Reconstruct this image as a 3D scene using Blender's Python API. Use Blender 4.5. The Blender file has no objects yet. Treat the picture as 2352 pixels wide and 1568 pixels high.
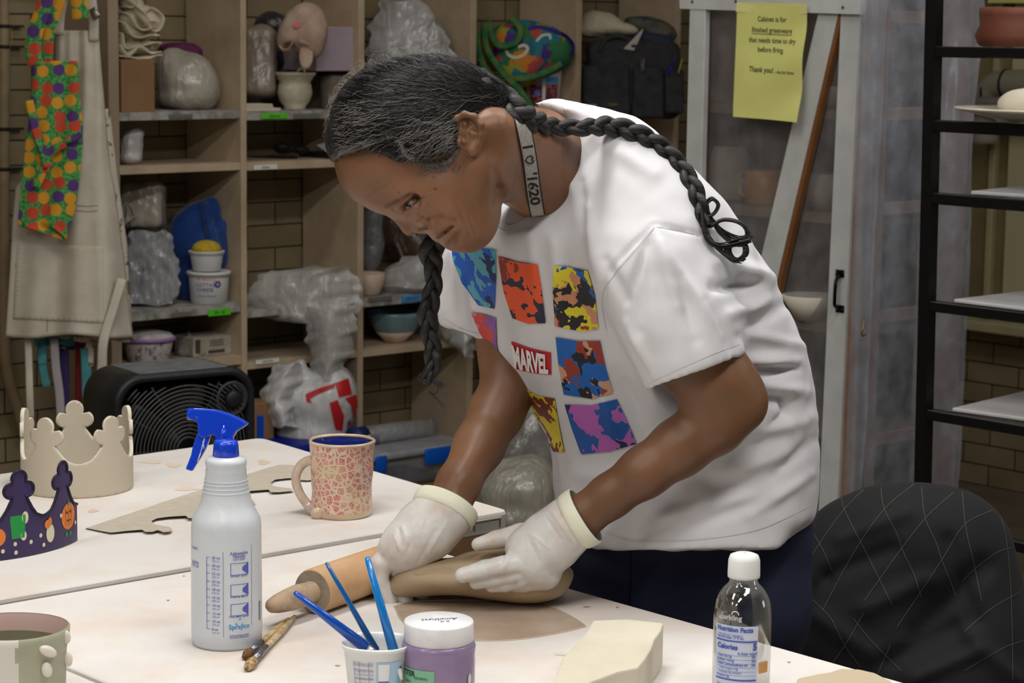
import bpy, bmesh, math, random
import numpy as np
from mathutils import Vector, Matrix
from mathutils.bvhtree import BVHTree
random.seed(7); rng=np.random.default_rng(7)
SC=bpy.context.scene; COL=SC.collection
PI=math.pi
# ------------------------------------------------------------------ camera
FPX=5150.0; PITCH=math.atan(729/5150.); ROLL=.0135
CAMP=np.array([0,0,1.52])
F=np.array([0,math.cos(PITCH),-math.sin(PITCH)]); U0=np.array([0,math.sin(PITCH),math.cos(PITCH)]); R0=np.array([1.,0,0])
R=R0+ROLL*U0; R/=np.linalg.norm(R); U=U0-ROLL*R0; U/=np.linalg.norm(U)
TC=-F
def ray(px,py): return F+R*((px-1176)/FPX)-U*((py-784)/FPX)
def P(px,py,d): return CAMP+ray(px,py)*d
def onz(px,py,z):
    r=ray(px,py); return CAMP+r*((z-CAMP[2])/r[2])
def onplane(px,py,p0,n):
    r=ray(px,py); return CAMP+r*(np.dot(np.array(p0)-CAMP,n)/np.dot(r,n))
def proj(V):
    V=np.asarray(V)-CAMP; d=V@F
    return 1176+FPX*(V@R)/d, 784-FPX*(V@U)/d, d
cd=bpy.data.cameras.new('camera'); cam=bpy.data.objects.new('camera',cd); COL.objects.link(cam)
cam.matrix_world=Matrix(((R[0],U[0],-F[0],CAMP[0]),(R[1],U[1],-F[1],CAMP[1]),(R[2],U[2],-F[2],CAMP[2]),(0,0,0,1)))
cd.sensor_width=36; cd.lens=FPX/2352*36; cd.clip_start=.05; cd.clip_end=60
cd.dof.use_dof=True; cd.dof.focus_distance=2.95; cd.dof.aperture_fstop=15
SC.camera=cam
TH=math.radians(42.3)
A=np.array([math.cos(TH),math.sin(TH),0]); B=np.array([-math.sin(TH),math.cos(TH),0]); Cc=-B; Z=np.array([0,0,1.])
# ------------------------------------------------------------------ materials
def lin(c):
    if isinstance(c,str): c=tuple(int(c[i:i+2],16) for i in (0,2,4))
    o=[]
    for v in c[:3]:
        v=v/255.; o.append(v/12.92 if v<=.04045 else ((v+.055)/1.055)**2.4)
    return (*o,1)
MATS={}
def nodes(m): return m.node_tree.nodes, m.node_tree.links
def mat(name,col,rough=.6,metal=0,spec=.4,noise=None,bump=None,alpha=1,trans=0,ior=1.45,coat=0,sss=0,emit=None,sheen=0,uvbump=False):
    """noise=(scale,colour2,lo,hi) mottle; bump=(scale,strength,distance)"""
    if name in MATS: return MATS[name]
    m=bpy.data.materials.new(name); m.use_nodes=True; N,L=nodes(m); b=N['Principled BSDF']
    b.inputs['Base Color'].default_value=lin(col); b.inputs['Roughness'].default_value=rough; b.inputs['Metallic'].default_value=metal
    b.inputs['Specular IOR Level'].default_value=spec; b.inputs['Alpha'].default_value=alpha
    b.inputs['Transmission Weight'].default_value=trans; b.inputs['IOR'].default_value=ior; b.inputs['Coat Weight'].default_value=coat
    if sheen: b.inputs['Sheen Weight'].default_value=sheen
    if sss: b.inputs['Subsurface Weight'].default_value=sss; b.inputs['Subsurface Radius'].default_value=(.02,.008,.004); b.inputs['Subsurface Scale'].default_value=.4
    tc=N.new('ShaderNodeTexCoord')
    if noise:
        n=N.new('ShaderNodeTexNoise'); n.inputs['Scale'].default_value=noise[0]; n.inputs['Detail'].default_value=6; n.inputs['Roughness'].default_value=.6
        L.new(tc.outputs['Object'],n.inputs['Vector'])
        r=N.new('ShaderNodeValToRGB'); r.color_ramp.elements[0].position=noise[2]; r.color_ramp.elements[1].position=noise[3]
        r.color_ramp.elements[0].color=lin(noise[1]); r.color_ramp.elements[1].color=lin(col)
        L.new(n.outputs['Fac'],r.inputs['Fac']); L.new(r.outputs['Color'],b.inputs['Base Color'])
    if bump:
        n=N.new('ShaderNodeTexNoise'); n.inputs['Scale'].default_value=bump[0]; n.inputs['Detail'].default_value=5
        L.new(tc.outputs['Object'],n.inputs['Vector'])
        bp=N.new('ShaderNodeBump'); bp.inputs['Strength'].default_value=bump[1]; bp.inputs['Distance'].default_value=bump[2]
        L.new(n.outputs['Fac'],bp.inputs['Height']); L.new(bp.outputs['Normal'],b.inputs['Normal'])
    MATS[name]=m; return m
def ramp(N,pts,const=False):
    r=N.new('ShaderNodeValToRGB'); e=r.color_ramp.elements
    if const: r.color_ramp.interpolation='CONSTANT'
    while len(e)<len(pts): e.new(.5)
    for el,(p,c) in zip(e,pts): el.position=p; el.color=lin(c)
    return r
# ------------------------------------------------------------------ objects
def setp(o,label=None,cat=None,group=None,kind=None):
    if label: o['label']=label
    if cat: o['category']=cat
    if group: o['group']=group
    if kind: o['kind']=kind
    return o
ORG={}
def thing(name,label,cat,loc,group=None):
    o=bpy.data.objects.new(name,None); o.empty_display_size=.05; o.location=Vector(loc); COL.objects.link(o)
    ORG[o]=np.array(loc,float); return setp(o,label,cat,group)
def ob(name,mesh,m,parent=None,smooth=True,label=None,cat=None,group=None,kind=None,sub=0,solid=0,mod=None,bev=0):
    V=np.asarray(mesh[0],float).reshape(-1,3); Fs=mesh[1]; uv=mesh[2] if len(mesh)>2 else None
    if parent is not None: org=ORG[parent]
    else: org=np.array([(V[:,0].min()+V[:,0].max())/2,(V[:,1].min()+V[:,1].max())/2,V[:,2].min()])
    me=bpy.data.meshes.new(name); 
    if isinstance(Fs,np.ndarray):
        me.vertices.add(len(V)); me.vertices.foreach_set('co',(V-org).ravel().astype(np.float32))
        k=Fs.shape[1]; me.loops.add(Fs.size); me.loops.foreach_set('vertex_index',Fs.ravel().astype(np.int32))
        me.polygons.add(len(Fs)); me.polygons.foreach_set('loop_start',np.arange(0,Fs.size,k,dtype=np.int32))
        me.update(calc_edges=True); me.validate()
    else: me.from_pydata((V-org).tolist(),[],Fs); me.update()
    if uv is not None:
        l=me.uv_layers.new(name='UVMap'); uv=np.asarray(uv,float); vi=np.zeros(len(me.loops),np.int32); me.loops.foreach_get('vertex_index',vi)
        l.data.foreach_set('uv',uv[vi].ravel().astype(np.float32))
    o=bpy.data.objects.new(name,me); COL.objects.link(o)
    for mm in (m if isinstance(m,(list,tuple)) else [m]): me.materials.append(mm)
    if len(mesh)>3 and mesh[3] is not None: me.polygons.foreach_set('material_index',np.asarray(mesh[3],np.int32))
    if smooth: me.polygons.foreach_set('use_smooth',np.ones(len(me.polygons),bool))
    if parent is not None: o.parent=parent
    else: o.location=Vector(org)
    ORG[o]=org
    if solid: s=o.modifiers.new('s','SOLIDIFY'); s.thickness=solid; s.offset=0
    if bev: s=o.modifiers.new('b','BEVEL'); s.width=bev; s.segments=2; s.limit_method='ANGLE'
    if sub: s=o.modifiers.new('u','SUBSURF'); s.levels=sub; s.render_levels=sub
    return setp(o,label,cat,group,kind)
def bvh(mesh):
    Fs=mesh[1]; Fs=Fs.tolist() if isinstance(Fs,np.ndarray) else Fs
    return BVHTree.FromPolygons([Vector(v) for v in mesh[0]],Fs)
def join(*ms):
    V=[];Fc=[];n=0
    for m in ms:
        v=np.asarray(m[0]).reshape(-1,3); V.append(v); 
        Fc+= [tuple(int(i)+n for i in f) for f in m[1]]; n+=len(v)
    return (np.concatenate(V),Fc)
def xf(mesh,M=None,t=(0,0,0)):
    V=np.asarray(mesh[0],float).reshape(-1,3)
    if M is not None: V=V@np.asarray(M)   # rows of M = images of local axes
    return (V+np.array(t),)+tuple(mesh[1:])
# ------------------------------------------------------------------ shapes
def box(c,s,ax=None):
    """c centre, s full size along axes rows ax"""
    ax=np.eye(3) if ax is None else np.asarray(ax)
    v=np.array([[x,y,z] for x in(-.5,.5) for y in(-.5,.5) for z in(-.5,.5)])*np.array(s)
    f=[(0,1,3,2),(4,6,7,5),(0,4,5,1),(2,3,7,6),(0,2,6,4),(1,5,7,3)]
    return (v@ax+np.array(c),f)
def bbox_round(c,s,ax=None,bev=.01,seg=3):
    v,f=box((0,0,0),s); bm=bmesh.new(); vs=[bm.verts.new(p) for p in v]; [bm.faces.new([vs[i] for i in q]) for q in f]
    bmesh.ops.recalc_face_normals(bm,faces=bm.faces)
    bmesh.ops.bevel(bm,geom=list(bm.edges)+list(bm.verts),offset=bev,segments=seg,profile=.5,affect='EDGES')
    bm.verts.index_update(); V=np.array([p.co[:] for p in bm.verts]); Fc=[tuple(p.index for p in q.verts) for q in bm.faces]; bm.free()
    ax=np.eye(3) if ax is None else np.asarray(ax)
    return (V@ax+np.array(c),Fc)
AXT=np.array([A,B,Z])
def lathe(prof,c=(0,0,0),n=48,ax=None,cap=(True,True),fn=None):
    """prof list of (r,h); ax rows: x,y,axis"""
    V=[];
    for r,h in prof:
        for i in range(n):
            t=2*PI*i/n; rr=r if fn is None else fn(r,h,t); V.append((rr*math.cos(t),rr*math.sin(t),h))
    Fc=[]; m=len(prof)
    for j in range(m-1):
        for i in range(n):
            k=(i+1)%n; Fc.append((j*n+i,j*n+k,(j+1)*n+k,(j+1)*n+i))
    if cap[0]: Fc.append(tuple(range(n))[::-1])
    if cap[1]: Fc.append(tuple((m-1)*n+i for i in range(n)))
    V=np.array(V); 
    if ax is not None: V=V@np.asarray(ax)
    return (V+np.array(c),Fc)
def frame_of(d,up=None):
    d=np.asarray(d,float); d=d/np.linalg.norm(d); up=np.array([0,0,1.]) if up is None else np.asarray(up,float)
    if abs(d@up)>.95: up=np.array([1.,0,0]) if abs(d[0])<.9 else np.array([0,1.,0])
    x=np.cross(up,d); x/=np.linalg.norm(x); y=np.cross(d,x); return np.array([x,y,d])
def spline(pts,n):
    """Catmull-Rom through pts (rows of any dim), n samples per segment"""
    p=np.asarray(pts,float); p=np.vstack([2*p[0]-p[1],p,2*p[-1]-p[-2]]); o=[]
    for i in range(1,len(p)-2):
        for t in np.linspace(0,1,n,endpoint=False):
            a,b,c,d=p[i-1:i+3]; o.append(.5*((2*b)+(c-a)*t+(2*a-5*b+4*c-d)*t*t+(3*b-a-3*c+d)*t**3))
    o.append(p[-2]); return np.array(o)
def tube(path,r,n=10,cap=True,flat=1.0,up=None,closed=False):
    p=np.asarray(path,float); m=len(p); r=np.broadcast_to(np.asarray(r,float),(m,)); V=[]; prev=None
    for i in range(m):
        if closed: t=p[(i+1)%m]-p[i-1]
        else: t=p[min(i+1,m-1)]-p[max(i-1,0)]
        t=t/(np.linalg.norm(t)+1e-12)
        if prev is None: fr=frame_of(t,up); x=fr[0]
        else:
            x=prev-t*(prev@t); x/=np.linalg.norm(x)+1e-12
        y=np.cross(t,x); prev=x
        for k in range(n):
            a=2*PI*k/n; V.append(p[i]+r[i]*(x*math.cos(a)+y*math.sin(a)*flat))
    Fc=[]
    for i in range(m if closed else m-1):
        j=(i+1)%m
        for k in range(n):
            l=(k+1)%n; Fc.append((i*n+k,i*n+l,j*n+l,j*n+k))
    if cap and not closed: Fc.append(tuple(range(n))[::-1]); Fc.append(tuple((m-1)*n+k for k in range(n)))
    return (np.array(V),Fc)
def grid(nu,nv,fn,uv=True):
    V=[];T=[]
    for j in range(nv+1):
        for i in range(nu+1):
            u=i/nu;v=j/nv; V.append(fn(u,v)); T.append((u,v))
    Fc=[(j*(nu+1)+i,j*(nu+1)+i+1,(j+1)*(nu+1)+i+1,(j+1)*(nu+1)+i) for j in range(nv) for i in range(nu)]
    return (np.array(V),Fc,np.array(T))
def prism(poly,thick,fn):
    """poly 2D outline; fn(x,y,w) -> 3D with w in 0..1 through thickness"""
    n=len(poly); V=[fn(x,y,0) for x,y in poly]+[fn(x,y,1) for x,y in poly]
    Fc=[tuple(range(n))[::-1],tuple(range(n,2*n))]+[(i,(i+1)%n,n+(i+1)%n,n+i) for i in range(n)]
    return (np.array(V),Fc)
def fillpoly(poly,maxe):
    """triangulate and subdivide a 2D polygon so it can be bent"""
    bm=bmesh.new(); vs=[bm.verts.new((x,y,0)) for x,y in poly]; bm.faces.new(vs)
    bmesh.ops.triangulate(bm,faces=bm.faces[:])
    for _ in range(5):
        es=[e for e in bm.edges if e.calc_length()>maxe]
        if not es: break
        bmesh.ops.subdivide_edges(bm,edges=es,cuts=1); bmesh.ops.triangulate(bm,faces=bm.faces[:])
    bm.verts.index_update(); V=np.array([v.co[:2] for v in bm.verts]); Fc=[tuple(v.index for v in f.verts) for f in bm.faces]; bm.free()
    return V,Fc
TXC={}
def text2d(s,size=1.,bold=0,align='LEFT',shear=0):
    key=(s,bold,align,shear)
    if key not in TXC:
        c=bpy.data.curves.new('t','FONT'); c.body=s; c.align_x=align; c.offset=bold; c.shear=shear; c.resolution_u=3; c.size=1
        o=bpy.data.objects.new('t',c); COL.objects.link(o); dg=bpy.context.evaluated_depsgraph_get(); me=o.evaluated_get(dg).to_mesh()
        V=np.array([v.co[:2] for v in me.vertices]).reshape(-1,2); Fc=[tuple(p.vertices) for p in me.polygons]
        o.evaluated_get(dg).to_mesh_clear(); bpy.data.objects.remove(o); bpy.data.curves.remove(c); TXC[key]=(V,Fc)
    V,Fc=TXC[key]; return V*size,Fc
def rect2d(x0,y0,x1,y1,n=1):
    xs=np.linspace(x0,x1,n+1); V=[(x,y) for x in xs for y in (y0,y1)]
    return np.array(V),[(2*i,2*i+2,2*i+3,2*i+1) for i in range(n)]
def circ2d(x,y,r,n=20,rx=1):
    return np.array([(x+r*rx*math.cos(2*PI*i/n),y+r*math.sin(2*PI*i/n)) for i in range(n)]),[tuple(range(n))]
def sub2d(m2,maxe):
    bm=bmesh.new(); vs=[bm.verts.new((x,y,0)) for x,y in m2[0]]
    for f in m2[1]:
        try: bm.faces.new([vs[i] for i in f])
        except ValueError: pass
    for _ in range(4):
        es=[e for e in bm.edges if e.calc_length()>maxe]
        if not es: break
        bmesh.ops.subdivide_edges(bm,edges=es,cuts=1); bmesh.ops.triangulate(bm,faces=bm.faces[:])
    bm.verts.index_update(); r=(np.array([v.co[:2] for v in bm.verts]),[tuple(v.index for v in f.verts) for f in bm.faces]); bm.free(); return r
def join2d(*ms):
    V=[];Fc=[];n=0
    for v,f in ms: V.append(v); Fc+=[tuple(i+n for i in q) for q in f]; n+=len(v)
    return np.concatenate(V),Fc
def map2d(m2,fn): return (np.array([fn(x,y) for x,y in m2[0]]),m2[1])
# ------------------------------------------------------------------ noise
_perm=rng.permutation(256); _perm=np.concatenate([_perm,_perm,_perm]); _g=rng.normal(size=(256,3)); _g/=np.linalg.norm(_g,axis=1)[:,None]
def pnoise(V):
    V=np.asarray(V,float); i=np.floor(V).astype(int); f=V-i; i&=255; w=f*f*f*(f*(f*6-15)+10); out=np.zeros(len(V))
    for dx in (0,1):
        for dy in (0,1):
            for dz in (0,1):
                h=_perm[_perm[_perm[(i[:,0]+dx)&255]+((i[:,1]+dy)&255)]+((i[:,2]+dz)&255)]&255
                g=_g[h]; d=f-np.array([dx,dy,dz]); n=(g*d).sum(1)
                out+=n*(w[:,0] if dx else 1-w[:,0])*(w[:,1] if dy else 1-w[:,1])*(w[:,2] if dz else 1-w[:,2])
    return out*1.6
def ridged(V,s,oct=3,seed=0):
    o=0;a=1
    for k in range(oct): o=o+a*(1-2*np.abs(pnoise(np.asarray(V)*s+seed*17.3+k*9.1))); s*=2.1; a*=.5
    return o/1.75
# ------------------------------------------------------------------ signed distance bodies
class Sdf:
    def __init__(s,lo,hi,h,axes=None,org=None):
        s.ax=np.eye(3) if axes is None else np.asarray(axes); s.org=np.zeros(3) if org is None else np.asarray(org)
        if isinstance(h,(int,float)): s.g=[np.arange(lo[i],hi[i]+h,h) for i in range(3)]; s.h=h
        else: s.g=h; s.h=max(float(np.diff(a).max()) for a in h)
        s.D=np.full([len(a) for a in s.g],1.,np.float32)
    def loc(s,p): return (np.asarray(p,float)-s.org)@s.ax.T
    def sl(s,lo,hi):
        r=[]
        for i in range(3):
            a=max(0,np.searchsorted(s.g[i],lo[i])-1); b=min(len(s.g[i]),np.searchsorted(s.g[i],hi[i])+1); r.append(slice(a,b))
        return tuple(r)
    def pts(s,sl): return np.meshgrid(s.g[0][sl[0]],s.g[1][sl[1]],s.g[2][sl[2]],indexing='ij')
    def comb(s,sl,d,k,op):
        a=s.D[sl]
        if op=='s': d=-d; 
        if op=='u':
            h=np.clip(.5+.5*(a-d)/k,0,1); s.D[sl]=(a*(1-h)+d*h-k*h*(1-h)).astype(np.float32)
        else:
            h=np.clip(.5-.5*(a-d)/k,0,1); s.D[sl]=(a*(1-h)+d*h+k*h*(1-h)).astype(np.float32)
    def ell(s,c,r,ax=None,k=.01,op='u'):
        c=s.loc(c); r=np.array([r]*3 if np.isscalar(r) else r,float); ax=np.eye(3) if ax is None else np.asarray(ax)@s.ax.T
        e=np.sqrt(((ax*r[:,None])**2).sum(0))+k+3*s.h; sl=s.sl(c-e,c+e); X,Y,Zz=s.pts(sl)
        if X.size==0: return s
        q=[(X-c[0])*ax[i,0]+(Y-c[1])*ax[i,1]+(Zz-c[2])*ax[i,2] for i in range(3)]
        k0=np.sqrt(sum((q[i]/r[i])**2 for i in range(3))); k1=np.sqrt(sum((q[i]/r[i]**2)**2 for i in range(3)))+1e-9
        s.comb(sl,k0*(k0-1)/k1,k,op); return s
    def cone(s,a,ra,b,rb,k=.01,op='u',flat=None):
        a=s.loc(a);b=s.loc(b); m=max(ra,rb)+k+3*s.h; sl=s.sl(np.minimum(a,b)-m,np.maximum(a,b)+m); X,Y,Zz=s.pts(sl)
        if X.size==0: return s
        ba=b-a; l2=(ba@ba)+1e-12; t=np.clip(((X-a[0])*ba[0]+(Y-a[1])*ba[1]+(Zz-a[2])*ba[2])/l2,0,1)
        d=np.sqrt((X-a[0]-t*ba[0])**2+(Y-a[1]-t*ba[1])**2+(Zz-a[2]-t*ba[2])**2)-(ra+(rb-ra)*t)
        s.comb(sl,d,k,op); return s
    def chain(s,pts,rs,k=.006,op='u'):
        for i in range(len(pts)-1): s.cone(pts[i],rs[i],pts[i+1],rs[i+1],k,op)
        return s
    def rbox(s,c,half,ax=None,r=.005,k=.005,op='u'):
        c=s.loc(c); half=np.asarray(half,float); ax=np.eye(3) if ax is None else np.asarray(ax)@s.ax.T
        e=(np.abs(ax)*half[:,None]).sum(0)+k+r+3*s.h; sl=s.sl(c-e,c+e); X,Y,Zz=s.pts(sl)
        if X.size==0: return s
        q=[np.abs((X-c[0])*ax[i,0]+(Y-c[1])*ax[i,1]+(Zz-c[2])*ax[i,2])-(half[i]-r) for i in range(3)]
        d=np.sqrt(sum(np.maximum(v,0)**2 for v in q))+np.minimum(np.maximum(np.maximum(q[0],q[1]),q[2]),0)-r
        s.comb(sl,d,k,op); return s
    def fn(s,f,k=.01,op='u'):
        """f takes world points (n,3) chunks"""
        sl=(slice(None),)*3; X,Y,Zz=s.pts(sl); Pn=np.stack([X.ravel(),Y.ravel(),Zz.ravel()],1)@s.ax+s.org
        s.comb(sl,f(Pn).reshape(X.shape),k,op); return s
    def mesh(s,smooth=1):
        D=s.D; I=D<0; nx,ny,nz=D.shape
        c=np.zeros((nx-1,ny-1,nz-1),np.int8)
        for dx in(0,1):
            for dy in(0,1):
                for dz in(0,1): c+=I[dx:nx-1+dx,dy:ny-1+dy,dz:nz-1+dz]
        cx,cy,cz=np.nonzero((c>0)&(c<8)); n=len(cx); idx=np.full(c.shape,-1,np.int32); idx[cx,cy,cz]=np.arange(n)
        acc=np.zeros((n,3)); cnt=np.zeros(n); g=s.g
        for ax in range(3):
            o=[a for a in range(3) if a!=ax]
            for u in(0,1):
                for v in(0,1):
                    p=[cx,cy,cz]; a=[p[0].copy(),p[1].copy(),p[2].copy()]; a[o[0]]=a[o[0]]+u; a[o[1]]=a[o[1]]+v
                    b=[x.copy() for x in a]; b[ax]=b[ax]+1
                    da=D[a[0],a[1],a[2]]; db=D[b[0],b[1],b[2]]; m=(da<0)!=(db<0); t=np.where(m,da/(da-db+1e-20),0)
                    q=np.stack([g[i][a[i]] for i in range(3)],1).astype(float); q[:,ax]+=t*(g[ax][b[ax]]-g[ax][a[ax]])
                    acc+=q*m[:,None]; cnt+=m
        V=acc/cnt[:,None]; Q=[]
        for ax in range(3):
            o=[(ax+1)%3,(ax+2)%3]; sa=[slice(None)]*3; sb=[slice(None)]*3; sa[ax]=slice(0,-1); sb[ax]=slice(1,None)
            for q in o: sa[q]=slice(1,-1); sb[q]=slice(1,-1)
            ia=I[tuple(sa)]; ib=I[tuple(sb)]; e=np.nonzero(ia!=ib); fl=ia[e]; e=list(e)
            for q in o: e[q]=e[q]+1
            def ce(du,dv):
                w=[x.copy() for x in e]; w[o[0]]=w[o[0]]-du; w[o[1]]=w[o[1]]-dv; return idx[w[0],w[1],w[2]]
            q4=np.stack([ce(1,1),ce(0,1),ce(0,0),ce(1,0)],1); q4[~fl]=q4[~fl][:,::-1]; Q.append(q4)
        Q=np.concatenate(Q); Q=Q[(Q>=0).all(1)]
        for _ in range(smooth): V=lapl(V,Q,.5)
        return (V@s.ax+s.org,Q)
def lapl(V,Q,w=.5):
    S=np.zeros_like(V);c=np.zeros(len(V)); k=Q.shape[1]
    for i in range(k):
        a=Q[:,i];b=Q[:,(i+1)%k]
        for d in range(3): S[:,d]+=np.bincount(a,V[b,d],len(V))+np.bincount(b,V[a,d],len(V))
        c+=np.bincount(a,minlength=len(V))+np.bincount(b,minlength=len(V))
    c[c==0]=1; return V*(1-w)+w*S/c[:,None]
def vnormals(V,Q):
    n=np.cross(V[Q[:,2]]-V[Q[:,0]],V[Q[:,3 if Q.shape[1]>3 else 1]]-V[Q[:,1 if Q.shape[1]>3 else 0]])
    if Q.shape[1]==3: n=-n
    N=np.zeros_like(V)
    for i in range(Q.shape[1]):
        for d in range(3): N[:,d]+=np.bincount(Q[:,i],n[:,d],len(V))
    return N/(np.linalg.norm(N,axis=1)[:,None]+1e-12)
def crumple(V,s,seed=0,n=9):
    r=np.random.default_rng(seed*7+3); h=0; W=np.stack([pnoise(V*6+k*11.7+seed) for k in range(3)],1)*.05
    for k in range(n):
        d=r.normal(size=3); d[2]*=.55; d/=np.linalg.norm(d); f=s*r.uniform(.45,1.5); t=((V+W)@d)*f+r.random(); h=h+np.abs(2*(t-np.floor(t))-1)/(.6+f/s)
    return (h/n-.5)*2.6
def wrinkle(mesh,amp,scale,oct=3,seed=0,aniso=(1,1,1),zfloor=None,cr=0):
    V,Q=mesh[0],mesh[1]; N=vnormals(V,Q); V2=V+N*(amp*ridged(V*np.array(aniso),scale,oct,seed)+cr*crumple(V,scale,seed))[:,None]
    if zfloor is not None: V2[:,2]=np.maximum(V2[:,2],zfloor)
    return (V2,Q)
def sdf_local(cs,pad,h):
    cs=np.asarray(cs); return Sdf(cs.min(0)-pad,cs.max(0)+pad,h)
def blob(prims,h,amp=0,scale=20,oct=3,seed=0,zfloor=None,aniso=(1,1,1),smooth=1):
    """prims: ('e',c,r,ax,k) | ('c',a,ra,b,rb,k) | ('b',c,half,ax,r,k); optional trailing 's' to cut"""
    lo=[];hi=[]
    for p in prims:
        if p[-1]=='s': continue
        if p[0]=='c':
            for c,r in((p[1],p[2]),(p[3],p[4])): lo.append(np.array(c)-r); hi.append(np.array(c)+r)
        else:
            r=np.max(p[2])*(1 if p[0]=='e' else 1.75); lo.append(np.array(p[1])-r); hi.append(np.array(p[1])+r)
    lo=np.min(lo,0)-4*h; hi=np.max(hi,0)+4*h; S=Sdf(lo,hi,h)
    for p in prims:
        op='s' if p[-1]=='s' else 'u'; q=p[:-1] if op=='s' else p
        if q[0]=='e': S.ell(q[1],q[2],q[3] if len(q)>3 else None,q[4] if len(q)>4 else .01,op)
        elif q[0]=='c': S.cone(*q[1:5],k=q[5] if len(q)>5 else .01,op=op)
        else: S.rbox(q[1],q[2],q[3] if len(q)>3 else None,q[4] if len(q)>4 else .01,q[5] if len(q)>5 else .01,op)
    m=S.mesh(smooth)
    if amp: m=wrinkle(m,amp*(.35 if oct>=3 else 1),scale*(.8 if oct>=3 else 1),oct,seed,aniso,zfloor,cr=amp*1.0 if oct>=3 else 0)
    elif zfloor is not None: m[0][:,2]=np.maximum(m[0][:,2],zfloor)
    return m
# ================================================================== ROOM
K=np.array([.839,8.26,0]); HC=3.0
def brickmat(name,c1,c2,mort,rowh,bw,rough=.35):
    m=bpy.data.materials.new(name); m.use_nodes=True; N,L=nodes(m); b=N['Principled BSDF']
    uv=N.new('ShaderNodeUVMap'); br=N.new('ShaderNodeTexBrick'); L.new(uv.outputs['UV'],br.inputs['Vector'])
    br.inputs['Scale'].default_value=1; br.inputs['Brick Width'].default_value=bw; br.inputs['Row Height'].default_value=rowh
    br.inputs['Mortar Size'].default_value=.0028; br.inputs['Mortar Smooth'].default_value=.2; br.inputs['Bias'].default_value=-.2
    br.inputs['Color1'].default_value=lin(c1); br.inputs['Color2'].default_value=lin(c2); br.inputs['Mortar'].default_value=lin(mort)
    n=N.new('ShaderNodeTexNoise'); n.inputs['Scale'].default_value=9; n.inputs['Detail'].default_value=8; L.new(uv.outputs['UV'],n.inputs['Vector'])
    mx=N.new('ShaderNodeMix'); mx.data_type='RGBA'; mx.blend_type='MULTIPLY'; mx.inputs[0].default_value=.5
    L.new(br.outputs['Color'],mx.inputs[6]); L.new(n.outputs['Fac'],mx.inputs[7]); L.new(mx.outputs[2],b.inputs['Base Color'])
    bp=N.new('ShaderNodeBump'); bp.inputs['Strength'].default_value=.5; bp.inputs['Distance'].default_value=.003; bp.invert=True
    L.new(br.outputs['Fac'],bp.inputs['Height']); L.new(bp.outputs['Normal'],b.inputs['Normal']); b.inputs['Roughness'].default_value=rough
    return m
MBR=brickmat('glazed_brick','a09070','8d7d5e','3e372f',.0695,.208)
MPW=mat('painted_wall',(160,154,142),.8,noise=(3,(146,138,124),.3,.7))
def wallq(name,p0,d,L,m):
    v=[p0,p0+d*L,p0+d*L+Z*HC,p0+Z*HC]; return ob(name,(np.array(v),[(0,1,2,3)],np.array([(0,0),(L,0),(L,HC),(0,HC)])),m,smooth=False,kind='structure')
LB,LR=9.4,8.6
wallq('wall_back',K-A*LB,A,LB,MBR); wallq('wall_right',K,Cc,LR,MBR)
wallq('wall_left',K-A*LB,Cc,LR,MPW); wallq('wall_front',K+Cc*LR,-A,LB,MPW)
fl=np.array([K,K-A*LB,K-A*LB+Cc*LR,K+Cc*LR])
ob('floor',(fl,[(0,1,2,3)]),mat('floor_tile',(120,108,94),.5,noise=(4,(96,86,74),.35,.65)),smooth=False,kind='structure')
ob('ceiling',(fl+Z*HC,[(3,2,1,0)]),mat('ceiling_white',(170,168,162),.9),smooth=False,kind='structure')
# ------------------------------------------------------------------ lights (ceiling fluorescents)
def area(name,loc,sx,sy,power,col,rotz=0,tgt=None):
    l=bpy.data.lights.new(name,'AREA'); l.shape='RECTANGLE'; l.size=sx; l.size_y=sy; l.energy=power; l.color=col
    o=bpy.data.objects.new(name,l); COL.objects.link(o); o.location=Vector(loc); o.rotation_euler=(0,0,rotz)
    if tgt is not None: o.rotation_euler=(Vector(tgt)-Vector(loc)).to_track_quat('-Z','Y').to_euler()
    return o
for (a,b,pw) in [(-2.6,.7,60),(-.4,.7,70),(1.7,.7,78),(3.7,.7,46),(-2.6,2.3,40),(-.2,2.3,56),(1.7,2.3,84),(3.6,2.3,44),(-1.2,4.5,3),(.9,4.6,4),(3.4,4.3,22)]:
    q=A*a+B*b; area('ceiling_lamp',(q[0],q[1],2.94),1.25,.3,pw,(1,.972,.93),TH)
area('daylight_window',tuple(K+Cc*6.9-A*.12+Z*1.9),1.5,1.1,38,(.72,.84,1),tgt=tuple(K+Cc*5-A*3+Z*.9))
W=bpy.data.worlds.new('w'); SC.world=W; W.use_nodes=True; W.node_tree.nodes['Background'].inputs[0].default_value=(.05,.05,.05,1)
SC.view_settings.view_transform='Standard'; SC.view_settings.look='None'; SC.view_settings.gamma=1; SC.view_settings.use_curve_mapping=False
SC.view_settings.exposure=-1.43
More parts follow.
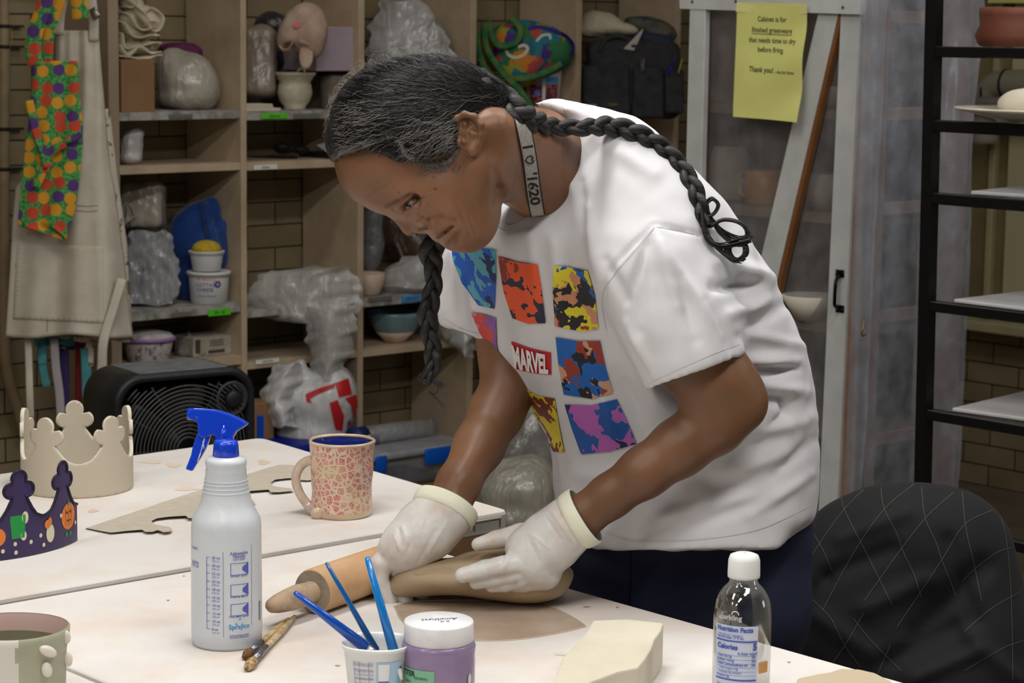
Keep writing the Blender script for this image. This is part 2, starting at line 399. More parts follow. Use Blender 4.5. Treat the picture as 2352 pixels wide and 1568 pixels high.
# ================================================================== CUBBY SHELF
SP0=np.array([-.4516,6.7,0])
def sh(px,py,back=0.): return onplane(px,py,SP0+B*back,B)
def st(p): return float((np.asarray(p)-SP0)@A)
MWD=mat('tan_painted_wood',(192,172,146),.55,noise=(7,(168,148,122),.3,.62),bump=(60,.15,.002))
MGW=mat('grey_painted_wood',(168,166,160),.6,noise=(26,(122,118,112),.38,.6))
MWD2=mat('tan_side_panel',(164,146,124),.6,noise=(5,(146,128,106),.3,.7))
DEP=.275
divpx=[(252,276),(554,567),(823,836),(1078,1091),(1319,1331),(1545,1556)]
div=[(st(sh(a,400)),st(sh(b,400))) for a,b in divpx]
SHB=SP0+A*(div[0][0])
shelf=thing('cubby_shelf','tall tan painted wooden cubby shelf standing open-backed against the brick wall','shelf',SHB+A*1.3+B*.14)
HT=2.25
for i,(a,b) in enumerate(div):
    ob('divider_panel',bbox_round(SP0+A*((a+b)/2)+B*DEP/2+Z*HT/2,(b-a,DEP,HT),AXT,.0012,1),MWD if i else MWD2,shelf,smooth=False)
def board(i,py,m,thick=.026,name='shelf_board'):
    t0,t1=div[i][1],div[i+1][0]; pxm=(divpx[i][1]+divpx[i+1][0])/2; zt=sh(pxm,py)[2]
    o=ob(name,bbox_round(SP0+A*((t0+t1)/2)+B*(DEP/2+.001)+Z*(zt-thick/2),(t1-t0-.0006,DEP-.004,thick),AXT,.001,1),m,shelf,smooth=False)
    return zt,o
SZ={}; SO={}
for key,i,py,m,th in [('10',0,256,MGW,.023),('11',0,379,MWD,.021),('12',0,707,MGW,.027),('13',0,832,MWD,.025),
                  ('20',1,254,MGW,.025),('21',1,369,MWD,.023),('22',1,702,MGW,.022),('23',1,819,MWD,.021),
                  ('30',2,249,MGW,.024),('31',2,372,MWD,.022),('32',2,677,MGW,.024),('33',2,792,MWD,.020),
                  ('40',3,245,MWD,.024),('42',3,668,MGW,.024),('43',3,778,MWD,.02),('50',4,238,MWD,.024),('52',4,655,MWD,.02)]:
    SZ[key],SO[key]=board(i,py,m,th)
for i in range(5):
    t0,t1=div[i][1],div[i+1][0]
    ob('bottom_board',bbox_round(SP0+A*((t0+t1)/2)+B*DEP/2+Z*.1,(t1-t0-.0006,DEP-.004,.022),AXT,.001,1),MWD,shelf,smooth=False)
    ob('top_board',bbox_round(SP0+A*((t0+t1)/2)+B*DEP/2+Z*(HT-.012),(t1-t0-.0006,DEP-.004,.022),AXT,.001,1),MWD,shelf,smooth=False)
# tape labels on the shelf fronts
def tape(key,px0,px1,py0,py1,col,txt,tcol=(30,60,30),name='tape_label'):
    c=sh((px0+px1)/2,(py0+py1)/2); a=st(sh(px0,(py0+py1)/2)); b=st(sh(px1,(py0+py1)/2)); h=abs(sh(px0,py0)[2]-sh(px0,py1)[2])
    o=ob(name,box(SP0+A*((a+b)/2)-B*.0012+Z*c[2],(b-a,.0012,h),AXT),mat('tape_%s'%(col,),col,.5),SO[key],smooth=False)
    o['label']='%s tape label'%({(90,200,40):'bright green',(225,222,212):'white',(70,150,215):'blue',(110,108,104):'dark grey',(214,196,160):'masking'}.get(col,'white'))
    if txt:
        V,Fc=text2d(txt,h*.75,.01,'CENTER',.2); w=max(V[:,0].max()-V[:,0].min(),1e-3); s=min(1,(b-a)*.85/w)
        ob('handwriting',(np.array([SP0+A*((a+b)/2+x*s)-B*.0021+Z*(c[2]-h*.28+y) for x,y in V]),Fc),mat('ink_%s'%(tcol,),tcol,.6),SO[key],smooth=False)
tape('20',600,660,260,272,(90,200,40),'Glimmer'); tape('20',675,733,261,272,(110,108,104),'')
tape('10',388,442,262,271,(110,108,104),''); tape('12',478,529,709,724,(90,200,40),'SH. 42')
tape('12',395,438,717,727,(110,108,104),''); tape('21',582,636,378,389,(225,222,212),'Esther',(40,40,50))
tape('23',587,640,824,834,(225,222,212),'KRISTEN',(60,50,50)); tape('32',922,970,678,692,(70,150,215),'GRACE I.',(60,20,90)); tape('32',846,900,681,691,(110,108,104),'')
# gouges in the divider edges
def bit(px,py,w,h,col=(60,44,30)):
    c=sh(px,py); ob('chip_mark',lathe([(.0,0),(w,.0002)],c-B*.0004,8,np.array([A,Z,-B]),(False,False)),mat('chip',col,.8),shelf)
# ------------------------------------------------------------------ pipe on the left wall
MPIPE=mat('pipe_paint',(150,132,104),.45,noise=(20,(128,110,84),.3,.7))
def wl(px,py,off=.0): return onplane(px,py,SP0+B*(DEP+.012-off),B)
BACKOFF=float((K-SP0)@B)
def wall(px,py,off=0.): return onplane(px,py,SP0+B*(BACKOFF-off),B)
# ================================================================== things on the shelf and at the left wall
VA=np.array([R,-U,TC])
def at(key,px,back,py=300): 
    p=sh(px,py,back); p=p.copy(); p[2]=SZ[key]; q=p.copy(); 
    for _ in range(3):
        x,y,d=proj(q); q=q+A*((px-x)*d/FPX/.8)
    return q
def dep(p): return proj(p)[2]
def E(px,py,rx,ry,rz,d,k=.012,rot=0):
    m=d/FPX; ax=VA
    if rot: c,s=math.cos(math.radians(rot)),math.sin(math.radians(rot)); ax=np.array([c*VA[0]+s*VA[1],-s*VA[0]+c*VA[1],VA[2]])
    return ('e',P(px,py,d),(rx*m,ry*m,rz),ax,k)
def CN(px,py,d,r,px2,py2,d2,r2,k=.01): return ('c',P(px,py,d),r*d/FPX,P(px2,py2,d2),r2*d2/FPX,k)
def plastic(name,col,tr=.35,rough=.22,bs=45,bst=.6,dist=.01):
    if name in MATS: return MATS[name]
    m=mat(name,col,rough,spec=.75,bump=(bs,bst*.6,dist*.7),noise=(9,tuple(int(v*.88) for v in col),.35,.65),coat=.25); N,L=nodes(m); b=N['Principled BSDF']; out=N['Material Output']
    bn=[l.from_node for l in L if l.to_node.type=='BUMP' and l.to_socket.name=='Height'][0]; mp=N.new('ShaderNodeMapping'); mp.inputs['Scale'].default_value=(1.3,1.3,.42)
    tcc=[x for x in N if x.type=='TEX_COORD'][0]; L.new(tcc.outputs['Object'],mp.inputs[0]); L.new(mp.outputs[0],bn.inputs['Vector']); bn.inputs['Distortion'].default_value=1.6; bn.inputs['Detail'].default_value=2.5
    vo=N.new('ShaderNodeTexVoronoi'); vo.inputs['Scale'].default_value=bs*.75; ad=N.new('ShaderNodeVectorMath'); ad.operation='ADD'; nn_=N.new('ShaderNodeTexNoise'); nn_.inputs['Scale'].default_value=12
    sc_=N.new('ShaderNodeVectorMath'); sc_.operation='SCALE'; sc_.inputs[3].default_value=.12; L.new(mp.outputs[0],nn_.inputs['Vector']); L.new(nn_.outputs['Color'],sc_.inputs[0]); L.new(mp.outputs[0],ad.inputs[0]); L.new(sc_.outputs[0],ad.inputs[1]); L.new(ad.outputs[0],vo.inputs['Vector'])
    am=N.new('ShaderNodeMath'); am.operation='MULTIPLY_ADD'; am.inputs[1].default_value=.9; L.new(vo.outputs['Distance'],am.inputs[0]); L.new(bn.outputs['Fac'],am.inputs[2])
    bq=[x for x in N if x.type=='BUMP'][0]; L.new(am.outputs[0],bq.inputs['Height']); bq.inputs['Strength'].default_value=min(1,bst*1.1)
    t=N.new('ShaderNodeBsdfTransparent'); mx=N.new('ShaderNodeMixShader'); n=N.new('ShaderNodeTexNoise'); n.inputs['Scale'].default_value=22; n.inputs['Detail'].default_value=4
    tc=[x for x in N if x.type=='TEX_COORD'][0]; L.new(tc.outputs['Object'],n.inputs['Vector'])
    mr=N.new('ShaderNodeMapRange'); mr.inputs[1].default_value=.3; mr.inputs[2].default_value=.7; mr.inputs[3].default_value=max(0,tr-.08); mr.inputs[4].default_value=min(1,tr+.12)
    L.new(n.outputs['Fac'],mr.inputs[0]); L.new(mr.outputs[0],mx.inputs[0]); L.new(b.outputs[0],mx.inputs[1]); L.new(t.outputs[0],mx.inputs[2]); L.new(mx.outputs[0],out.inputs['Surface'])
    return m
PM=plastic('milky_plastic',(206,204,200),.42); PC=plastic('clear_plastic',(176,178,182),.55); PG=plastic('grey_bag_plastic',(150,148,142),.12)
PB=plastic('claybag_plastic',(186,178,164),.05,.25,30,.5); PW=plastic('white_bag',(214,214,214),.04,.4,24,.5)
MCLAYB=mat('bagged_clay',(160,148,132),.7,bump=(20,.4,.004))
MCAN=mat('canvas',(206,196,172),.85,noise=(9,(184,172,146),.3,.7),bump=(300,.2,.001))
H1=.0045
def psheet(rows,dd,amp,seed,dep_=.0,n=46,sc=15):
    rows=np.array(rows,float); V=[]; m=int(n*1.2)
    for j in range(m+1):
        y=rows[0,0]+(rows[-1,0]-rows[0,0])*j/m; xl=np.interp(y,rows[:,0],rows[:,1]); xr=np.interp(y,rows[:,0],rows[:,2])
        for i in range(n+1):
            u=i/n; e=9*math.sin(y*.11+seed+u*7)+5*math.sin(y*.23+seed*2+9*u); ex=(1-abs(2*u-1))
            V.append(P(xl+(xr-xl)*u+e*(.25+.3*(1-ex)),y+6*math.sin(u*8+seed)*.5,dd-dep_*math.sin(PI*u)))
    V=np.array(V); c=crumple(V,sc,seed); c2=crumple(V,sc*2.3,seed+1); V=V+TC*(amp*.95*c+amp*.22*c2)[:,None]
    return (V,[(j*(n+1)+i,j*(n+1)+i+1,(j+1)*(n+1)+i+1,(j+1)*(n+1)+i) for j in range(m) for i in range(n)])
# --- cubby 1, top compartment
p=at('10',318,.05,190); w=.088
def cbox(name,key,px0,px1,ztop_py,back,depth,m,label,cat,bev=.002,parent=None,ang=0):
    p0=at(key,px0,back,ztop_py); p1=at(key,px1,back,ztop_py); wd=float((p1-p0)@A); zt=sh((px0+px1)/2,ztop_py,back)[2]; z0=SZ[key]
    ax=AXT
    return ob(name,bbox_round((p0+p1)/2+B*depth/2+Z*((zt-z0)/2),(wd,depth,zt-z0-.0004),ax,bev,2),m,parent,smooth=False,label=label,cat=cat)
MCARD=mat('cardboard',(142,108,76),.8,noise=(8,(128,96,66),.3,.7))
cb=cbox('cardboard_box','10',279,356,137,.015,.16,MCARD,'small plain brown cardboard box under the folded canvas, top left compartment','box')
d=dep(at('10',320,.08)); ztop=sh(318,137,.015)[2]
fc_=thing('folded_canvas','cream canvas cloth crumpled in folds on top of the cardboard box','cloth',P(322,137,d)); fc_.location[2]=ztop+.0005; ORG[fc_]=np.array(fc_.location)
ob('cloth_body',blob([E(316,112,38,18,.06,d+.01),E(312,80,36,20,.055,d+.01),E(300,46,30,24,.05,d),E(345,44,26,26,.04,d-.01,.008),E(305,10,34,20,.05,d,.008),CN(288,-8,d-.03,10,338,50,d-.05,13),CN(336,22,d-.03,10,362,50,d-.03,14)],.004,.005,26,3,3,zfloor=ztop+.0008),MCAN,fc_)
def ribbon(pts,dd,dep_=.11,lift=0.):
    pp=spline(np.array(pts,float),8); V=[];n=len(pp)
    for j in range(5):
        for i,(x,y) in enumerate(pp): q=P(x,y,dd)+B*(dep_*j/4)+Z*(.004*math.sin(j*1.7+i*.3)); q[2]=max(q[2],ztop+.002); V.append(q)
    return (np.array(V),[(j*n+i,j*n+i+1,(j+1)*n+i+1,(j+1)*n+i) for j in range(4) for i in range(n-1)])
for k,pts in enumerate([[(277,130),(300,133),(335,134),(358,131),(374,126)],[(277,104),(286,118),(300,124),(318,112),(336,112),(352,122),(372,122)],[(277,76),(284,84),(288,104),(300,114),(326,104),(350,98),(372,102)],[(277,50),(292,60),(306,80),(330,88),(352,80),(368,80)],[(288,30),(306,44),(322,64),(342,70),(360,60)],[(336,28),(352,20),(370,28),(378,46),(370,66),(352,68),(344,56),(352,46),(360,50)],[(277,-10),(300,2),(320,16),(336,34),(346,50)],[(320,-20),(316,0),(306,14),(290,18)],[(340,-20),(348,-4),(374,-8)]]):
    ob('fold',ribbon(pts,d-.065+.004*(k%3),.10),MCAN,fc_,solid=.0035)
d=dep(at('10',430,.11)); z0=SZ['10']+.0008
ob('bagged_clay',blob([E(428,185,70,68,.085,d,.02),E(450,205,54,50,.08,d,.02),E(395,150,36,40,.06,d,.02),E(430,228,66,26,.08,d,.02)],.0045,.005,22,3,5,z0),PB,label='round lump of pale clay in clear plastic beside the cardboard box',cat='bagged clay')
d2=dep(at('10',418,.22))
ob('purple_cloth',blob([E(410,112,46,16,.03,d2),E(440,122,30,18,.03,d2),E(425,170,46,55,.03,d2)],.005,.004,30,3,8,z0),mat('plum_cloth',(92,30,72),.7),label='plum purple cloth bag tucked behind the round bagged clay lump',cat='bag')
# --- second row
d=dep(at('11',302,.09)); 
ob('bagged_clay',blob([E(303,335,26,40,.045,d,.015),E(300,362,27,18,.045,d),E(318,306,14,12,.03,d)],.004,.005,34,3,9,SZ['11']+.0008),PW,label='small white plastic-wrapped bundle alone on the second shelf of the first column',cat='bundle')
# --- third row
d=dep(at('12',345,.12)); z0=SZ['12']+.0008
m1=blob([E(345,618,64,88,.085,d,.03),E(372,660,40,40,.075,d,.02),E(318,580,46,52,.08,d,.02),E(335,688,64,22,.08,d,.02),CN(300,555,d-.07,9,372,535,d-.07,8)],.0048,.008,18,4,12,z0)
cb_1=ob('clay_bag',m1,plastic('shiny_bag',(150,152,154),.10,.12,36,1,.014),label='large shiny clear plastic bag of grey clay standing behind the canvas apron hem',cat='bagged clay')
ob('loose_film',psheet([(530,300,385),(580,290,402),(640,288,414),(700,296,400)],dep(at('12',345,.12))-.095,.016,3),plastic('film_shiny',(196,199,204),.5,.1,20,.8,.014),cb_1)
d=dep(at('12',330,.14))
ob('clay_block',blob([('b',P(328,472,d),(.062,.066,.055),VA,.02,.02),E(345,432,34,16,.05,d,.02)],.0045,.004,22,3,14),PB,label='squarish beige clay block in plastic with black writing, on top of the shiny bag',cat='bagged clay')
q=P(301,497,d-.072)
lns=[[(286,478),(293,470),(300,478),(306,495)],[(290,480),(288,500)],[(285,520),(296,512),(306,504),(312,502)],[(297,508),(300,524),(304,530)],[(284,532),(310,530),(324,528)]]
ob('marker_writing',join(*[tube([P(x,y,d-.073) for x,y in l],.0016,5) for l in lns]),mat('marker_black',(22,20,20),.6),label='black marker scrawl drawn on the plastic of the beige clay block',cat='writing')
d=dep(at('12',455,.13))
MBLU=mat('blue_cloth',(10,62,138),.75,noise=(10,(6,42,100),.3,.7),sheen=.3,bump=(40,.25,.004))
ob('blue_cloth',blob([E(450,560,68,70,.06,d,.02),E(488,490,26,40,.05,d,.015),E(440,500,50,30,.05,d,.02,-38),E(505,570,28,56,.05,d,.02),E(512,530,16,30,.05,d,.01,20),E(450,650,66,50,.05,d,.02),CN(470,470,d-.05,10,500,600,d-.06,14)],.0048,.005,20,3,21,z0),MBLU,label='bright blue cloth bundled up behind the white plastic tubs',cat='cloth')
MWP=mat('white_plastic',(214,214,214),.35); MBLUP=mat('blue_print',(46,66,138),.45); MREDP=mat('red_print',(204,70,52),.45)
def tub(name,key,px,back,rt_px,rb_px,top_py,m,label,cat,rim=True,z0=None,wall=.0012,lid=None,bot=None,parent=None):
    b=at(key,px,back,top_py); 
    if z0 is not None: b[2]=z0
    dd=dep(b); mp=dd/FPX; zt=onplane(px,top_py,b,np.array([0,1.,0]))[2]; h=zt-b[2]; rt=rt_px*mp; rb=rb_px*mp
    t=thing(name,label,cat,b)
    pf=[(rb*.96,0.0006),(rb,.002),(rt*.97,h-.012),(rt*.97,h-.010)]
    if rim: pf+=[(rt*1.03,h-.010),(rt*1.04,h-.002),(rt*1.02,h)]
    pf+=[(rt*.93,h),(rt*.92,h-.004),(rb*.93,.004)]
    ob('body',lathe(pf,b,56,cap=(True,True)),m,t)
    if rim: ob('rim',tube([b+Z*(h-.0025)+np.array([math.cos(a),math.sin(a),0])*rt*1.03 for a in np.linspace(0,2*PI,49)[:-1]],.0022,8,closed=True),m,t)
    return t,b,rt,rb,h
def onlathe(b,rt,rb,h,off=.0007,az0=None):
    """map label x (m along arc, 0 facing camera) and z (m) to the tapered side"""
    a0=math.atan2(-(b[1]),-(b[0])) if az0 is None else az0
    def f(x,z):
        r=rb+(rt-rb)*z/h+off; a=a0+x/r; return b+np.array([r*math.cos(a),r*math.sin(a),z])
    return f
t,b,rt,rb,h=tub('tall_tub','12',437,.19,32,28,592,MWP,'tall white plastic tub with blue label squares, behind the stacked tubs','tub')
f=onlathe(b,rt*.97,rb,h); ob('label_print',map2d(join2d(rect2d(.002,.075,.018,.078),rect2d(-.008,.05,.006,.066,4),rect2d(-.009,.032,.007,.044,4)),f),MBLUP,t,smooth=False)
t,b,rt,rb,h=tub('cottage_cheese_tub','12',480,.055,48,42,624,MWP,'white cottage cheese tub with red and blue lettering, under the small tub','tub')
lid=ob('lid',lathe([(rt*.99,h),(rt*1.05,h-.006),(rt*1.06,h+.0005),(rt*1.04,h+.003),(rt*.9,h+.0032),(rt*.88,h+.0012),(0.001,h+.0012)],b,56,cap=(False,False)),MWP,t)
f=onlathe(b,rt*.97,rb,h)
ob('brand_lettering',map2d((lambda v:(v[0]+np.array([-.034,.070]),v[1]))(text2d('Daisy',.026,.012)),f),MREDP,t,smooth=False)
for s,y,x,sz in (('COTTAGE',.052,-.040,.0145),('CHEESE',.038,-.036,.0145)): ob('product_lettering',map2d((lambda v:(v[0]+np.array([x,y]),v[1]))(text2d(s,sz,.01)),f),MBLUP,t,smooth=False)
ob('product_lettering',map2d((lambda v:(v[0]+np.array([-.032,.022]),v[1]))(text2d('Pure & Natural',.0085)),f),MBLUP,t,smooth=False)
for k in range(6): a=k*PI/3; ob('flower_petal',map2d(circ2d(.026+.007*math.cos(a),.058+.007*math.sin(a),.0042),f),MBLUP,t,smooth=False)
ob('flower_centre',map2d(circ2d(.026,.058,.0045),onlathe(b,rt*.97,rb,h,.0011)),mat('pink_print',(228,150,150),.5),t,smooth=False)
ztl=b[2]+h+.0035
t,b2,rt2,rb2,h2=tub('small_tub','12',475,.055,39,32,575,MWP,'small plain white tub holding a yellow sponge, stacked on the cottage cheese tub','tub',z0=ztl)
ob('sponge',blob([('e',b2+Z*(h2+.004),(rt2*.86,rt2*.86,.026),np.eye(3),.004)],.003,.0006,120),mat('yellow_sponge',(198,170,48),.9,noise=(160,(170,140,34),.35,.6),bump=(200,.5,.002)),label='round yellow sponge sitting in the small white tub',cat='sponge')
# --- fourth row
t,b,rt,rb,h=tub('food_tub','13',341,.07,58,46,775,mat('frosted_tub',(206,200,204),.4,noise=(60,(120,104,116),.36,.5)),'low oval frosted tub with a lilac lid and powdery smears','tub',rim=False)
lid=ob('lid',lathe([(rt*1.0,h-.006),(rt*1.08,h-.006),(rt*1.09,h+.003),(rt*1.0,h+.004)],b,56,cap=(False,True)),mat('lilac_plastic',(160,118,176),.4),t)
ob('lid_dust',lathe([(rt*1.01,h+.0042),(rt*.9,h+.012),(rt*.5,h+.019),(.001,h+.02)],b,40,cap=(False,False)),mat('dusty_lid',(196,190,186),.8,noise=(40,(160,150,150),.3,.6)),t)
p0=at('13',402,.06,800); p1=at('13',536,.05,780)
MNEWS=mat('newsprint',(176,170,156),.85,noise=(30,(150,144,130),.3,.6))
nb=thing('newsprint_block','block wrapped in newsprint with grey plastic at its left, on the fourth shelf','package',(p0+p1)/2)
c=(at('13',445,.05)+at('13',533,.05))/2; wd=float((at('13',533,.05)-at('13',445,.05))@A); hh=sh(490,772,.05)[2]-SZ['13']
ob('paper_wrap',bbox_round(c+B*.05+Z*hh/2,(wd,.1,hh),AXT,.004,2),MNEWS,nb,smooth=False)
for q_ in [box(c-B*.0006-A*(wd*.5-.014-.0*k)+Z*(hh*.55),(.017,.001,hh*.7),AXT) for k in range(1)]+[box(c-B*.0006+A*.012+Z*(hh*(.78-.12*k)),(wd*.36,.001,.0022),AXT) for k in range(3)]+[box(c-B*.0006+A*.012+Z*(hh*.22),(wd*.42,.001,.009),AXT)]: ob('printed_picture',q_,mat('newsprint_ink',(70,68,64),.8),nb,smooth=False)
d=dep(c)
ob('plastic_wrap',blob([E(424,806,24,20,.03,d),E(436,780,9,20,.02,d,.01,-12),E(450,812,30,12,.04,d)],.004,.003,40,3,2,SZ['13']+.0008),PG,nb)
p=sh(345,845,.02); q1=at('13',294,.0,845); q2=at('13',392,.0,840)
ob('blue_binder',bbox_round(SP0+A*((st(q1)+st(q2))/2)+B*.11+Z*(SZ['13']-.05),(float((q2-q1)@A),.2,.046),AXT,.002,1),[mat('blue_cover',(22,52,120),.5)],None,smooth=False,label='dark blue box lying under the lowest left shelf board, mostly hidden by the fan',cat='box')
# ================================================================== column 2
z0=SZ['20']+.0008; d=dep(at('20',600,.12))
ob('clay_bag',blob([('b',P(598,145,d),(.047,.10,.06),VA,.022,.01),E(600,90,33,36,.05,d,.02)],.0045,.004,24,3,31,z0),plastic('brownish_bag',(150,136,122),.04,.3,26,.6),label='tall grey-brown clay block wrapped in clear plastic at the left of the second column',cat='bagged clay')
d=dep(at('20',665,.2))
ob('dark_bag',blob([E(625,60,44,34,.05,d),E(670,140,46,40,.05,d),E(660,190,50,40,.05,d),E(650,110,40,40,.05,d)],.005,.005,24,3,33,z0),plastic('black_bag',(46,46,48),.0,.3,26,.8),label='black plastic bag heaped behind the hanging cap',cat='bag')
b=at('20',677,.075,210); dd=dep(b); mp=dd/FPX; zt=P(677,166,dd)[2]; hh=zt-b[2]
pf=[(.030,.0005),(.033,.003),(.030,.007),(.043,.022),(.0505,.045),(.048,.066),(.044,.075),(.050,.082),(.052,.086),(.056,.091),(.060,.096),(.061,.101),(.057,.1015),(.053,.097),(.042,.078),(.045,.045),(.02,.012)]
s=hh/.101; MPOT=mat('cream_ceramic',(206,200,178),.5,noise=(60,(186,178,152),.3,.7))
pot=thing('ceramic_pot','cream ceramic jar with a stepped flaring rim and bulging belly under the cap','pot',b)
ob('body',lathe([(r*s*.95,z*s) for r,z in pf],b,64),MPOT,pot)
hd=[P(683,164,dd-.05),P(690,158,dd-.055),P(697,156,dd-.055),P(700,166,dd-.05)]
ob('loop_handle',tube(spline(hd,6),.003,8),MPOT,pot)
c=at('20',605,.03,240)
MTILE=mat('bisque_tile',(208,196,176),.7)
for k,(x0,x1,y,th,lb) in enumerate(((568,650,247,.008,'bottom'),(568,633,240,.006,'second'),(570,631,234,.005,'topmost'))):
    a0=at('20',x0,.0);a1=at('20',x1,.0); zz=SZ['20']+.0005+[0,.0085,.015][k]
    ob('bisque_tile',bbox_round(SP0+A*((st(a0)+st(a1))/2)+B*(.045)+Z*(zz+th/2),(float((a1-a0)@A),.07,th),AXT,.001,1),MTILE,smooth=False,label='flat cream bisque tile, %s of the stack of three beside the ceramic jar'%lb,cat='tile',group='bisque tiles stacked on the second column shelf')
t,bk,rt,rb,h=tub('clear_tub','20',768,.10,36,33,166,plastic('clear_tub_plastic',(150,142,126),.2,.2,8,.1),'clear tub with a black lid under the lavender box','tub',rim=False)
ob('lid',lathe([(rt*.98,h-.008),(rt*1.06,h-.008),(rt*1.06,h+.004),(rt*.9,h+.005)],bk,48,cap=(False,True)),mat('black_plastic',(26,26,28),.4),t)
ob('label_print',map2d(rect2d(-.018,.02,.022,.05,4),onlathe(bk,rt,rb,h)),mat('tub_label',(150,140,118),.6,noise=(160,(96,70,60),.4,.5)),t,smooth=False)
zl=bk[2]+h+.0055; q0=at('20',727,.03,100); q1=at('20',833,.03,100); zt=sh(780,62,.03)[2]
lvb=thing('lavender_box','pale lavender cardboard box with torn open flaps on the black-lidded tub','box',(q0+q1)/2*[1,1,0]+Z*zl)
cc=(q0+q1)/2; cc[2]=0; MLV=mat('lavender_card',(178,162,172),.8,noise=(12,(160,146,158),.3,.7))
ob('body',bbox_round(cc+B*.09+Z*((zl+zt)/2),(float((q1-q0)@A),.18,zt-zl),AXT,.002,1),MLV,lvb,smooth=False)
fo=[(0,0),(1,0),(.98,.032),(.86,.024),(.8,.044),(.66,.05),(.5,.022),(.3,.016),(.1,.004)]
ww=float((q1-q0)@A)
ob('torn_flap',prism(fo,.002,lambda x,y,w:cc+A*(x-.5)*ww*.98+B*(.004+w*.002)+Z*(zt+y)),mat('torn_card',(150,122,98),.85),lvb,smooth=False)
# cap
d=dep(at('20',690,.02))-.05
capm=blob([E(700,62,50,58,.05,d,.02,20),E(668,80,30,44,.045,d,.02,25),E(722,85,28,50,.045,d,.02),('e',P(664,112,d-.03),(.020,.018,.045),VA,.008,'s')],.0032,.002,40,3,44)
cap=thing('baseball_cap','clay-stained beige cap with a pink smudge, perched over the ceramic jar','hat',P(700,150,d))
MCAP=mat('cap_cloth',(182,160,140),.9,noise=(22,(158,126,114),.3,.62),bump=(120,.2,.001)); ob('crown',capm,MCAP,cap)
ob('brim',blob([('e',P(703,128,d-.03),(.021,.042,.006),np.array([VA[0],VA[1]*.97+VA[2]*.24,VA[2]*.97-VA[1]*.24]),.006),CN(692,95,d-.03,9,714,100,d-.03,9)],.0028),MCAP,cap)
ob('pink_smudge',map2d(circ2d(0,0,.008,16,1.3),lambda x,y:P(681,58,d-.0545)+R*x+U*y),mat('pink_smudge',(206,110,112),.9),cap)
ob('back_strap',tube(spline([P(640,95,d-.01),P(648,112,d-.03),P(662,112,d-.04),P(672,98,d-.045)],5),.0042,8,flat=.5),MCAP,cap)
# second row col2
d=dep(at('21',625,.16)); z0=SZ['21']+.0008
ob('dark_tool',blob([E(650,340,22,14,.05,d),E(690,344,22,9,.03,d),CN(575,362,d,4,680,362,d-.05,5)],.004,zfloor=z0),mat('dark_rubber',(24,24,26),.6),label='dark lumpy tool lying at the back of the second shelf, second column',cat='tool')
q=at('21',752,.10,360); tr=thing('black_tray','shallow black tray holding a white pointed sheet, beside the woman\'s forehead','tray',q)
ob('tray_base',bbox_round(q+Z*.008,(.1,.16,.014),AXT,.005,2),mat('black_plastic',(26,26,28),.4),tr,smooth=False)
ob('white_sheet',(np.array([q-A*.048-B*.07+Z*.016,q+A*.05-B*.075+Z*.016,q+A*.05+B*.05+Z*.044,q-A*.01+B*.04+Z*.034]),[(0,1,2,3)]),mat('white_paper',(206,212,222),.7),tr,smooth=False,solid=.002)
# plastic draped over row 3, col 2
d=dep(at('22',700,.02)); 
ms=blob([E(690,678,118,44,.09,d+.08,.03),E(760,652,52,30,.08,d+.06,.03),E(620,672,50,28,.08,d+.06,.03),E(735,725,62,20,.04,d-.02,.02),E(650,715,50,14,.04,d-.02,.02),CN(590,690,d-.04,18,608,722,d-.04,10),CN(770,700,d-.02,40,762,790,d-.06,50,.03),CN(762,790,d-.06,50,752,850,d-.06,26,.03)],.0052,.007,17,4,51)
PDR=plastic('draped_plastic',(210,209,206),.42,.16,18,.7); dr1=thing('draped_plastic_bag','thin milky plastic bag draped over the third shelf and hanging far below its edge','plastic bag',P(750,720,d)); ob('bag_heap',ms,plastic('draped_core',(200,197,192),.74,.3,16,.4),dr1)
for k,(rw_,dd_,am_,dp_) in enumerate([([(612,720,800),(632,600,818),(665,570,830),(700,566,832),(722,580,815),(740,640,800)],d-.05,.016,.05),([(622,560+70,770),(650,580,800),(690,574,820),(730,600,700)],d-.035,.016,.04),([(700,690,820),(760,702,816),(810,712,806),(850,722,782),(876,738,762)],d-.085,.012,.05),([(690,700,812),(780,716,808),(868,736,770)],d-.06,.012,.04)]): ob('bag_film',psheet(rw_,dd_,am_,k+11,dp_),PDR,dr1)
# bottom: shopping bag
d=dep(at('23',720,.0))-.05
ms=blob([E(735,930,86,78,.11,d,.04),E(770,900,50,66,.10,d,.03),E(690,915,66,70,.10,d,.03),E(715,1000,84,50,.1,d,.03),CN(612,905,d-.05,14,640,850,d-.05,9,.02),CN(640,850,d-.05,9,690,838,d-.05,12,.02),CN(690,838,d-.05,12,716,905,d-.05,16,.02),CN(612,905,d-.05,14,640,960,d-.05,18,.02)],.0052,.008,15,4,61)
bag=thing('shopping_bag','white plastic shopping bag with red lettering blocks stuffed under the shelf','shopping bag',P(720,1045,d))
ob('bag_body',ms,PW,bag); BV=bvh(ms)
for k,(rw_,dd_) in enumerate([([(835,640,700),(870,612,690),(920,600,672),(980,625,680)],d-.10),]): ob('bag_fold',psheet(rw_,dd_,.012,k+31,.05),PW,bag)
def rayhit(bv,px,py):
    r=ray(px,py); h=bv.ray_cast(Vector(CAMP),Vector(r)); return (None,None) if h[0] is None else (np.array(h[0]),np.array(h[1]))
def decal(bv,poly,off=.0008,maxe=6,fb=None):
    V,Fc=fillpoly(poly,maxe); out=[];ok=[]
    for x,y in V:
        h,n=rayhit(bv,x,y)
        if h is None: out.append(P(x,y,3)); ok.append(False)
        else: out.append(h-ray(x,y)/np.linalg.norm(ray(x,y))*off+(n*off if n@ray(x,y)<0 else 0)); ok.append(True)
    Fc=[f for f in Fc if all(ok[i] for i in f)]; return (np.array(out),Fc)
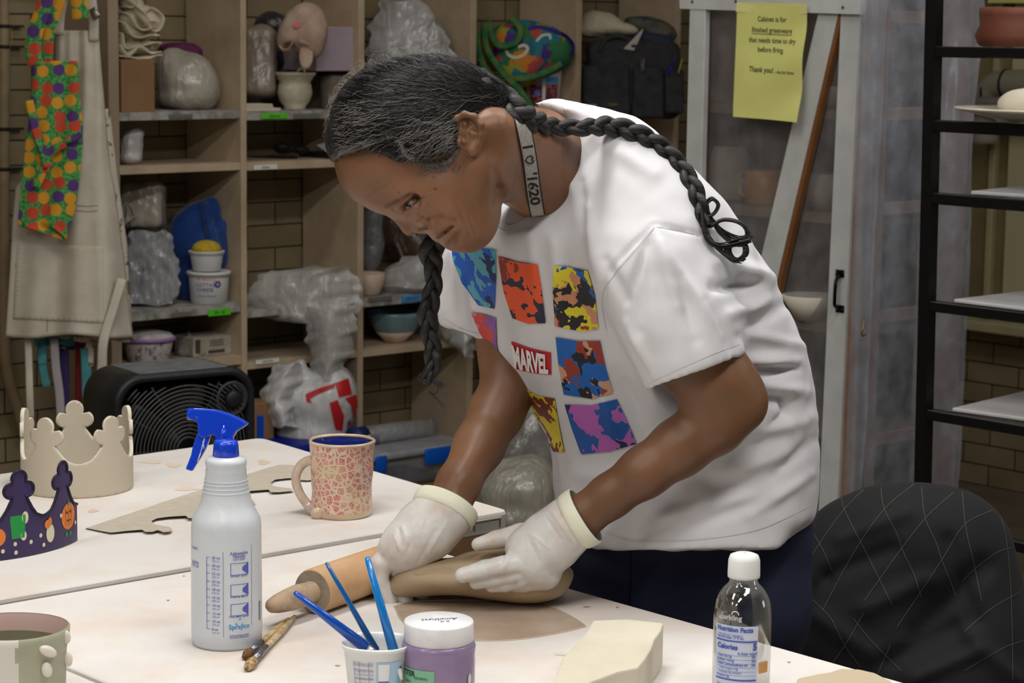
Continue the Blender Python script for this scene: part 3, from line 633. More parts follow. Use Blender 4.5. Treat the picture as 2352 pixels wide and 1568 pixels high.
MRED=mat('red_bag_print',(188,34,38),.45)
for poly in ([(770,880),(800,868),(808,905),(778,912)],[(757,925),(775,918),(790,955),(786,990),(770,985)],[(792,915),(818,905),(824,960),(812,962),(806,930)],[(800,965),(820,975),(818,990),(798,985)],[(702,905),(730,893),(770,880),(768,890),(735,903),(712,915)],[(702,905),(712,915),(716,925),(704,922)]):
    ob('red_lettering',decal(BV,poly,.0015),MRED,bag)
# ================================================================== column 3
d=dep(at('30',940,.12)); z0=SZ['30']+.0008
ob('plastic_sack',blob([E(930,95,84,100,.1,d,.04),E(900,150,62,90,.09,d,.03),E(985,130,60,84,.09,d,.03),E(925,20,36,40,.06,d,.02)],.0055,.008,15,4,71,z0),PG,label='big grey translucent plastic sack filling the compartment above the woman\'s head',cat='plastic bag')
ob('film',psheet([(0,880,970),(60,850,1010),(130,842,1050),(200,842,1052)],d-.11,.018,42,.03),PDR,bpy.data.objects['plastic_sack'])
ob('white_bag',blob([('b',P(945,70,d-.11),(.052,.07,.012),np.array([VA[0]*.94+VA[1]*.34,VA[1]*.94-VA[0]*.34,VA[2]]),.01,.02),E(1000,115,26,22,.02,d-.1,.02),E(1020,140,30,30,.03,d-.08,.03)],.0045,.004,24,3,72),PM,label='pale crumpled plastic bag laid on the front of the grey sack',cat='plastic bag')
z0=SZ['32']+.0008; d=dep(at('32',935,.16))
ob('brown_bag',blob([E(935,545,58,58,.06,d,.02),E(900,520,26,48,.05,d-.03,.02),E(970,570,50,50,.06,d,.02),CN(890,500,d-.05,8,925,590,d-.06,10)],.0048,.006,20,4,73),plastic('brown_plastic',(86,64,52),.04,.3,26,.8),label='dark brown plastic bag bulging behind the woman\'s nose',cat='plastic bag')
d=dep(at('32',858,.2))
ob('plastic_sheet',blob([E(860,540,26,70,.03,d,.02),E(850,590,20,40,.03,d,.02),E(858,480,24,40,.03,d,.02)],.0048,.005,24,3,74),PC,label='bluish clear plastic hanging at the left of the brown bag',cat='plastic bag')
b=at('32',852,.09,660); MBIS=mat('pink_bisque',(212,190,172),.7,noise=(30,(198,172,154),.3,.7))
bw=lathe([(.030,.0006),(.034,.004),(.046,.03),(.052,.066),(.049,.068),(.042,.03),(.028,.008)],b-A*.01,48); ob('bisque_bowl',bw,MBIS,label='unglazed pinkish bisque vessel at the left end of the third column shelf',cat='bowl')
d=dep(at('32',950,.07))
ob('clear_bag',blob([E(945,640,72,44,.06,d,.03),E(985,625,46,54,.055,d,.02),E(905,655,28,26,.04,d,.02),E(1010,650,30,50,.05,d,.02)],.0045,.007,22,4,75,z0),PM,label='puffy clear plastic bag on the shelf right of the bisque vessel',cat='plastic bag')
ob('film',psheet([(590,930,1010),(620,890,1020),(660,872,1020)],d-.07,.014,41,.04),PDR,bpy.data.objects['clear_bag'])
z0=SZ['33']+.0006
MBLG=mat('pale_blue_glaze',(122,150,152),.3,noise=(12,(100,128,132),.3,.7),coat=.3)
def bowl(px,back,rpx,py_top,py_bot,label,zadd=0):
    b=at('33',px,back,740); b[2]+=zadd; dd=dep(b); mp=dd/FPX; rr=rpx*mp; h=P(px,py_top,dd)[2]-P(px,py_bot,dd)[2]
    pf=[(.38,0.01),(.42,.04),(.52,.16),(.74,.36)]; V=[]
    wob=lambda r,hh,t:r*(1+.02*math.sin(3*t+1)+.012*math.sin(7*t))
    t=thing('glazed_bowl',label,'bowl',b,'pale blue bowls nested on the lower shelf')
    ob('foot',lathe([(rr*x,h*y) for x,y in pf]+[(rr*.70,h*.36),(rr*.4,h*.1)],b,64,fn=wob),MBIS,t)
    ob('glazed_rim',lathe([(rr*x,h*y) for x,y in [(.74,.36),(.88,.58),(.97,.85),(1.0,1.0),(.97,1.01),(.93,.86),(.82,.55),(.69,.37)]],b,64,fn=wob,cap=(False,False)),MBLG,t)
bowl(906,.10,64,712,783,'pale blue glazed bowl with a bare pinkish foot, front one of the nested pair'); bowl(925,.2,52,707,772,'pale blue glazed bowl peeking out behind the front bowl',.0)
d=dep(at('33',1040,.0))-.03
ob('plastic_drape',psheet([(690,1005,1080),(730,1010,1095),(780,1030,1094),(822,1060,1082)],d-.06,.014,43,.04),PDR,label='second thin film of plastic over the shelf edge just below the right sleeve',cat='plastic bag')
ob('draped_plastic_bag',blob([E(1045,730,38,60,.04,d,.02),CN(1030,700,d,26,1030,770,d-.02,16,.02),CN(1060,740,d,22,1070,806,d-.02,14,.02)],.0048,.007,20,4,76),PM,label='thin plastic bag hanging over the shelf edge just below the right sleeve',cat='plastic bag')
# lower level column 3: storage bin, roll
zf=.36
c=sh(955,1060,-.30); d=dep(c)
stand=thing('storage_crate','low wooden crate under the clear storage bin','crate',(c[0],c[1],0.0))
bx=P(948,1085,d)
binm=plastic('bin_clear',(150,152,160),.5,.25,6,.1)
bt=thing('storage_bin','clear plastic storage bin with blue latches behind the far table edge','storage bin',(bx[0],bx[1],.18))
zt=P(948,1042,d)[2]; Lb,Wb=.36,.30; cb2=np.array([bx[0],bx[1],0])+B*.13
cb2=cb2+A*.01
ob('slat_box',bbox_round(cb2+Z*.09,(.34,.28,.178),AXT,.004,1),MCARD,stand,smooth=False)
ob('body',bbox_round(cb2+Z*((zt+.18)/2),(Lb,Wb,zt-.182),AXT,.02,3),binm,bt)
ob('lid',bbox_round(cb2+Z*(zt+.012),(Lb+.03,Wb+.03,.022),AXT,.008,3),plastic('bin_lid',(176,178,184),.2,.3,10,.2),bt)
lt=cb2-B*(Wb/2+.018)
MLATCH=mat('blue_latch',(8,84,186),.35)
ob('latch',bbox_round(lt+A*.055+Z*(zt-.006),(.1,.012,.05),AXT,.005,2),MLATCH,bt); ob('latch',bbox_round(lt-A*.16+Z*(zt-.006),(.04,.012,.05),AXT,.005,2),MLATCH,bt)
zr=zt+.024
ra=cb2+Z*(zr+.028)-B*.03
r0=ra-A*.13; r1=ra+A*.15
rl=thing('plastic_wrap_roll','roll of clear plastic with a dark blue end label lying on the storage bin lid','roll',(ra[0],ra[1],zr))
ob('roll',tube([r0,r0+(r1-r0)*.5,r1],.0275,24),PC,rl); ob('end_label',tube([r0-A*.03,r0+A*.02],.0285,24),mat('navy_label',(20,40,92),.5),rl)
ob('label_window',map2d(rect2d(.006,-.008,.018,.008),lambda x,y:r0+A*x-B*.0292+Z*y),mat('label_white',(190,196,186),.5),rl,smooth=False)
# dark blue lidded bin left of it (below shopping bag)
c=P(745,1058,d-.05); cc=np.array([c[0],c[1],0])+B*.1
zt2=P(760,1022,d-.05)[2]
bb=thing('blue_lidded_bin','storage tote with a royal blue lid beneath the white shopping bag','storage bin',(cc[0],cc[1],0))
ob('body',bbox_round(cc+Z*(zt2/2),(.30,.26,zt2-.01),AXT,.02,3),mat('dark_tote',(34,38,66),.5),bb)
ob('lid',bbox_round(cc+Z*(zt2+.003),(.345,.30,.034),AXT,.012,3),mat('royal_blue_lid',(16,28,132),.4),bb)
c=P(617,985,d-.1); 
ob('brown_carton',bbox_round(np.array([c[0],c[1],P(620,925,d-.1)[2]/2])+B*.06,(.07,.08,P(620,925,d-.1)[2]),AXT,.003,1),MCARD,smooth=False,label='narrow brown carton standing right of the black fan',cat='box')
c=P(598,985,d-.32); zz=P(598,953,d-.32)[2]
ob('blue_level',bbox_round(np.array([c[0],c[1],zz/2]),(.018,.012,zz),AXT,.002,1),mat('blue_tool',(10,70,190),.4),smooth=False,label='slim bright blue upright strip between the fan and the brown carton',cat='tool')
# bagged clay heap on the floor behind the far table, column 4
d=5.1
zt=None
ob('clay_bag',blob([E(1190,1120,92,78,.16,d,.05),E(1140,1140,60,60,.14,d,.04),E(1230,1150,56,100,.14,d,.04),E(1190,1190,110,60,.16,d,.04)],.0075,.012,11,4,81),plastic('grey_clay_bag',(142,138,126),.03,.3,20,.7),label='big grey-green plastic clay sack below the woman\'s chest, beyond the far table corner',cat='bagged clay')
ob('clay_bag',blob([E(1220,990,60,80,.1,d+.35,.04),E(1180,1040,50,60,.1,d+.35,.04),E(1255,1060,34,60,.1,d+.35,.04)],.0065,.01,14,4,82),plastic('grey_clay_bag2',(118,116,112),.05,.3,20,.7),label='smaller dull grey plastic sack stacked behind the big clay sack',cat='bagged clay')
ob('carton',bbox_round(np.array([*P(1190,1230,d)[:2],.11]),(.5,.35,.22),AXT,.01,1),MCARD,smooth=False,label='low brown box under the clay sacks on the floor',cat='box')
ob('carton',bbox_round(np.array([*P(1215,1230,d+.36)[:2],.18]),(.34,.26,.36),AXT,.01,1),MCARD,smooth=False,label='taller brown box behind the low one, holding the dull grey sack',cat='box')
# ================================================================== column 4
z0=SZ['40']+.0006
t,b,rt,rb,h=tub('ice_cream_pail','40',1248,.09,43,36,152,MWP,'white pail printed with maroon and sky blue, under the colourful cloth bag','pail')
f=onlathe(b,rt*.97,rb,h); ff=onlathe(b,rt*.97,rb,h,.0012)
ob('maroon_print',map2d(rect2d(-.055,.0,.055,h*.55,16),f),mat('maroon_print',(112,24,38),.5,noise=(120,(176,120,130),.4,.55)),t,smooth=False)
ob('sky_print',map2d(rect2d(-.055,h*.56,.055,h*.74,16),f),mat('sky_print',(92,160,222),.5),t,smooth=False)
ob('white_seam',map2d(rect2d(-.004,.0,.006,h*.8,2),ff),MWP,t,smooth=False); ob('barcode',map2d(join2d(*[rect2d(.008+.0022*k,.004,.0092+.0022*k,h*.42) for k in range(8)]),ff),mat('barcode_ink',(50,50,54),.6),t,smooth=False)
ob('blue_dot',map2d(circ2d(-.022,h*.33,.009),ff),mat('blue_dot',(60,130,230),.5),t,smooth=False)
d=dep(at('40',1200,.08))
def vormat(name,cols,scale,rough=.8,uvs=False,seed=0):
    m=bpy.data.materials.new(name); m.use_nodes=True; N,L=nodes(m); b=N['Principled BSDF']; tc=N.new('ShaderNodeTexCoord')
    v=N.new('ShaderNodeTexVoronoi'); v.inputs['Scale'].default_value=scale; n=N.new('ShaderNodeTexNoise'); n.inputs['Scale'].default_value=scale*1.2
    mx=N.new('ShaderNodeMix'); mx.data_type='VECTOR'; mx.inputs[0].default_value=.07
    L.new(tc.outputs['Object'],n.inputs['Vector']); L.new(tc.outputs['Object'],mx.inputs[4]); L.new(n.outputs['Color'],mx.inputs[5]); L.new(mx.outputs[1],v.inputs['Vector'])
    s=N.new('ShaderNodeSeparateColor'); L.new(v.outputs['Color'],s.inputs[0]); k=len(cols)
    r=ramp(N,[(i/k,c) for i,c in enumerate(cols)],True); L.new(s.outputs[0],r.inputs[0]); L.new(r.outputs[0],b.inputs['Base Color']); b.inputs['Roughness'].default_value=rough
    return m
cm=vormat('patchwork_print',[(178,66,62),(30,116,132),(196,120,34),(44,110,60),(150,150,50),(66,42,120),(28,96,110)],22)
ms=blob([E(1215,130,92,56,.08,d,.03,-12),E(1270,118,50,44,.07,d,.03),E(1180,90,60,40,.07,d,.03),E(1230,72,60,22,.06,d,.02,12),E(1200,165,60,34,.07,d,.03,-20)],.0048,.005,18,3,91)
cbag=thing('cloth_bag','colourful patchwork cloth bag with white swirls and green straps, above the printed pail','bag',P(1215,190,d)); ob('bag_body',ms,cm,cbag)
BV=bvh(ms); MGRN=mat('green_strap',(36,104,62),.8,noise=(26,(92,120,60),.4,.6))
def stroke(bv,pts,w,off=.001,nseg=6,dd=None):
    pp=spline(np.array(pts,float),nseg); L_=[];R_=[];V=[]
    for i,p in enumerate(pp):
        t=pp[min(i+1,len(pp)-1)]-pp[max(i-1,0)]; t=t/(np.linalg.norm(t)+1e-9); n=np.array([-t[1],t[0]])*w/2
        for s in (1,0,-1):
            q=p[:2]+n*s
            h,nn=rayhit(bv,*q) if bv else (None,None)
            V.append(h-ray(*q)*off/1 if h is not None else P(q[0],q[1],dd if dd else d-.06))
    m=len(pp); Fc=[(3*i+k,3*i+k+1,3*i+4+k,3*i+3+k) for i in range(m-1) for k in (0,1)]
    return (np.array(V),Fc)
ob('swirl',stroke(BV,[(1160,100),(1165,122),(1182,132),(1202,126),(1212,112),(1204,104),(1190,108)],7),mat('swirl_white',(200,200,176),.8),cbag)
ob('swirl',stroke(BV,[(1232,95),(1245,82),(1262,80),(1264,90)],6),mat('swirl_white',(200,200,176),.8),cbag)
ob('trim',stroke(BV,[(1213,66),(1240,62),(1275,72),(1300,84),(1316,105),(1312,130)],9,.002),mat('violet_trim',(60,40,130),.8),cbag)
for pts in ([(1096,75),(1100,120),(1120,165),(1160,200),(1195,222)],[(1112,50),(1118,110),(1150,160),(1200,215),(1230,262)],[(1122,48),(1140,100),(1180,100),(1196,70),(1175,40)],[(1180,180),(1215,178),(1255,165),(1290,145)]):
    pp=spline([P(x,y,d-.085) for x,y in pts],6); ob('strap',tube(pp,.0105,8,flat=.25,up=TC),MGRN,cbag)
# ================================================================== column 5: tool bag
MDK=mat('charcoal_canvas',(58,58,60),.85,noise=(26,(42,42,44),.35,.65),bump=(180,.25,.001))
d=dep(at('50',1440,.0))-.02
tb=thing('tool_bag','charcoal canvas bucket tool bag with outer pockets hanging from the top shelf edge','tool bag',P(1440,285,d))
ob('bag_body',blob([('b',P(1455,185,d),(.155,.125,.05),VA,.03,.02),E(1440,110,90,26,.06,d,.03)],.006,.005,14,3,95),MDK,tb)
for (x0,x1,y0,y1) in ((1336,1400,150,250),(1372,1448,146,266),(1452,1525,152,272),(1526,1572,160,262)):
    m=d/FPX; ob('pocket',blob([('b',P((x0+x1)/2,(y0+y1)/2,d-.055),((x1-x0)/2*m,(y1-y0)/2*m,.016),VA,.012,.01)],.005,.004,22,3,x0),MDK,tb)
ob('handle',tube(spline([P(1376,120,d-.05),P(1392,90,d-.06),P(1420,82,d-.06),P(1445,92,d-.06),P(1452,110,d-.05)],6),.008,10,flat=.35,up=TC),MDK,tb)
ob('maker_tag',map2d(rect2d(-.015,-.0055,.015,.0055),lambda x,y:P(1409,240,d-.0752)+R*x+U*y),mat('tag_olive',(104,98,60),.7,noise=(300,(40,40,36),.4,.55)),tb,smooth=False)
def rod(name,p,q,r,m,label,cat): ob(name,tube([p,q],r,10),m,label=label,cat=cat)
rod('pen',P(1474,165,d-.075),P(1473,136,d-.07),.003,mat('pen_teal',(30,110,150),.4),'short teal pen end poking out of the tool bag pocket','pen')
rod('pen',P(1478,163,d-.078),P(1479,134,d-.072),.0028,mat('pen_orange',(170,90,30),.4),'orange pencil beside the teal pen in the tool bag','pencil')
rod('pen',P(1535,172,d-.078),P(1546,142,d-.072),.0032,mat('pen_blue',(24,34,170),.4),'royal blue pen in the right tool bag pocket','pen')
rod('paint_brush',P(1558,168,d-.078),P(1567,136,d-.072),.003,mat('pen_wood',(160,150,90),.6),'thin pale wooden stick at the right edge of the tool bag','tool')
ob('wooden_rib',prism([(1432,112),(1448,96),(1472,70),(1478,66),(1474,78),(1462,104),(1456,116)],.004,lambda x,y,w:P(x,y,d-.062+w*.006)),mat('horn_tool',(176,166,156),.5),smooth=False,label='pointed pale horn-shaped tool sticking up out of the tool bag',cat='tool')
d2=d+.02
ob('cream_cloth',blob([E(1372,52,52,28,.05,d2,.02),E(1420,66,50,18,.045,d2,.02,8),E(1350,70,40,18,.05,d2,.02)],.005,.005,24,3,97),MCAN,label='cream cloth folded at the upper left inside the tool bag opening',cat='cloth')
ob('denim_roll',blob([CN(1470,88,d-.02,17,1530,98,d-.02,17)],.005,.003,24),mat('denim',(48,54,72),.85),label='rolled dark denim inside the top of the tool bag',cat='cloth')
ob('camo_cloth',blob([E(1490,60,60,22,.05,d2+.02,.02,10),E(1520,80,36,20,.05,d2+.01,.02)],.005,.005,24,3,98),vormat('camo_cloth',[(70,70,66),(92,88,66),(58,58,60),(84,84,78)],30),label='mottled olive and grey cloth arched above the denim roll',cat='cloth')
# ================================================================== left wall: pipe, aprons, fan
o=thing('wall_pipe','beige vertical conduit pipe clamped to the brick wall at the far left','pipe',wall(8,900,.03))
pp=[wall(x,y,.03) for x,y in ((6,-120),(8,60),(9,200),(9,400),(9,640),(10,780),(20,870),(45,950),(60,1010))]
ob('pipe',tube(spline(pp,5),.0155,18),MPIPE,o)
for y in (60,107,296,388):
    ob('clamp',tube([wall(8,y-4,.03),wall(8,y+4,.03)],.0175,18),mat('dark_clamp',(36,30,24),.6),o)
    ob('clamp_strap',box(wall(22,y,.012),(.08,.02,.006),AXT),mat('dark_clamp',(36,30,24),.6),o,smooth=False)
ob('wire',tube(spline([wall(10,64,.045),wall(24,66,.03),wall(27,85,.03),wall(22,110,.03),wall(21,150,.03),wall(21,210,.03)],6),.002,8),mat('yellow_wire',(150,140,40),.5),label='thin yellow wire looping beside the beige pipe',cat='wire')
# apron hook rail on the shelf side
HK=P(150,-40,5.95)
hk=ob('coat_hook_rail',bbox_round(wall(150,-40,.012)+Z*.0,(.5,.02,.07),AXT,.003,1),mat('rail_wood',(120,96,70),.6),smooth=False,label='wooden hook rail above the aprons',cat='hook rail')
def sheet(rows,depthf,nu=44,nv=70,thick=.0018):
    """rows (py,xl,xr); depthf(u,v)->distance from camera"""
    rows=np.array(rows,float); ys=np.linspace(rows[0,0],rows[-1,0],nv+1)
    def f(u,v):
        y=rows[0,0]+(rows[-1,0]-rows[0,0])*v; xl=np.interp(y,rows[:,0],rows[:,1]); xr=np.interp(y,rows[:,0],rows[:,2])
        yy=y+4*math.sin(u*9)*v
        return P(xl+(xr-xl)*u,yy,depthf(u,v))
    return grid(nu,nv,f)
AD=5.86
def folds(base,amp,n,ph=0,bulge=.04):
    return lambda u,v: base-bulge*math.sin(PI*u)*(.5+.5*v)-amp*(.3+v)*(math.sin(n*PI*u+ph+1.6*v)+.4*math.sin(2.3*n*PI*u+2*ph))
ap=thing('canvas_apron','off-white canvas work apron with a pocket and long ties hanging at the left wall','apron',P(160,780,AD))
MCV=mat('apron_canvas',(208,201,186),.9,noise=(6,(172,162,144),.3,.7),bump=(260,.2,.001))
rows=[(70,128,226),(150,126,232),(240,112,240),(330,88,246),(400,62,256),(430,36,262),(500,30,272),(600,24,286),(680,19,294),(740,15,300),(772,13,306)]
def cdep(u,v):
    return AD-.05*math.sin(PI*u)*(.4+.6*v)-(.008+.012*v)*(math.sin(9*u+1.2*v)+.5*math.sin(21*u+3*v))+.03*(u>.78)*(u-.78)*4*v
apm=sheet(rows,cdep,60,90); ob('apron_panel',apm,MCV,ap,solid=.002)
AV=bvh((apm[0],apm[1])); MST=mat('apron_stitch',(120,112,98),.9)
for pts in ([(34,606),(90,612),(150,618),(238,622)],[(34,611),(90,617),(150,623),(238,628)],[(170,472),(200,474),(225,472)],[(110,606),(110,690),(108,762)],[(168,483),(200,486),(225,484)]): ob('stitching',stroke(AV,pts,2.2,.0012),MST,ap)
ob('pocket',decal(AV,[(40,560),(236,566),(238,742),(30,732)],.003,14),MCV,ap,solid=.001)
ob('neck_strap',tube(spline([P(215,95,AD-.02),P(214,40,AD-.02),P(205,-30,AD)],6),.014,8,flat=.14,up=TC),MCV,ap)
ob('neck_strap',tube(spline([P(134,80,AD-.02),P(138,30,AD-.01),P(150,-30,AD)],6),.014,8,flat=.14,up=TC),MCV,ap)
ob('strap_buckle',bbox_round(P(218,30,AD-.035),(.022,.01,.03),np.array([R*.85+U*.5,TC,U*.85-R*.5]),.004,2),mat('buckle_metal',(130,126,118),.3,metal=.8),ap)
ob('waist_tie',tube(spline([P(64,765,AD),P(66,830,AD),P(68,900,AD-.01),P(70,965,AD)],5),.0098,8,flat=.15,up=TC),MCV,ap)
ob('waist_tie',tube(spline([P(280,640,AD-.03),P(262,700,AD-.05),P(238,780,AD-.06),P(234,840,AD-.05),P(230,890,AD-.04)],5),.013,8,flat=.15,up=TC),MCV,ap)
# aprons behind
def strapobj(t,pts,dd,w,m): ob('waist_tie',tube(spline([P(x,y,dd) for x,y in pts],5),w,8,flat=.15,up=TC),m,t)
MFL=vormat('leaf_print_canvas',[(200,190,176),(196,188,172),(204,194,180),(196,186,170),(124,96,76),(200,190,176)],46,.9)
t=thing('printed_apron','off-white apron with small brown leaf prints behind the plain canvas apron','apron',P(235,800,AD+.05))
ob('apron_panel',sheet([(250,225,252),(420,230,272),(560,210,292),(700,176,300),(782,168,305)],folds(AD+.06,.006,3),30,40),MFL,t,solid=.0018)
strapobj(t,[(208,780),(206,815),(204,840)],AD+.05,.012,MFL)
MTL=mat('teal_cloth',(84,160,164),.8,noise=(20,(64,130,138),.3,.7)); MPU=mat('purple_tie',(58,44,96),.8); MRD=mat('red_tie',(110,22,22),.8)
t=thing('teal_apron','teal apron showing only its hem and twisted ties below the canvas apron','apron',P(120,800,AD+.08))
ob('apron_panel',sheet([(600,70,190),(740,66,180),(792,80,172)],folds(AD+.10,.006,3),24,20),MTL,t,solid=.0018)
strapobj(t,[(98,770),(96,810),(98,838)],AD+.06,.013,MTL); strapobj(t,[(98,838),(102,865),(108,888)],AD+.06,.012,MTL); strapobj(t,[(196,800),(198,850),(200,915)],AD+.05,.014,MTL)
t=thing('purple_apron','dark purple apron seen only as a hem and a tie below the others','apron',P(150,800,AD+.1))
ob('apron_panel',sheet([(600,60,180),(760,84,186),(800,120,170)],folds(AD+.13,.005,3),20,16),MPU,t,solid=.0018); strapobj(t,[(146,800),(147,880),(150,990)],AD+.07,.014,MPU)
t=thing('striped_tie_apron','pale apron with a long ribbed grey tie hanging below the canvas apron','apron',P(128,800,AD+.02))
ob('apron_panel',sheet([(640,60,150),(775,70,165)],folds(AD+.045,.004,3),16,12),mat('pale_grey_cloth',(170,162,160),.85),t,solid=.0018); strapobj(t,[(124,770),(128,840),(136,900),(140,960)],AD+.03,.012,mat('ribbed_tie',(164,158,162),.85))
t=thing('red_apron','dark red apron seen as one tie and an olive hem between the teal ties','apron',P(182,830,AD+.05))
ob('apron_panel',sheet([(640,120,210),(780,130,205),(800,165,190)],folds(AD+.16,.004,3),16,12),MRD,t,solid=.0018); strapobj(t,[(182,790),(181,850),(180,930)],AD+.09,.010,MRD)
# dotted apron (bright)
def dotmat():
    m=bpy.data.materials.new('dotted_cotton'); m.use_nodes=True; N,L=nodes(m); b=N['Principled BSDF']; uv=N.new('ShaderNodeUVMap')
    v=N.new('ShaderNodeTexVoronoi'); v.voronoi_dimensions='2D'; v.inputs['Scale'].default_value=1; v.inputs['Randomness'].default_value=.42; L.new(uv.outputs['UV'],v.inputs['Vector'])
    s=N.new('ShaderNodeSeparateColor'); L.new(v.outputs['Color'],s.inputs[0])
    r=ramp(N,[(0,(206,146,34)),(.36,(80,50,112)),(.66,(190,68,42))],True); L.new(s.outputs[0],r.inputs[0])
    n=N.new('ShaderNodeTexNoise'); n.inputs['Scale'].default_value=5; L.new(uv.outputs['UV'],n.inputs['Vector'])
    g=ramp(N,[(.35,(32,100,48)),(.6,(84,160,80))]); L.new(n.outputs['Fac'],g.inputs[0])
    lt=N.new('ShaderNodeMath'); lt.operation='LESS_THAN'; lt.inputs[1].default_value=.43; L.new(v.outputs['Distance'],lt.inputs[0])
    mx=N.new('ShaderNodeMix'); mx.data_type='RGBA'; L.new(lt.outputs[0],mx.inputs[0]); L.new(g.outputs[0],mx.inputs[6]); L.new(r.outputs[0],mx.inputs[7])
    L.new(mx.outputs[2],b.inputs['Base Color']); b.inputs['Roughness'].default_value=.85; MATS['dotted_cotton']=m; return m
MDOT=dotmat(); DA=AD-.09
da=thing('dotted_apron','bright green apron printed with orange, yellow and purple pumpkin dots, over the canvas apron','apron',P(110,540,DA))
rows=[(140,78,178),(155,74,180),(220,72,183),(280,66,190),(330,58,190),(400,52,184),(450,46,178),(500,42,168),(518,40,158),(548,150,152)]
dm=sheet(rows,lambda u,v:DA-.012*math.sin(PI*u)-.006*(math.sin(7*u+2*v)+.6*math.sin(15*u+5*v)),40,70)
x,y,_=proj(dm[0]); dm=(dm[0],dm[1],np.stack([x/32.,y/32.],1)); ob('apron_panel',dm,MDOT,da,solid=.0018)
def dstrap(pts,w,dd):
    pp=spline([P(x,y,dd) for x,y in pts],8); m=[]; V=[];T=[]
    for i,p in enumerate(pp):
        t=pp[min(i+1,len(pp)-1)]-pp[max(i-1,0)]; t/=np.linalg.norm(t); n=np.cross(t,TC); n/=np.linalg.norm(n)
        for s in(-1,-.33,.33,1): V.append(p+n*w*s+TC*.004*math.sin(s*3)); 
    V=np.array(V); x,y,_=proj(V); Fc=[(4*i+k,4*i+k+1,4*i+5+k,4*i+4+k) for i in range(len(pp)-1) for k in range(3)]
    return (V,Fc,np.stack([x/34+3,y/34],1))
ob('neck_strap',dstrap([(82,150),(76,110),(82,70),(100,20),(116,-30)],.021,DA-.006),MDOT,da,solid=.0018)
ob('neck_strap',dstrap([(110,142),(112,90),(124,40),(150,-20)],.014,DA-.002),MDOT,da,solid=.0018)
ob('neck_strap',dstrap([(186,44),(182,0),(176,-40)],.022,DA-.01),MDOT,da,solid=.0018)
ob('waist_tie',dstrap([(150,330),(120,345),(104,372),(96,400),(82,430)],.010,DA-.035),MDOT,da,solid=.0018)
ob('waist_tie',dstrap([(66,230),(82,300),(100,352),(110,385)],.011,DA-.04),MDOT,da,solid=.0018)
ob('waist_tie',dstrap([(150,322),(172,318),(186,306)],.008,DA-.035),MDOT,da,solid=.0018)
# ------------------------------------------------------------------ fan
FC=P(420,1010,4.95); FA=np.array([math.cos(math.radians(35)),math.sin(math.radians(35)),0]); FB=np.array([-FA[1],FA[0],0]); FAX=np.array([FA,FB,Z])
# place by pixel: top-left and top-right of front face
fpl=P(400,900,4.9); fa=onplane(262,900,fpl,FB); fb_=onplane(588,880,fpl,FB); FW=float((fb_-fa)@FA); fzt=onplane(430,852,fpl,FB)[2]
fc=(fa+fb_)/2; fc[2]=fzt-FW/2; FD=.17
fan=thing('box_fan','black rounded-corner floor fan with a round wire grille in front of the shelf','fan',(fc[0],fc[1],fzt-FW))
MBK=mat('fan_black',(32,33,36),.45,noise=(30,(22,23,26),.3,.7)); 
def rsq(hw,rad,n=10):
    o=[]
    for cx,cy,a0 in((hw-rad,hw-rad,0),(-hw+rad,hw-rad,90),(-hw+rad,-hw+rad,180),(hw-rad,-hw+rad,270)):
        for k in range(n+1): a=math.radians(a0+90*k/n); o.append((cx+rad*math.cos(a),cy+rad*math.sin(a)))
    return o
def ringloft(secs):
    V=[];n=len(secs[0][0])
    for o_,y in secs: V+=[fc+FA*x+FB*y+Z*z for x,z in o_]
    Fc=[(j*n+i,j*n+(i+1)%n,(j+1)*n+(i+1)%n,(j+1)*n+i) for j in range(len(secs)-1) for i in range(n)]
    return (np.array(V),Fc)
hw=FW/2
ob('housing',ringloft([(rsq(hw-.022,.05),.02),(rsq(hw-.016,.055),-.002),(rsq(hw-.004,.06),.0),(rsq(hw,.065),.012),(rsq(hw,.065),FD-.01),(rsq(hw-.01,.06),FD),(rsq(hw-.03,.05),FD),(rsq(hw-.03,.05),.02)]),MBK,fan)
ob('dusty_lit_top',bbox_round(fc+Z*(hw+.0005)+FB*(FD/2),(FW-.13,FD-.02,.004),FAX,.0015,1),mat('dust_toplight_grey',(112,114,116),.9,noise=(26,(86,88,90),.3,.7)),fan,smooth=False)  # paler plate: dust and overhead light both put into its grey
ob('back_panel',(lambda o_:(np.array([fc+FA*x+FB*(FD-.01)+Z*z for x,z in o_]),[tuple(range(len(o_)))]))(rsq(hw-.02,.05)),mat('fan_dark',(14,14,15),.6),fan)
gm=[]
for k in range(3,25):
    r=.0088*k
    pts=[fc+FA*r*math.cos(a)+Z*r*math.sin(a)+FB*(.004-.010*(1-(r/.26)**2)) for a in np.linspace(0,2*PI,73)[:-1]]
    if r<hw-.026: gm.append(tube(pts,.0019,5,closed=True))
    else:
        run=[]
        for q in pts+[pts[0]]:
            x,z=(q-fc)@FA,(q-fc)[2]; ok=abs(x)<hw-.03 and abs(z)<hw-.03
            if ok: run.append(q)
            if (not ok or q is pts[0] and len(run)>1) and len(run)>2: gm.append(tube(run,.0019,5)); run=[]
            elif not ok: run=[]
ob('grille',join(*gm),mat('grille_wire',(74,74,74),.35,metal=.2),fan)
ob('grille_spoke',join(*[tube([fc+(FA*math.cos(a)+Z*math.sin(a))*.03-FB*.004,fc+(FA*math.cos(a)+Z*math.sin(a))*min(.25,(hw-.03)/max(abs(math.cos(a)),abs(math.sin(a))))+FB*.004],.003,6) for a in np.linspace(0,2*PI,13)[:-1]]),MBK,fan)
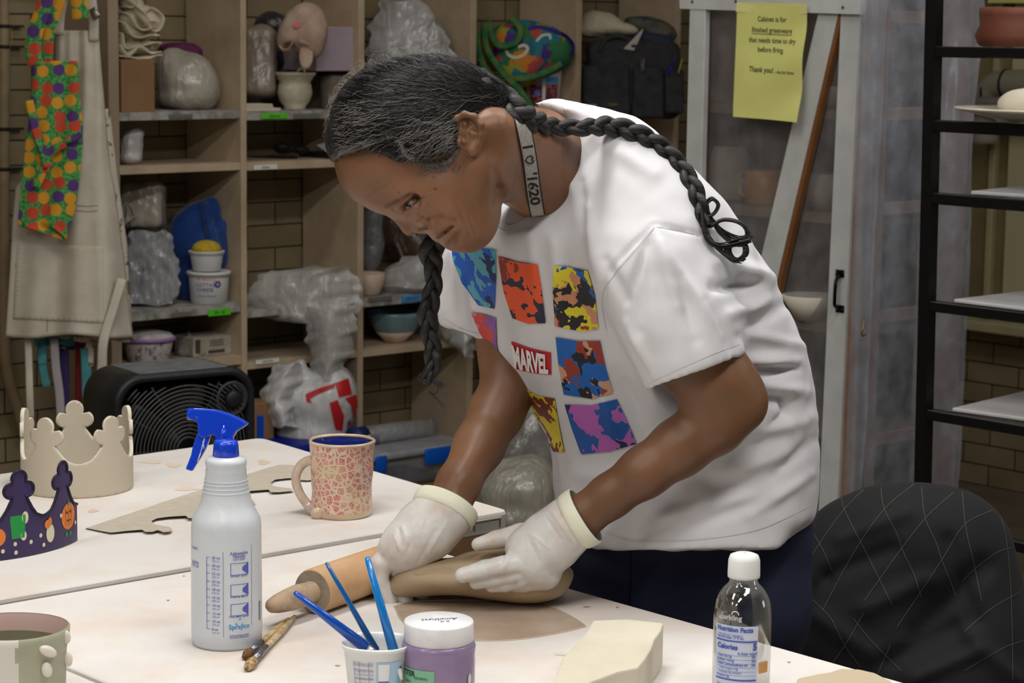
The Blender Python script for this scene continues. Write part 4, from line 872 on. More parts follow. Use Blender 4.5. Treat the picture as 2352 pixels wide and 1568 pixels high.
for k in range(5):
    a=k*2*PI/5
    def bl(u,v,a=a): 
        r=.03+.115*v; t=a+(u-.5)*.9+v*.3; return fc+FA*r*math.cos(t)+Z*r*math.sin(t)+FB*(.06+(u-.5)*.05)
    ob('blade',grid(8,8,bl)[:2],mat('blade_grey',(40,40,42),.5),fan,solid=.003)
ob('hub',tube([fc+FB*.03,fc+FB*.1],.045,24),MBK,fan)
kc=fc+FA*(hw-.062)+Z*(hw-.07)
ob('control_dish',lathe([(.038,.0),(.040,.004),(.035,.006),(.03,.0)],kc-FB*.0,32,np.array([FA,Z,-FB])),mat('dish_grey',(52,53,56),.4),fan)
ob('control_knob',lathe([(.020,0),(.019,.012),(.016,.015),(0.001,.015)],kc-FB*.002,24,np.array([FA,Z,-FB])),MBK,fan)
st_=thing('fan_stool','low wooden stool holding up the black fan','stool',(fc[0],fc[1],0))
zs=fzt-FW; ob('seat',bbox_round(np.array([fc[0],fc[1],zs-.012])+FB*.07,(.4,.24,.022),FAX,.003,1),MCARD,st_)
for i in(-1,1):
    for j in(-1,1): q=np.array([fc[0],fc[1],0])+FB*.07+FA*i*.17+FB*j*.09; ob('leg',bbox_round(q+Z*(zs-.024)/2,(.025,.025,zs-.024),FAX,.003,1),MCARD,st_)
# ================================================================== greenware cabinet with plastic film door
T2=TH-PI/2; A2=np.array([math.cos(T2),math.sin(T2),0]); B2=np.array([-math.sin(T2),math.cos(T2),0]); AX2=np.array([A2,B2,Z])
C0=P(1770,300,5.42)
def cp(px,py,back=0.): return onplane(px,py,C0+B2*back,B2)
def ct(p): return float((p-C0)@A2)
MWW=mat('white_painted_wood',(198,200,198),.55,noise=(12,(184,186,184),.3,.6),bump=(80,.15,.002))
MBW=mat('stained_wood',(128,84,46),.55,noise=(14,(116,76,42),.35,.65)); MBW2=mat('grey_brown_wood',(132,112,100),.6,noise=(12,(108,90,80),.3,.7))
cab=thing('drying_cabinet','greenware drying cabinet with a white framed plastic film door and slanting brace','cabinet',cp(1770,1300)*[1,1,0])
def plank(name,poly,th,m,par,back=0,lab=None):
    o=ob(name,prism(poly,th,lambda x,y,w:cp(x,y,back)+B2*(w*th)),m,par,smooth=False); 
    if lab: o['label']=lab
    return o
bot=[(1540,1800)]
ob('door_stile',bbox_round(cp(1591,700)*[1,1,0]+Z*.93,(float(ct(cp(1607,400))-ct(cp(1571,400))),.02,1.86),AX2,.002,1),MWW,cab,smooth=False)
plank('door_stile',[(1932,20),(1976,20),(1915,1350),(1872,1350)],.02,MWW,cab)
plank('door_top_rail',[(1560,-22),(1978,-8),(1976,33),(1561,20)],.022,MWW,cab,-.012)
plank('diagonal_brace',[(1881,25),(1926,28),(1690,1050),(1640,1050)],.018,MWW,cab,-.001)
plank('brace_edge',[(1926,30),(1935,30),(1702,1050),(1690,1050)],.017,MBW,cab,.001,'brown stained bare edge')
plank('stile_edge',[(1608,18),(1620,18),(1606,700),(1594,700)],.02,MBW,cab,.003,'brown stained bare edge')
for x,y in((1590,4),(1936,17),(1690,3)): ob('screw_head',lathe([(.004,0),(.0035,.0012),(.0005,.0014)],cp(x,y,-.0125),12,np.array([A2,Z,-B2])),mat('screw',(90,88,84),.4,metal=.7),cab)
fm=plastic('cabinet_film',(156,152,152),.56,.3,7,.3,.01); 
ob('plastic_film',grid(20,40,lambda u,v:cp(1600+340*u,10+1290*v,.024)+B2*.004*math.sin(9*u+5*v))[:2],fm,cab)
# carcass
tl,tr=ct(cp(1571,400)),ct(cp(1940,400)); cc=C0*[1,1,0]+A2*((tl+tr)/2+.02); wC=tr-tl+.04; CDP=.42
MIN=mat('cabinet_inside',(96,84,76),.7)
ob('back_panel',box(cc+B2*(CDP+.01)+Z*.95,(wC,.012,1.9),AX2),MIN,cab,smooth=False)
for s in(-1,): ob('side_panel',box(cc+B2*.225+A2*s*(wC/2-.008)+Z*.95,(.016,.39,1.9),AX2),MIN,cab,smooth=False)
ob('cabinet_top',box(cc+B2*.22+Z*1.905,(wC,.42,.016),AX2),MIN,cab,smooth=False)
cz=[]
for y in (244,478,722,960):
    z=cp(1770,y,.06)[2]; cz.append(z); ob('shelf',box(cc+B2*.225+Z*(z-.011),(wC-.034,.37,.022),AX2),MBW2,cab,smooth=False)
# pull handle
MIRN=mat('black_iron',(16,18,24),.3,metal=.6)
pt=lambda x,y,b:cp(x,y,b)
hdl=ob('pull_handle',tube(spline([pt(1929,632,-.004),pt(1922,640,-.022),pt(1919,655,-.03),pt(1917,690,-.03),pt(1918,702,-.022),pt(1926,708,-.004)],6),.0045,10),MIRN,cab); hdl['label']='black iron pull handle'
for y in(628,709): ob('handle_plate',bbox_round(cp(1929,y,-.0015),(.026,.003,.018),AX2,.001,1),MIRN,hdl)
for x,y in((1922,625),(1937,626),(1934,711)): ob('plate_screw',lathe([(.0022,0),(.002,.001),(.0003,.001)],cp(x,y,-.0032),10,np.array([A2,Z,-B2])),mat('screw',(90,88,84),.4,metal=.7),hdl)
# things inside
def inside(name,px,zi,back,prof,m,label,cat,extra=None):
    p=cp(px,400,back); p=p.copy(); p[2]=cz[zi]+.0008
    t=thing(name,label,cat,p); ob('body',lathe(prof,p,40),m,t); return t,p
MAM=mat('amber_glaze',(176,124,56),.35,noise=(12,(150,96,60),.3,.6))
t,p=inside('amber_mug',1757,1,.13,[(.045,0),(.05,.004),(.05,.085),(.047,.086),(.044,.01)],MAM,'amber brown mug seen through the cabinet film','mug')
hp=[p-A2*.045+Z*.07,p-A2*.075+Z*.075,p-A2*.085+Z*.045,p-A2*.072+Z*.018,p-A2*.046+Z*.02]; ob('handle',tube(spline(hp,6),.008,10,flat=.6),mat('mug_rim_pink',(190,140,110),.4),t)
MGP=mat('greenware',(168,160,150),.8)
inside('greenware_vase',1668,1,.14,[(.05,0),(.06,.01),(.064,.1),(.05,.14),(.046,.14),(.04,.02)],MGP,'tall grey greenware vessel behind the cabinet film at left','vase')
inside('greenware_bowl',1893,1,.12,[(.03,0),(.055,.04),(.05,.09),(.046,.09),(.02,.01)],MGP,'pale greenware bowl on the middle cabinet shelf near the right stile','bowl')
inside('greenware_jar',1892,0,.14,[(.045,0),(.05,.01),(.03,.05),(.028,.05),(.02,.01)],MGP,'small greenware jar on the upper cabinet shelf','jar')
inside('pale_dish',1868,2,.05,[(.03,0),(.07,.06),(.066,.062),(.02,.01)],mat('pale_bisque',(206,200,186),.7),'pale flaring dish low in the cabinet behind the film','dish')
# paper sign
MYP=mat('yellow_paper',(224,224,138),.8,noise=(5,(212,211,122),.3,.7))
sg=thing('paper_sign','yellow paper notice about finished greenware taped to the cabinet door','sign',cp(1765,280,-.03))
SGB=-.03
def sgp(u,v,off=0):
    tlp,trp,brp,blp=cp(1693,12,SGB),cp(1853,17,SGB),cp(1835,281,SGB-.02),cp(1687,268,SGB-.01)
    q=(tlp*(1-u)+trp*u)*(1-v)+(blp*(1-u)+brp*u)*v
    return q-B2*(.006*math.sin(5*u+2*v)*v+.004*math.sin(11*v+3*u)*u+off)
PAPO=ob('paper',grid(20,28,sgp)[:2],MYP,sg)
ob('clear_tape',(np.array([sgp(0,-.03,.001),sgp(1.01,-.035,.001),sgp(1.01,.055,.0015),sgp(-.01,.06,.0015)]),[(0,1,2,3)]),mat('tape_clear',(226,222,150),.25),sg,smooth=False)
MIK=mat('printer_ink',(44,44,34),.7); SW,SH=.216,.279
def sgtext(s,cx,y,size,bold=0,ul=False):
    V,Fc=text2d(s,size,bold,'CENTER'); V=V*np.array([.86,1.0])
    o=ob('printed_line',(np.array([sgp(cx+x/SW,y-yy/SH,.0009) for x,yy in V]),Fc),MIK,PAPO,smooth=False)
    if ul: w=V[:,0].max()+.001; ob('underline',(np.array([sgp(cx+a/SW,y+b,.0009) for a,b in((-w,.012),(w,.012),(w,.017),(-w,.017))]),[(0,1,2,3)]),MIK,PAPO,smooth=False)
for s,cx,y,sz,b,ul in (('Cabinet is for',.52,.135,.0185,.008,0),('finished greenware',.52,.232,.0185,.008,1),('that needs time to dry',.53,.322,.0185,.008,0),('before firing.',.52,.405,.0185,.008,0),('Thank you!',.40,.585,.0195,.014,0),('– the Kiln Fairies',.735,.588,.0105,.012,0)): sgtext(s,cx,y,sz,b,ul)
# ------------------------------------------------------------------ right side of the cabinet, wood frame under clear plastic
E0=cp(1974,600)*[1,1,0]
def sp_(px,py,off=0.): return onplane(px,py,E0+A2*off,A2)
def sdist(p): return float((np.asarray(p)-E0)@B2)
MBW3=mat('pinkish_wood',(146,120,104),.65,noise=(16,(124,98,84),.3,.7))
def post(px0,px1,th,name='side_post'):
    a=sdist(sp_(px0,600)); b=sdist(sp_(px1,600)); ob(name,bbox_round(E0-A2*th/2+B2*((a+b)/2)+Z*.96,(th,b-a,1.92),AX2,.002,1),MBW3,cab,smooth=False); return b
post(1979,1996,.04); post(2006,2026,.03); be=post(2144,2214,.05)
for y in (40,262,478,722,1000):
    z=sp_(2090,y)[2]; a=sdist(sp_(1996,y)); ob('side_rail',bbox_round(E0-A2*.02+B2*((a+be)/2)+Z*z,(.018,be-a,.03),AX2,.002,1),MBW3,cab,smooth=False)
def curt(x0,x1r,off,n,amp,ph):
    xr=np.array(x1r,float)
    def f(u,v):
        y=-30+1330*v; b=np.interp(y,xr[:,0],xr[:,1]); a=x0-.03*max(0,y)
        s=amp*(math.sin(n*u+ph+1.2*v)+.5*math.sin(2.1*n*u+4*v+ph)+.3*math.sin(3.7*n*u-6*v))*(1-.5*v)
        return sp_(a+(b-a)*u,y,off+s)
    V_,F_=grid(70,60,f)[:2]; V_=V_+A2*(.007*crumple(V_,7,n)+.003*crumple(V_,19,n+1))[:,None]
    return (V_,F_)
PCU=plastic('curtain_film',(186,192,204),.56,.12,5,.12,.02)
for l_ in list(PCU.node_tree.links):
    if l_.to_node.type=='MAPPING': l_.from_node.outputs
for n_ in PCU.node_tree.nodes:
    if n_.type=='MAPPING': n_.inputs['Scale'].default_value=(.5,.5,.3)
ob('plastic_curtain',curt(1988,[(-30,2262),(60,2268),(150,2252),(250,2243),(320,2238),(700,2226),(1300,2195)],.020,7,.007,0),PCU,cab)
ob('plastic_curtain',curt(1979,[(-30,2042),(300,2028),(1300,1975)],.034,3,.003,2),PCU,cab)
ob('hook_latch',tube(spline([sp_(1984,730,.04),sp_(1983,750,.05),sp_(1979,762,.05),sp_(1982,771,.05),sp_(1988,768,.045)],5),.0022,8),mat('brass',(150,120,60),.35,metal=.8),cab)
# ------------------------------------------------------------------ black metal rack
RP=P(2140,500,4.62)
def rp(px,py,back=0.): return onplane(px,py,RP+A*back,A)
MRK=mat('rack_black',(14,15,18),.35,noise=(40,(10,10,12),.3,.7))
rk=thing('metal_rack','black square-tube metal shelving rack at the right edge of the photo','rack',rp(2117,1400)*[1,1,0])
RX=np.array([Cc,-A,Z])
pb=rp(2146.5,0); pb2=rp(2119.5,1110); dz=(pb2-pb)/(pb2[2]-pb[2]); pt_=pb+dz*(1.95-pb[2]); pbm=pb+dz*(0.0-pb[2])
ob('post',tube([pbm,pt_],.0185,4,up=Cc+A),MRK,rk,smooth=False)
for k,q in ((1,pbm+Cc*.95),(2,pbm+Cc*.95+A*.5),(3,pbm+A*.5)): ob('post',tube([q,q+Z*1.95],.0175,4,up=Cc+A),MRK,rk,smooth=False)
rz=[]
for ya,yb in((106,131),(275,302),(442,468),(691,715),(941,965),(1200,1224)):
    a=rp(2150,ya); b=rp(2150,yb); zc=(a[2]+b[2])/2; h=a[2]-b[2]; rz.append(a[2])
    q=rp(2132,(ya+yb)/2); q=q*[1,1,0]+Z*zc
    ob('rail',bbox_round(q+Cc*.475,(.95,.024,h),RX,.002,1),MRK,rk,smooth=False)
    ob('rail',bbox_round(q+Cc*.47+A*.5,(.96,.024,h),RX,.002,1),MRK,rk,smooth=False); ob('rail',bbox_round(q+Cc*.94+A*.25,(.024,.5,h),RX,.002,1),MRK,rk,smooth=False)
MBD=mat('grey_white_board',(200,198,200),.5,noise=(6,(180,178,182),.3,.7))
for k,(x0,y0,x1,y1,lb) in {2:(2229,447,2352,434,'highest'),3:(2190,695,2352,676,'middle'),4:(2186,945,2352,905,'lowest')}.items():
    z=rz[k]+.001; a=onz(x0,y0,z); b=onz(x1,y1,z); u=b-a; u/=np.linalg.norm(u); w=np.cross(u,Z)
    c=a+u*.27+w*.34; ob('ware_board',bbox_round(c+Z*.004,(.54,.68,.008),np.array([u,w,Z]),.002,1),MBD,smooth=False,label='white laminated ware board, %s of the three lying on the black rack rails'%lb,cat='board',group='ware boards on the black rack')
z=rz[1]+.001; c=onz(2212,262,z+.02); c=onplane(2395,256,RP+A*.1,A); c=c*[1,1,0]+Z*z
pl=ob('dinner_plate',lathe([(.09,0),(.095,.006),(.16,.020),(.176,.0245),(.176,.028),(.16,.0265),(.09,.011),(.001,.010)],c,64),mat('cream_glaze',(214,208,190),.3,coat=.3),label='cream plate on the second rail of the black rack',cat='plate')
ob('clay_lump',blob([('e',c+Z*.036+R*(-.03),(.062,.05,.032),np.eye(3),.01),('e',c+Z*.05+R*.01,(.04,.05,.03),np.eye(3),.02)],.004,.002,30),mat('pale_clay',(206,198,180),.8),label='rounded pale clay piece resting on the cream plate',cat='clay')
z=rz[0]+.001; c=onplane(2352,105,RP+A*.14,A); c=c*[1,1,0]+Z*z
hh=onplane(2300,17,RP+A*.14,A)[2]-z
ob('terracotta_pot',lathe([(.088,0),(.094,.006),(.100,hh*.28),(.090,hh*.55),(.093,hh*.8),(.092,hh*.97),(.088,hh),(.084,hh*.97),(.08,.01)],c,64),mat('terracotta',(112,64,46),.6,noise=(14,(96,52,38),.3,.7)),label='brown terracotta pot with a pinched waist on the top rail of the black rack',cat='pot')
# ------------------------------------------------------------------ right wall fittings
def rw(px,py,off=0.): return onplane(px,py,K-A*off,A)
def rwb(name,px0,px1,py0,py1,off,th,m,par=None,**kw):
    a=rw(px0,(py0+py1)/2,off); b=rw(px1,(py0+py1)/2,off); zt=rw(px0,py0,off)[2]; zb=rw(px0,py1,off)[2]; w=float((b-a)@Cc)
    return ob(name,bbox_round((a+b)/2*[1,1,0]-A*th/2+Z*(zt+zb)/2,(w,th,zt-zb),RX,.003,1),m,par,smooth=False,**kw)
MCR=mat('cream_paint',(186,176,138),.55,noise=(8,(168,158,120),.3,.7)); MOL=mat('olive_cream',(140,128,92),.6,noise=(8,(124,112,78),.3,.7))
wz=rw(2300,730)[2]; 
win=thing('window_1','x','x',rw(2310,735)*[1,1,1]); del win['label'],win['category']; win['kind']='structure'
zt=HC-.35
def wstrip(px0,px1,off,th,m,name):
    a=rw(px0,500,0);b=rw(px1,500,0); w=float((b-a)@Cc); return ob(name,bbox_round((a+b)/2*[1,1,0]-A*(off+th/2)+Z*(wz+zt)/2,(w,th,zt-wz),RX,.004,2),m,win,smooth=False)
wstrip(2230,2290,.002,.03,MOL,'window_casing'); wstrip(2290,2304,.002,.06,MCR,'window_casing'); wstrip(2304,2330,.002,.035,MOL,'window_jamb'); wstrip(2330,2700,.002,.05,mat('blind_cream',(200,190,150),.6),'window_blind')
a=rw(2215,735,0);b=rw(2700,735,0); ob('window_sill',bbox_round((a+b)/2*[1,1,0]-A*.06+Z*(wz-.02),(float((b-a)@Cc),.12,.035),RX,.006,2),MCR,win,smooth=False)
MDU=mat('duct_paint',(150,144,126),.5); du=thing('ceiling_duct','thick beige duct pipe with an elbow running along the right wall behind the rack','duct',rw(2310,240,.2))
pp=spline([rw(2262,330,.12),rw(2262,240,.12),rw(2275,205,.12),rw(2310,192,.12),rw(2420,196,.12),rw(2560,200,.12)],8)
ob('duct',tube(pp,.045,24),MDU,du)
for x in(2313,2272): 
    q=rw(x,192 if x>2300 else 212,.12); ob('duct_band',tube([q-Cc*.004,q+Cc*.004],.0475,24),mat('dark_clamp',(36,30,24),.6),du)
ob('pipe',tube([rw(2225,236,.2),rw(2700,244,.2)],.02,16),mat('pale_pipe',(176,174,164),.4),label='thin pale horizontal pipe under the beige duct',cat='pipe')
q=rw(2330,-30,.09); ob('yellow_notice',box(q*[1,1,0]+Z*(rw(2330,7,.09)[2]+.14),(.2,.0015,.28),RX),MYP,smooth=False,label='edge of a yellow paper sheet hanging at the top right corner',cat='sign')
# ================================================================== work tables
TZ=.76
MTAB=mat('canvas_tabletop',(216,212,208),.8,spec=.2,noise=(7,(211,200,191),.34,.56),bump=(140,.06,.001)); MTS=mat('canvas_edge',(188,182,172),.85,noise=(9,(160,152,142),.3,.6)); MLEG=mat('table_leg_metal',(90,88,84),.4,metal=.5)
def roundpoly(pts,r,n=6):
    o=[]; m=len(pts)
    for i in range(m):
        a,b,c=[np.array(pts[j%m][:2]) for j in (i-1,i,i+1)]; u=(a-b)/np.linalg.norm(a-b); v=(c-b)/np.linalg.norm(c-b)
        for t in np.linspace(0,1,n+1): o.append(b+u*r*(1-t)**2+v*r*t**2)
    return o
def table(name,pts,label,r,legs):
    c=np.mean([p[:2] for p in pts],0); t=thing(name,label,'table',(c[0],c[1],0)); pl=roundpoly(pts,r)
    n=len(pl); cen=c
    def ring(ins,z): 
        o=[]
        for p in pl: v=p-cen; L_=np.linalg.norm(v); q=cen+v*(1-ins/L_); o.append((q[0],q[1],z))
        return o
    secs=[ring(.006,TZ),ring(.002,TZ-.0015),ring(0,TZ-.006),ring(0,TZ-.03),ring(.006,TZ-.033)]
    V=np.array(sum(secs,[])); Fc=[tuple(range(n))]+[((j+1)*n+i,(j+1)*n+(i+1)%n,j*n+(i+1)%n,j*n+i) for j in range(4) for i in range(n)]+[tuple(range(4*n,5*n))[::-1]]
    mi=[0]+[0]*n+[0]*n+[1]*n+[1]*n+[1]
    bm=ob('tabletop',(V,Fc,None,mi),[MTAB,MTS],t,smooth=False)
    for q in legs: ob('leg',tube([(q[0],q[1],0),(q[0],q[1],TZ-.034)],.018,12),MLEG,t)
    return t
FR=onz(603,1004,TZ); NR=onz(1172,1171,TZ); sl=onz(0,1376,TZ); sd=sl-NR; sd/=np.linalg.norm(sd)
NL=NR+sd*2.2; fdir=onz(0,1088,TZ)-FR; fdir/=np.linalg.norm(fdir); FL=FR+fdir*2.0
ft=table('work_table',[FR,NR,NL,FL],'far canvas-covered white work table carrying the mug and the pale clay crown',.02,[FR+(NL-FR)*.08,NR+(FL-NR)*.08,NL+(FR-NL)*.1,FL+(NR-FL)*.1])
# staples and hem on the near side of the far table
nn=np.cross(sd,Z); nn*=np.sign(-(nn@np.array([0,1,0])) or 1)
edge=NR+sd*.03
ob('canvas_hem',tube([NR+sd*.02+nn*.001-Z*.009,NR+sd*.2+nn*.001-Z*.0085,NR+sd*.5+nn*.001-Z*.009],.0018,6),MTS,ft)
for s in(.075,.022): q=NR+sd*s+nn*.0012-Z*.018; ob('staple',box(q,(.0012,.0012,.012)),mat('staple_dark',(40,38,36),.4),ft,smooth=False)
N1=onz(884,1231,TZ); e1=onz(1900,1517,TZ)-N1; e1/=np.linalg.norm(e1)
w0=onz(165,1535,TZ)
def coord(p):
    M_=np.array([[e1[0],sd[0]],[e1[1],sd[1]]]); return np.linalg.solve(M_,(p-N1)[:2])
a3=coord(w0)[1]
nt=table('work_table',[N1,N1+e1*1.25,N1+e1*1.25+sd*a3,N1+sd*a3],'near white work table under the woman\'s hands, the spray bottle and the clay block',.015,[N1+e1*.1+sd*.12,N1+e1*1.15+sd*.12,N1+e1*1.15+sd*(a3-.1),N1+e1*.12+sd*(a3-.1)])
lt=table('work_table',[N1+sd*(a3+.006),N1+e1*1.25+sd*(a3+.006),N1+e1*1.25+sd*(a3+.8),N1+sd*(a3+.8)],'third white work table just entering the lower left corner under the paw-print cup',.012,[N1+e1*.1+sd*(a3+.7),N1+e1*1.15+sd*(a3+.7),N1+e1*1.15+sd*(a3+.1),N1+e1*.1+sd*(a3+.1)])
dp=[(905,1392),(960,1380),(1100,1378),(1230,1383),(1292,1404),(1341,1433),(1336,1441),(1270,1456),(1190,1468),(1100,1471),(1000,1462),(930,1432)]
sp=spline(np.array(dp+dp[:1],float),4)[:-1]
ob('damp_shadow_patch',(np.array([onz(x,y,TZ+.0006) for x,y in sp]),[tuple(range(len(sp)))[::-1]]),mat('damp_shadow_canvas',(178,160,143),.75,noise=(16,(160,140,122),.35,.7)),nt,smooth=False)  # clay's cast shadow and its damp mark, painted together as one patch
ob('damp_shadow_patch_rim',tube([onz(x,y,TZ+.0006) for x,y in sp],.0008,5,closed=True),mat('clay_residue',(196,182,164),.85),nt)
def stain(x,y,rx,ry,col,par,z=.0004,a=0):
    pts=[(x+rx*math.cos(t)*(1+.25*math.sin(3*t+x)),y+ry*math.sin(t)*(1+.2*math.sin(2*t+y))) for t in np.linspace(0,2*PI,20)[:-1]]
    ob('clay_stain',(np.array([onz(u,v,TZ+z) for u,v in pts]),[tuple(range(len(pts)))[::-1]]),mat('stain_%s'%(col,),col,.85),par,smooth=False)
for x,y,rx,ry,c in((605,1061,14,5,(206,190,166)),(428,1122,26,4,(216,196,180)),(398,1068,16,5,(214,196,180)),(214,1172,12,4,(208,186,170)),(350,1060,24,4,(216,200,186))): stain(x,y,rx,ry,c,ft)
for x,y,rx,ry,c in((386,1378,3,1.5,(120,118,114)),(422,1322,2.5,1,(150,146,142)),(1347,1393,8,1.5,(160,150,140)),(1418,1394,3,1.5,(140,134,128)),(1812,1520,4,1.5,(150,146,140)),(1290,1502,18,3,(204,196,180)),(775,1528,6,2,(150,146,138)),(808,1495,4,2,(160,140,130))): stain(x,y,rx,ry,c,nt)
# ------------------------------------------------------------------ pale clay crown
def crown_outline(L,nper,hv=.058,s=1.0,start=0,end=None):
    half=[(.5*L,hv*.97),(.42*L,hv),(.33*L,hv*1.07),(.245*L,hv*1.24),(.18*L,hv*1.42),(.135*L,hv*1.55)]
    lob=lambda cx,cy,r,a0,a1,n:[(cx+r*math.cos(math.radians(a)),cy+r*math.sin(math.radians(a))) for a in np.linspace(a0,a1,n)]
    rr=.0125*s
    right=[(x,y) for x,y in half]+lob(.165*L,hv*1.74,rr,-105,62,9)+lob(0,hv*2.03,rr*1.15,-25,90,7)
    left=[(-x,y) for x,y in right[::-1]]
    return right[::-1][::-1],left
def crownmesh(L,n,hv,s,s0=0.):
    """polygon along -s direction then bottom"""
    r_,l_=crown_outline(L,n,hv,s); seq=[(-x,y) for x,y in r_]+[(x,y) for x,y in r_[::-1]][1:]
    top=[]
    for k in range(n): top+=[(s0+L*k+x,y) for x,y in (seq if k==0 else seq[1:])]
    return top
def bentband(top,bend,maxe=.006):
    xs=[p[0] for p in top]; poly=top+[(xs[-1],0),(xs[0],0)]
    V,Fc=fillpoly(poly,maxe); return (np.array([bend(x,y) for x,y in V]),Fc)
ctr=onz(178,1119,TZ); cf=onz(178,1144,TZ); CR=float(proj(ctr)[2])*127/FPX; cc_=ctr.copy(); cc_[2]=TZ+.0006
Lc=2*PI*CR/5; az=math.atan2(-cc_[1],-cc_[0])
toCam=az
topo=crownmesh(Lc,5,.056,1.02*Lc/.109*1.0)
# first spire at azimuth offset -36 deg from the camera direction
def bendc(x,y): a=toCam+math.radians(-34)+x/CR; lean=1+.0*y; return cc_+np.array([CR*lean*math.cos(a),CR*lean*math.sin(a),y])
MCL=mat('greenware_crown',(186,176,158),.8,bump=(240,.15,.001)); MCLL=mat('dry_clay_edge',(214,208,190),.85)
crn=ob('crown',bentband(topo,bendc),[MCL,MCLL],label='pale greenware clay crown with five trefoil points on the far table',cat='crown')
so=crn.modifiers.new('s','SOLIDIFY'); so.thickness=.0062; so.offset=1; so.material_offset_rim=1
# ------------------------------------------------------------------ purple paper crown
q=[onz(191,1231,TZ),onz(99,1270,TZ),onz(0,1288,TZ)]
ax_,ay_=q[0][:2];bx_,by_=q[1][:2];cx_,cy_=q[2][:2]; dd_=2*(ax_*(by_-cy_)+bx_*(cy_-ay_)+cx_*(ay_-by_))
ux=((ax_**2+ay_**2)*(by_-cy_)+(bx_**2+by_**2)*(cy_-ay_)+(cx_**2+cy_**2)*(ay_-by_))/dd_; uy=((ax_**2+ay_**2)*(cx_-bx_)+(bx_**2+by_**2)*(ax_-cx_)+(cx_**2+cy_**2)*(bx_-ax_))/dd_
PR=math.hypot(ax_-ux,ay_-uy); a0=math.atan2(ay_-uy,ax_-ux)
def bendp(x,y,off=0): a=a0-x/PR; return np.array([ux+(PR+off)*math.cos(a),uy+(PR+off)*math.sin(a),TZ+.0008+y])
def sofx(px): # arc length whose base projects to px
    best=min(((abs(proj(bendp(s,0))[0]-px),s) for s in np.linspace(0,.3,600))); return best[1]
s1,s2=sofx(146),sofx(46); LP=s2-s1
MPP=mat('purple_card',(54,40,88),.35,noise=(10,(44,32,72),.35,.6),spec=.5)
pc=thing('crown','dark purple printed paper crown with pumpkin pictures standing at the left edge','crown',(ux,uy,TZ))
tp=crownmesh(LP,3,.056,LP/.109*1.05,s1); tp=[(max(x,0.0),y) for x,y in tp if x>=-.004]
ob('card_band',bentband(tp,bendp,.005),MPP,pc,smooth=True,solid=.0012)
ob('dark_border',tube([bendp(x,y,.0008) for x,y in tp],.0022,6),mat('navy_border',(24,18,48),.4),pc)
def figp(name,m2,m,off=.0012): ob(name,map2d(m2,lambda x,y:bendp(x,y,off)),m,pc,smooth=False)
MOR=mat('print_orange',(216,124,52),.4); MGR=mat('print_green',(34,142,66),.4); MWB=mat('print_cream',(214,208,178),.4); MBKK=mat('print_black',(26,22,20),.5)
px2s=sofx
def cx(px,py): s=sofx(px); z0=bendp(s,0); m=proj(z0)[2]/FPX; return s,(proj(z0)[1]-py)*m
s_,h_=cx(157,1183); figp('pumpkin_print',circ2d(s_,h_,.0195,28,.95),MOR)
for k in(-.6,0,.6): figp('pumpkin_rib',(lambda v:v)(rect2d(s_+k*.014-.0005,h_-.014,s_+k*.014+.0005,h_+.014,1)),mat('print_deep_orange',(184,92,34),.4),.0015)
figp('pumpkin_stem',(np.array([(s_-.004,h_+.016),(s_+.004,h_+.017),(s_+.001,h_+.024)]),[(0,1,2)]),MGR,.0016)
for dx in(-.005,.005): figp('pumpkin_eye',(np.array([(s_+dx-.003,h_+.004),(s_+dx+.003,h_+.005),(s_+dx,h_+.009)]),[(0,1,2)]),MBKK,.0017)
figp('pumpkin_mouth',(np.array([(s_-.006,h_-.004),(s_-.003,h_-.008),(s_,h_-.006),(s_+.003,h_-.008),(s_+.006,h_-.004)]),[(0,1,2),(2,3,4)]),MBKK,.0017)
for dx in(-.005,.006): figp('leaf_print',circ2d(s_+dx,h_-.026,.0035,10,.8),MGR)
s_,h_=cx(42,1208); 
def rrect(x,y,w,h): return (np.array([(x-w*.8,y-h),(x+w*.8,y-h),(x+w,y+h*.6),(x+w*.95,y+h),(x-w*.95,y+h),(x-w,y+h*.6)]),[tuple(range(6))])
figp('green_shape',rrect(s_,h_,.0125,.0165),MGR); figp('cream_shape',circ2d(s_-.012,h_+.012,.009,14,.6),MWB,.001); figp('cream_shape',circ2d(s_-.009,h_-.014,.007,14,.7),MWB,.001)
s_,h_=cx(113,1220); figp('cream_shape',circ2d(s_-.002,h_-.002,.0135,18,.62),MWB); figp('orange_shape',circ2d(s_+.004,h_+.012,.0065,14,.9),MOR,.0016); figp('orange_shape',circ2d(s_-.001,h_+.015,.0065,14,.6),MOR,.0016)
s_,h_=cx(2,1232); figp('orange_shape',circ2d(s_+.004,h_,.013,18,.9),MOR)
for x,y in((93,1228),(71,1243),(140,1182),(172,1198),(35,1248),(100,1250),(36,1268),(6,1265)): s_,h_=cx(x,y); figp('cream_fleck',circ2d(s_,h_,.0032,10,.9),MWB)
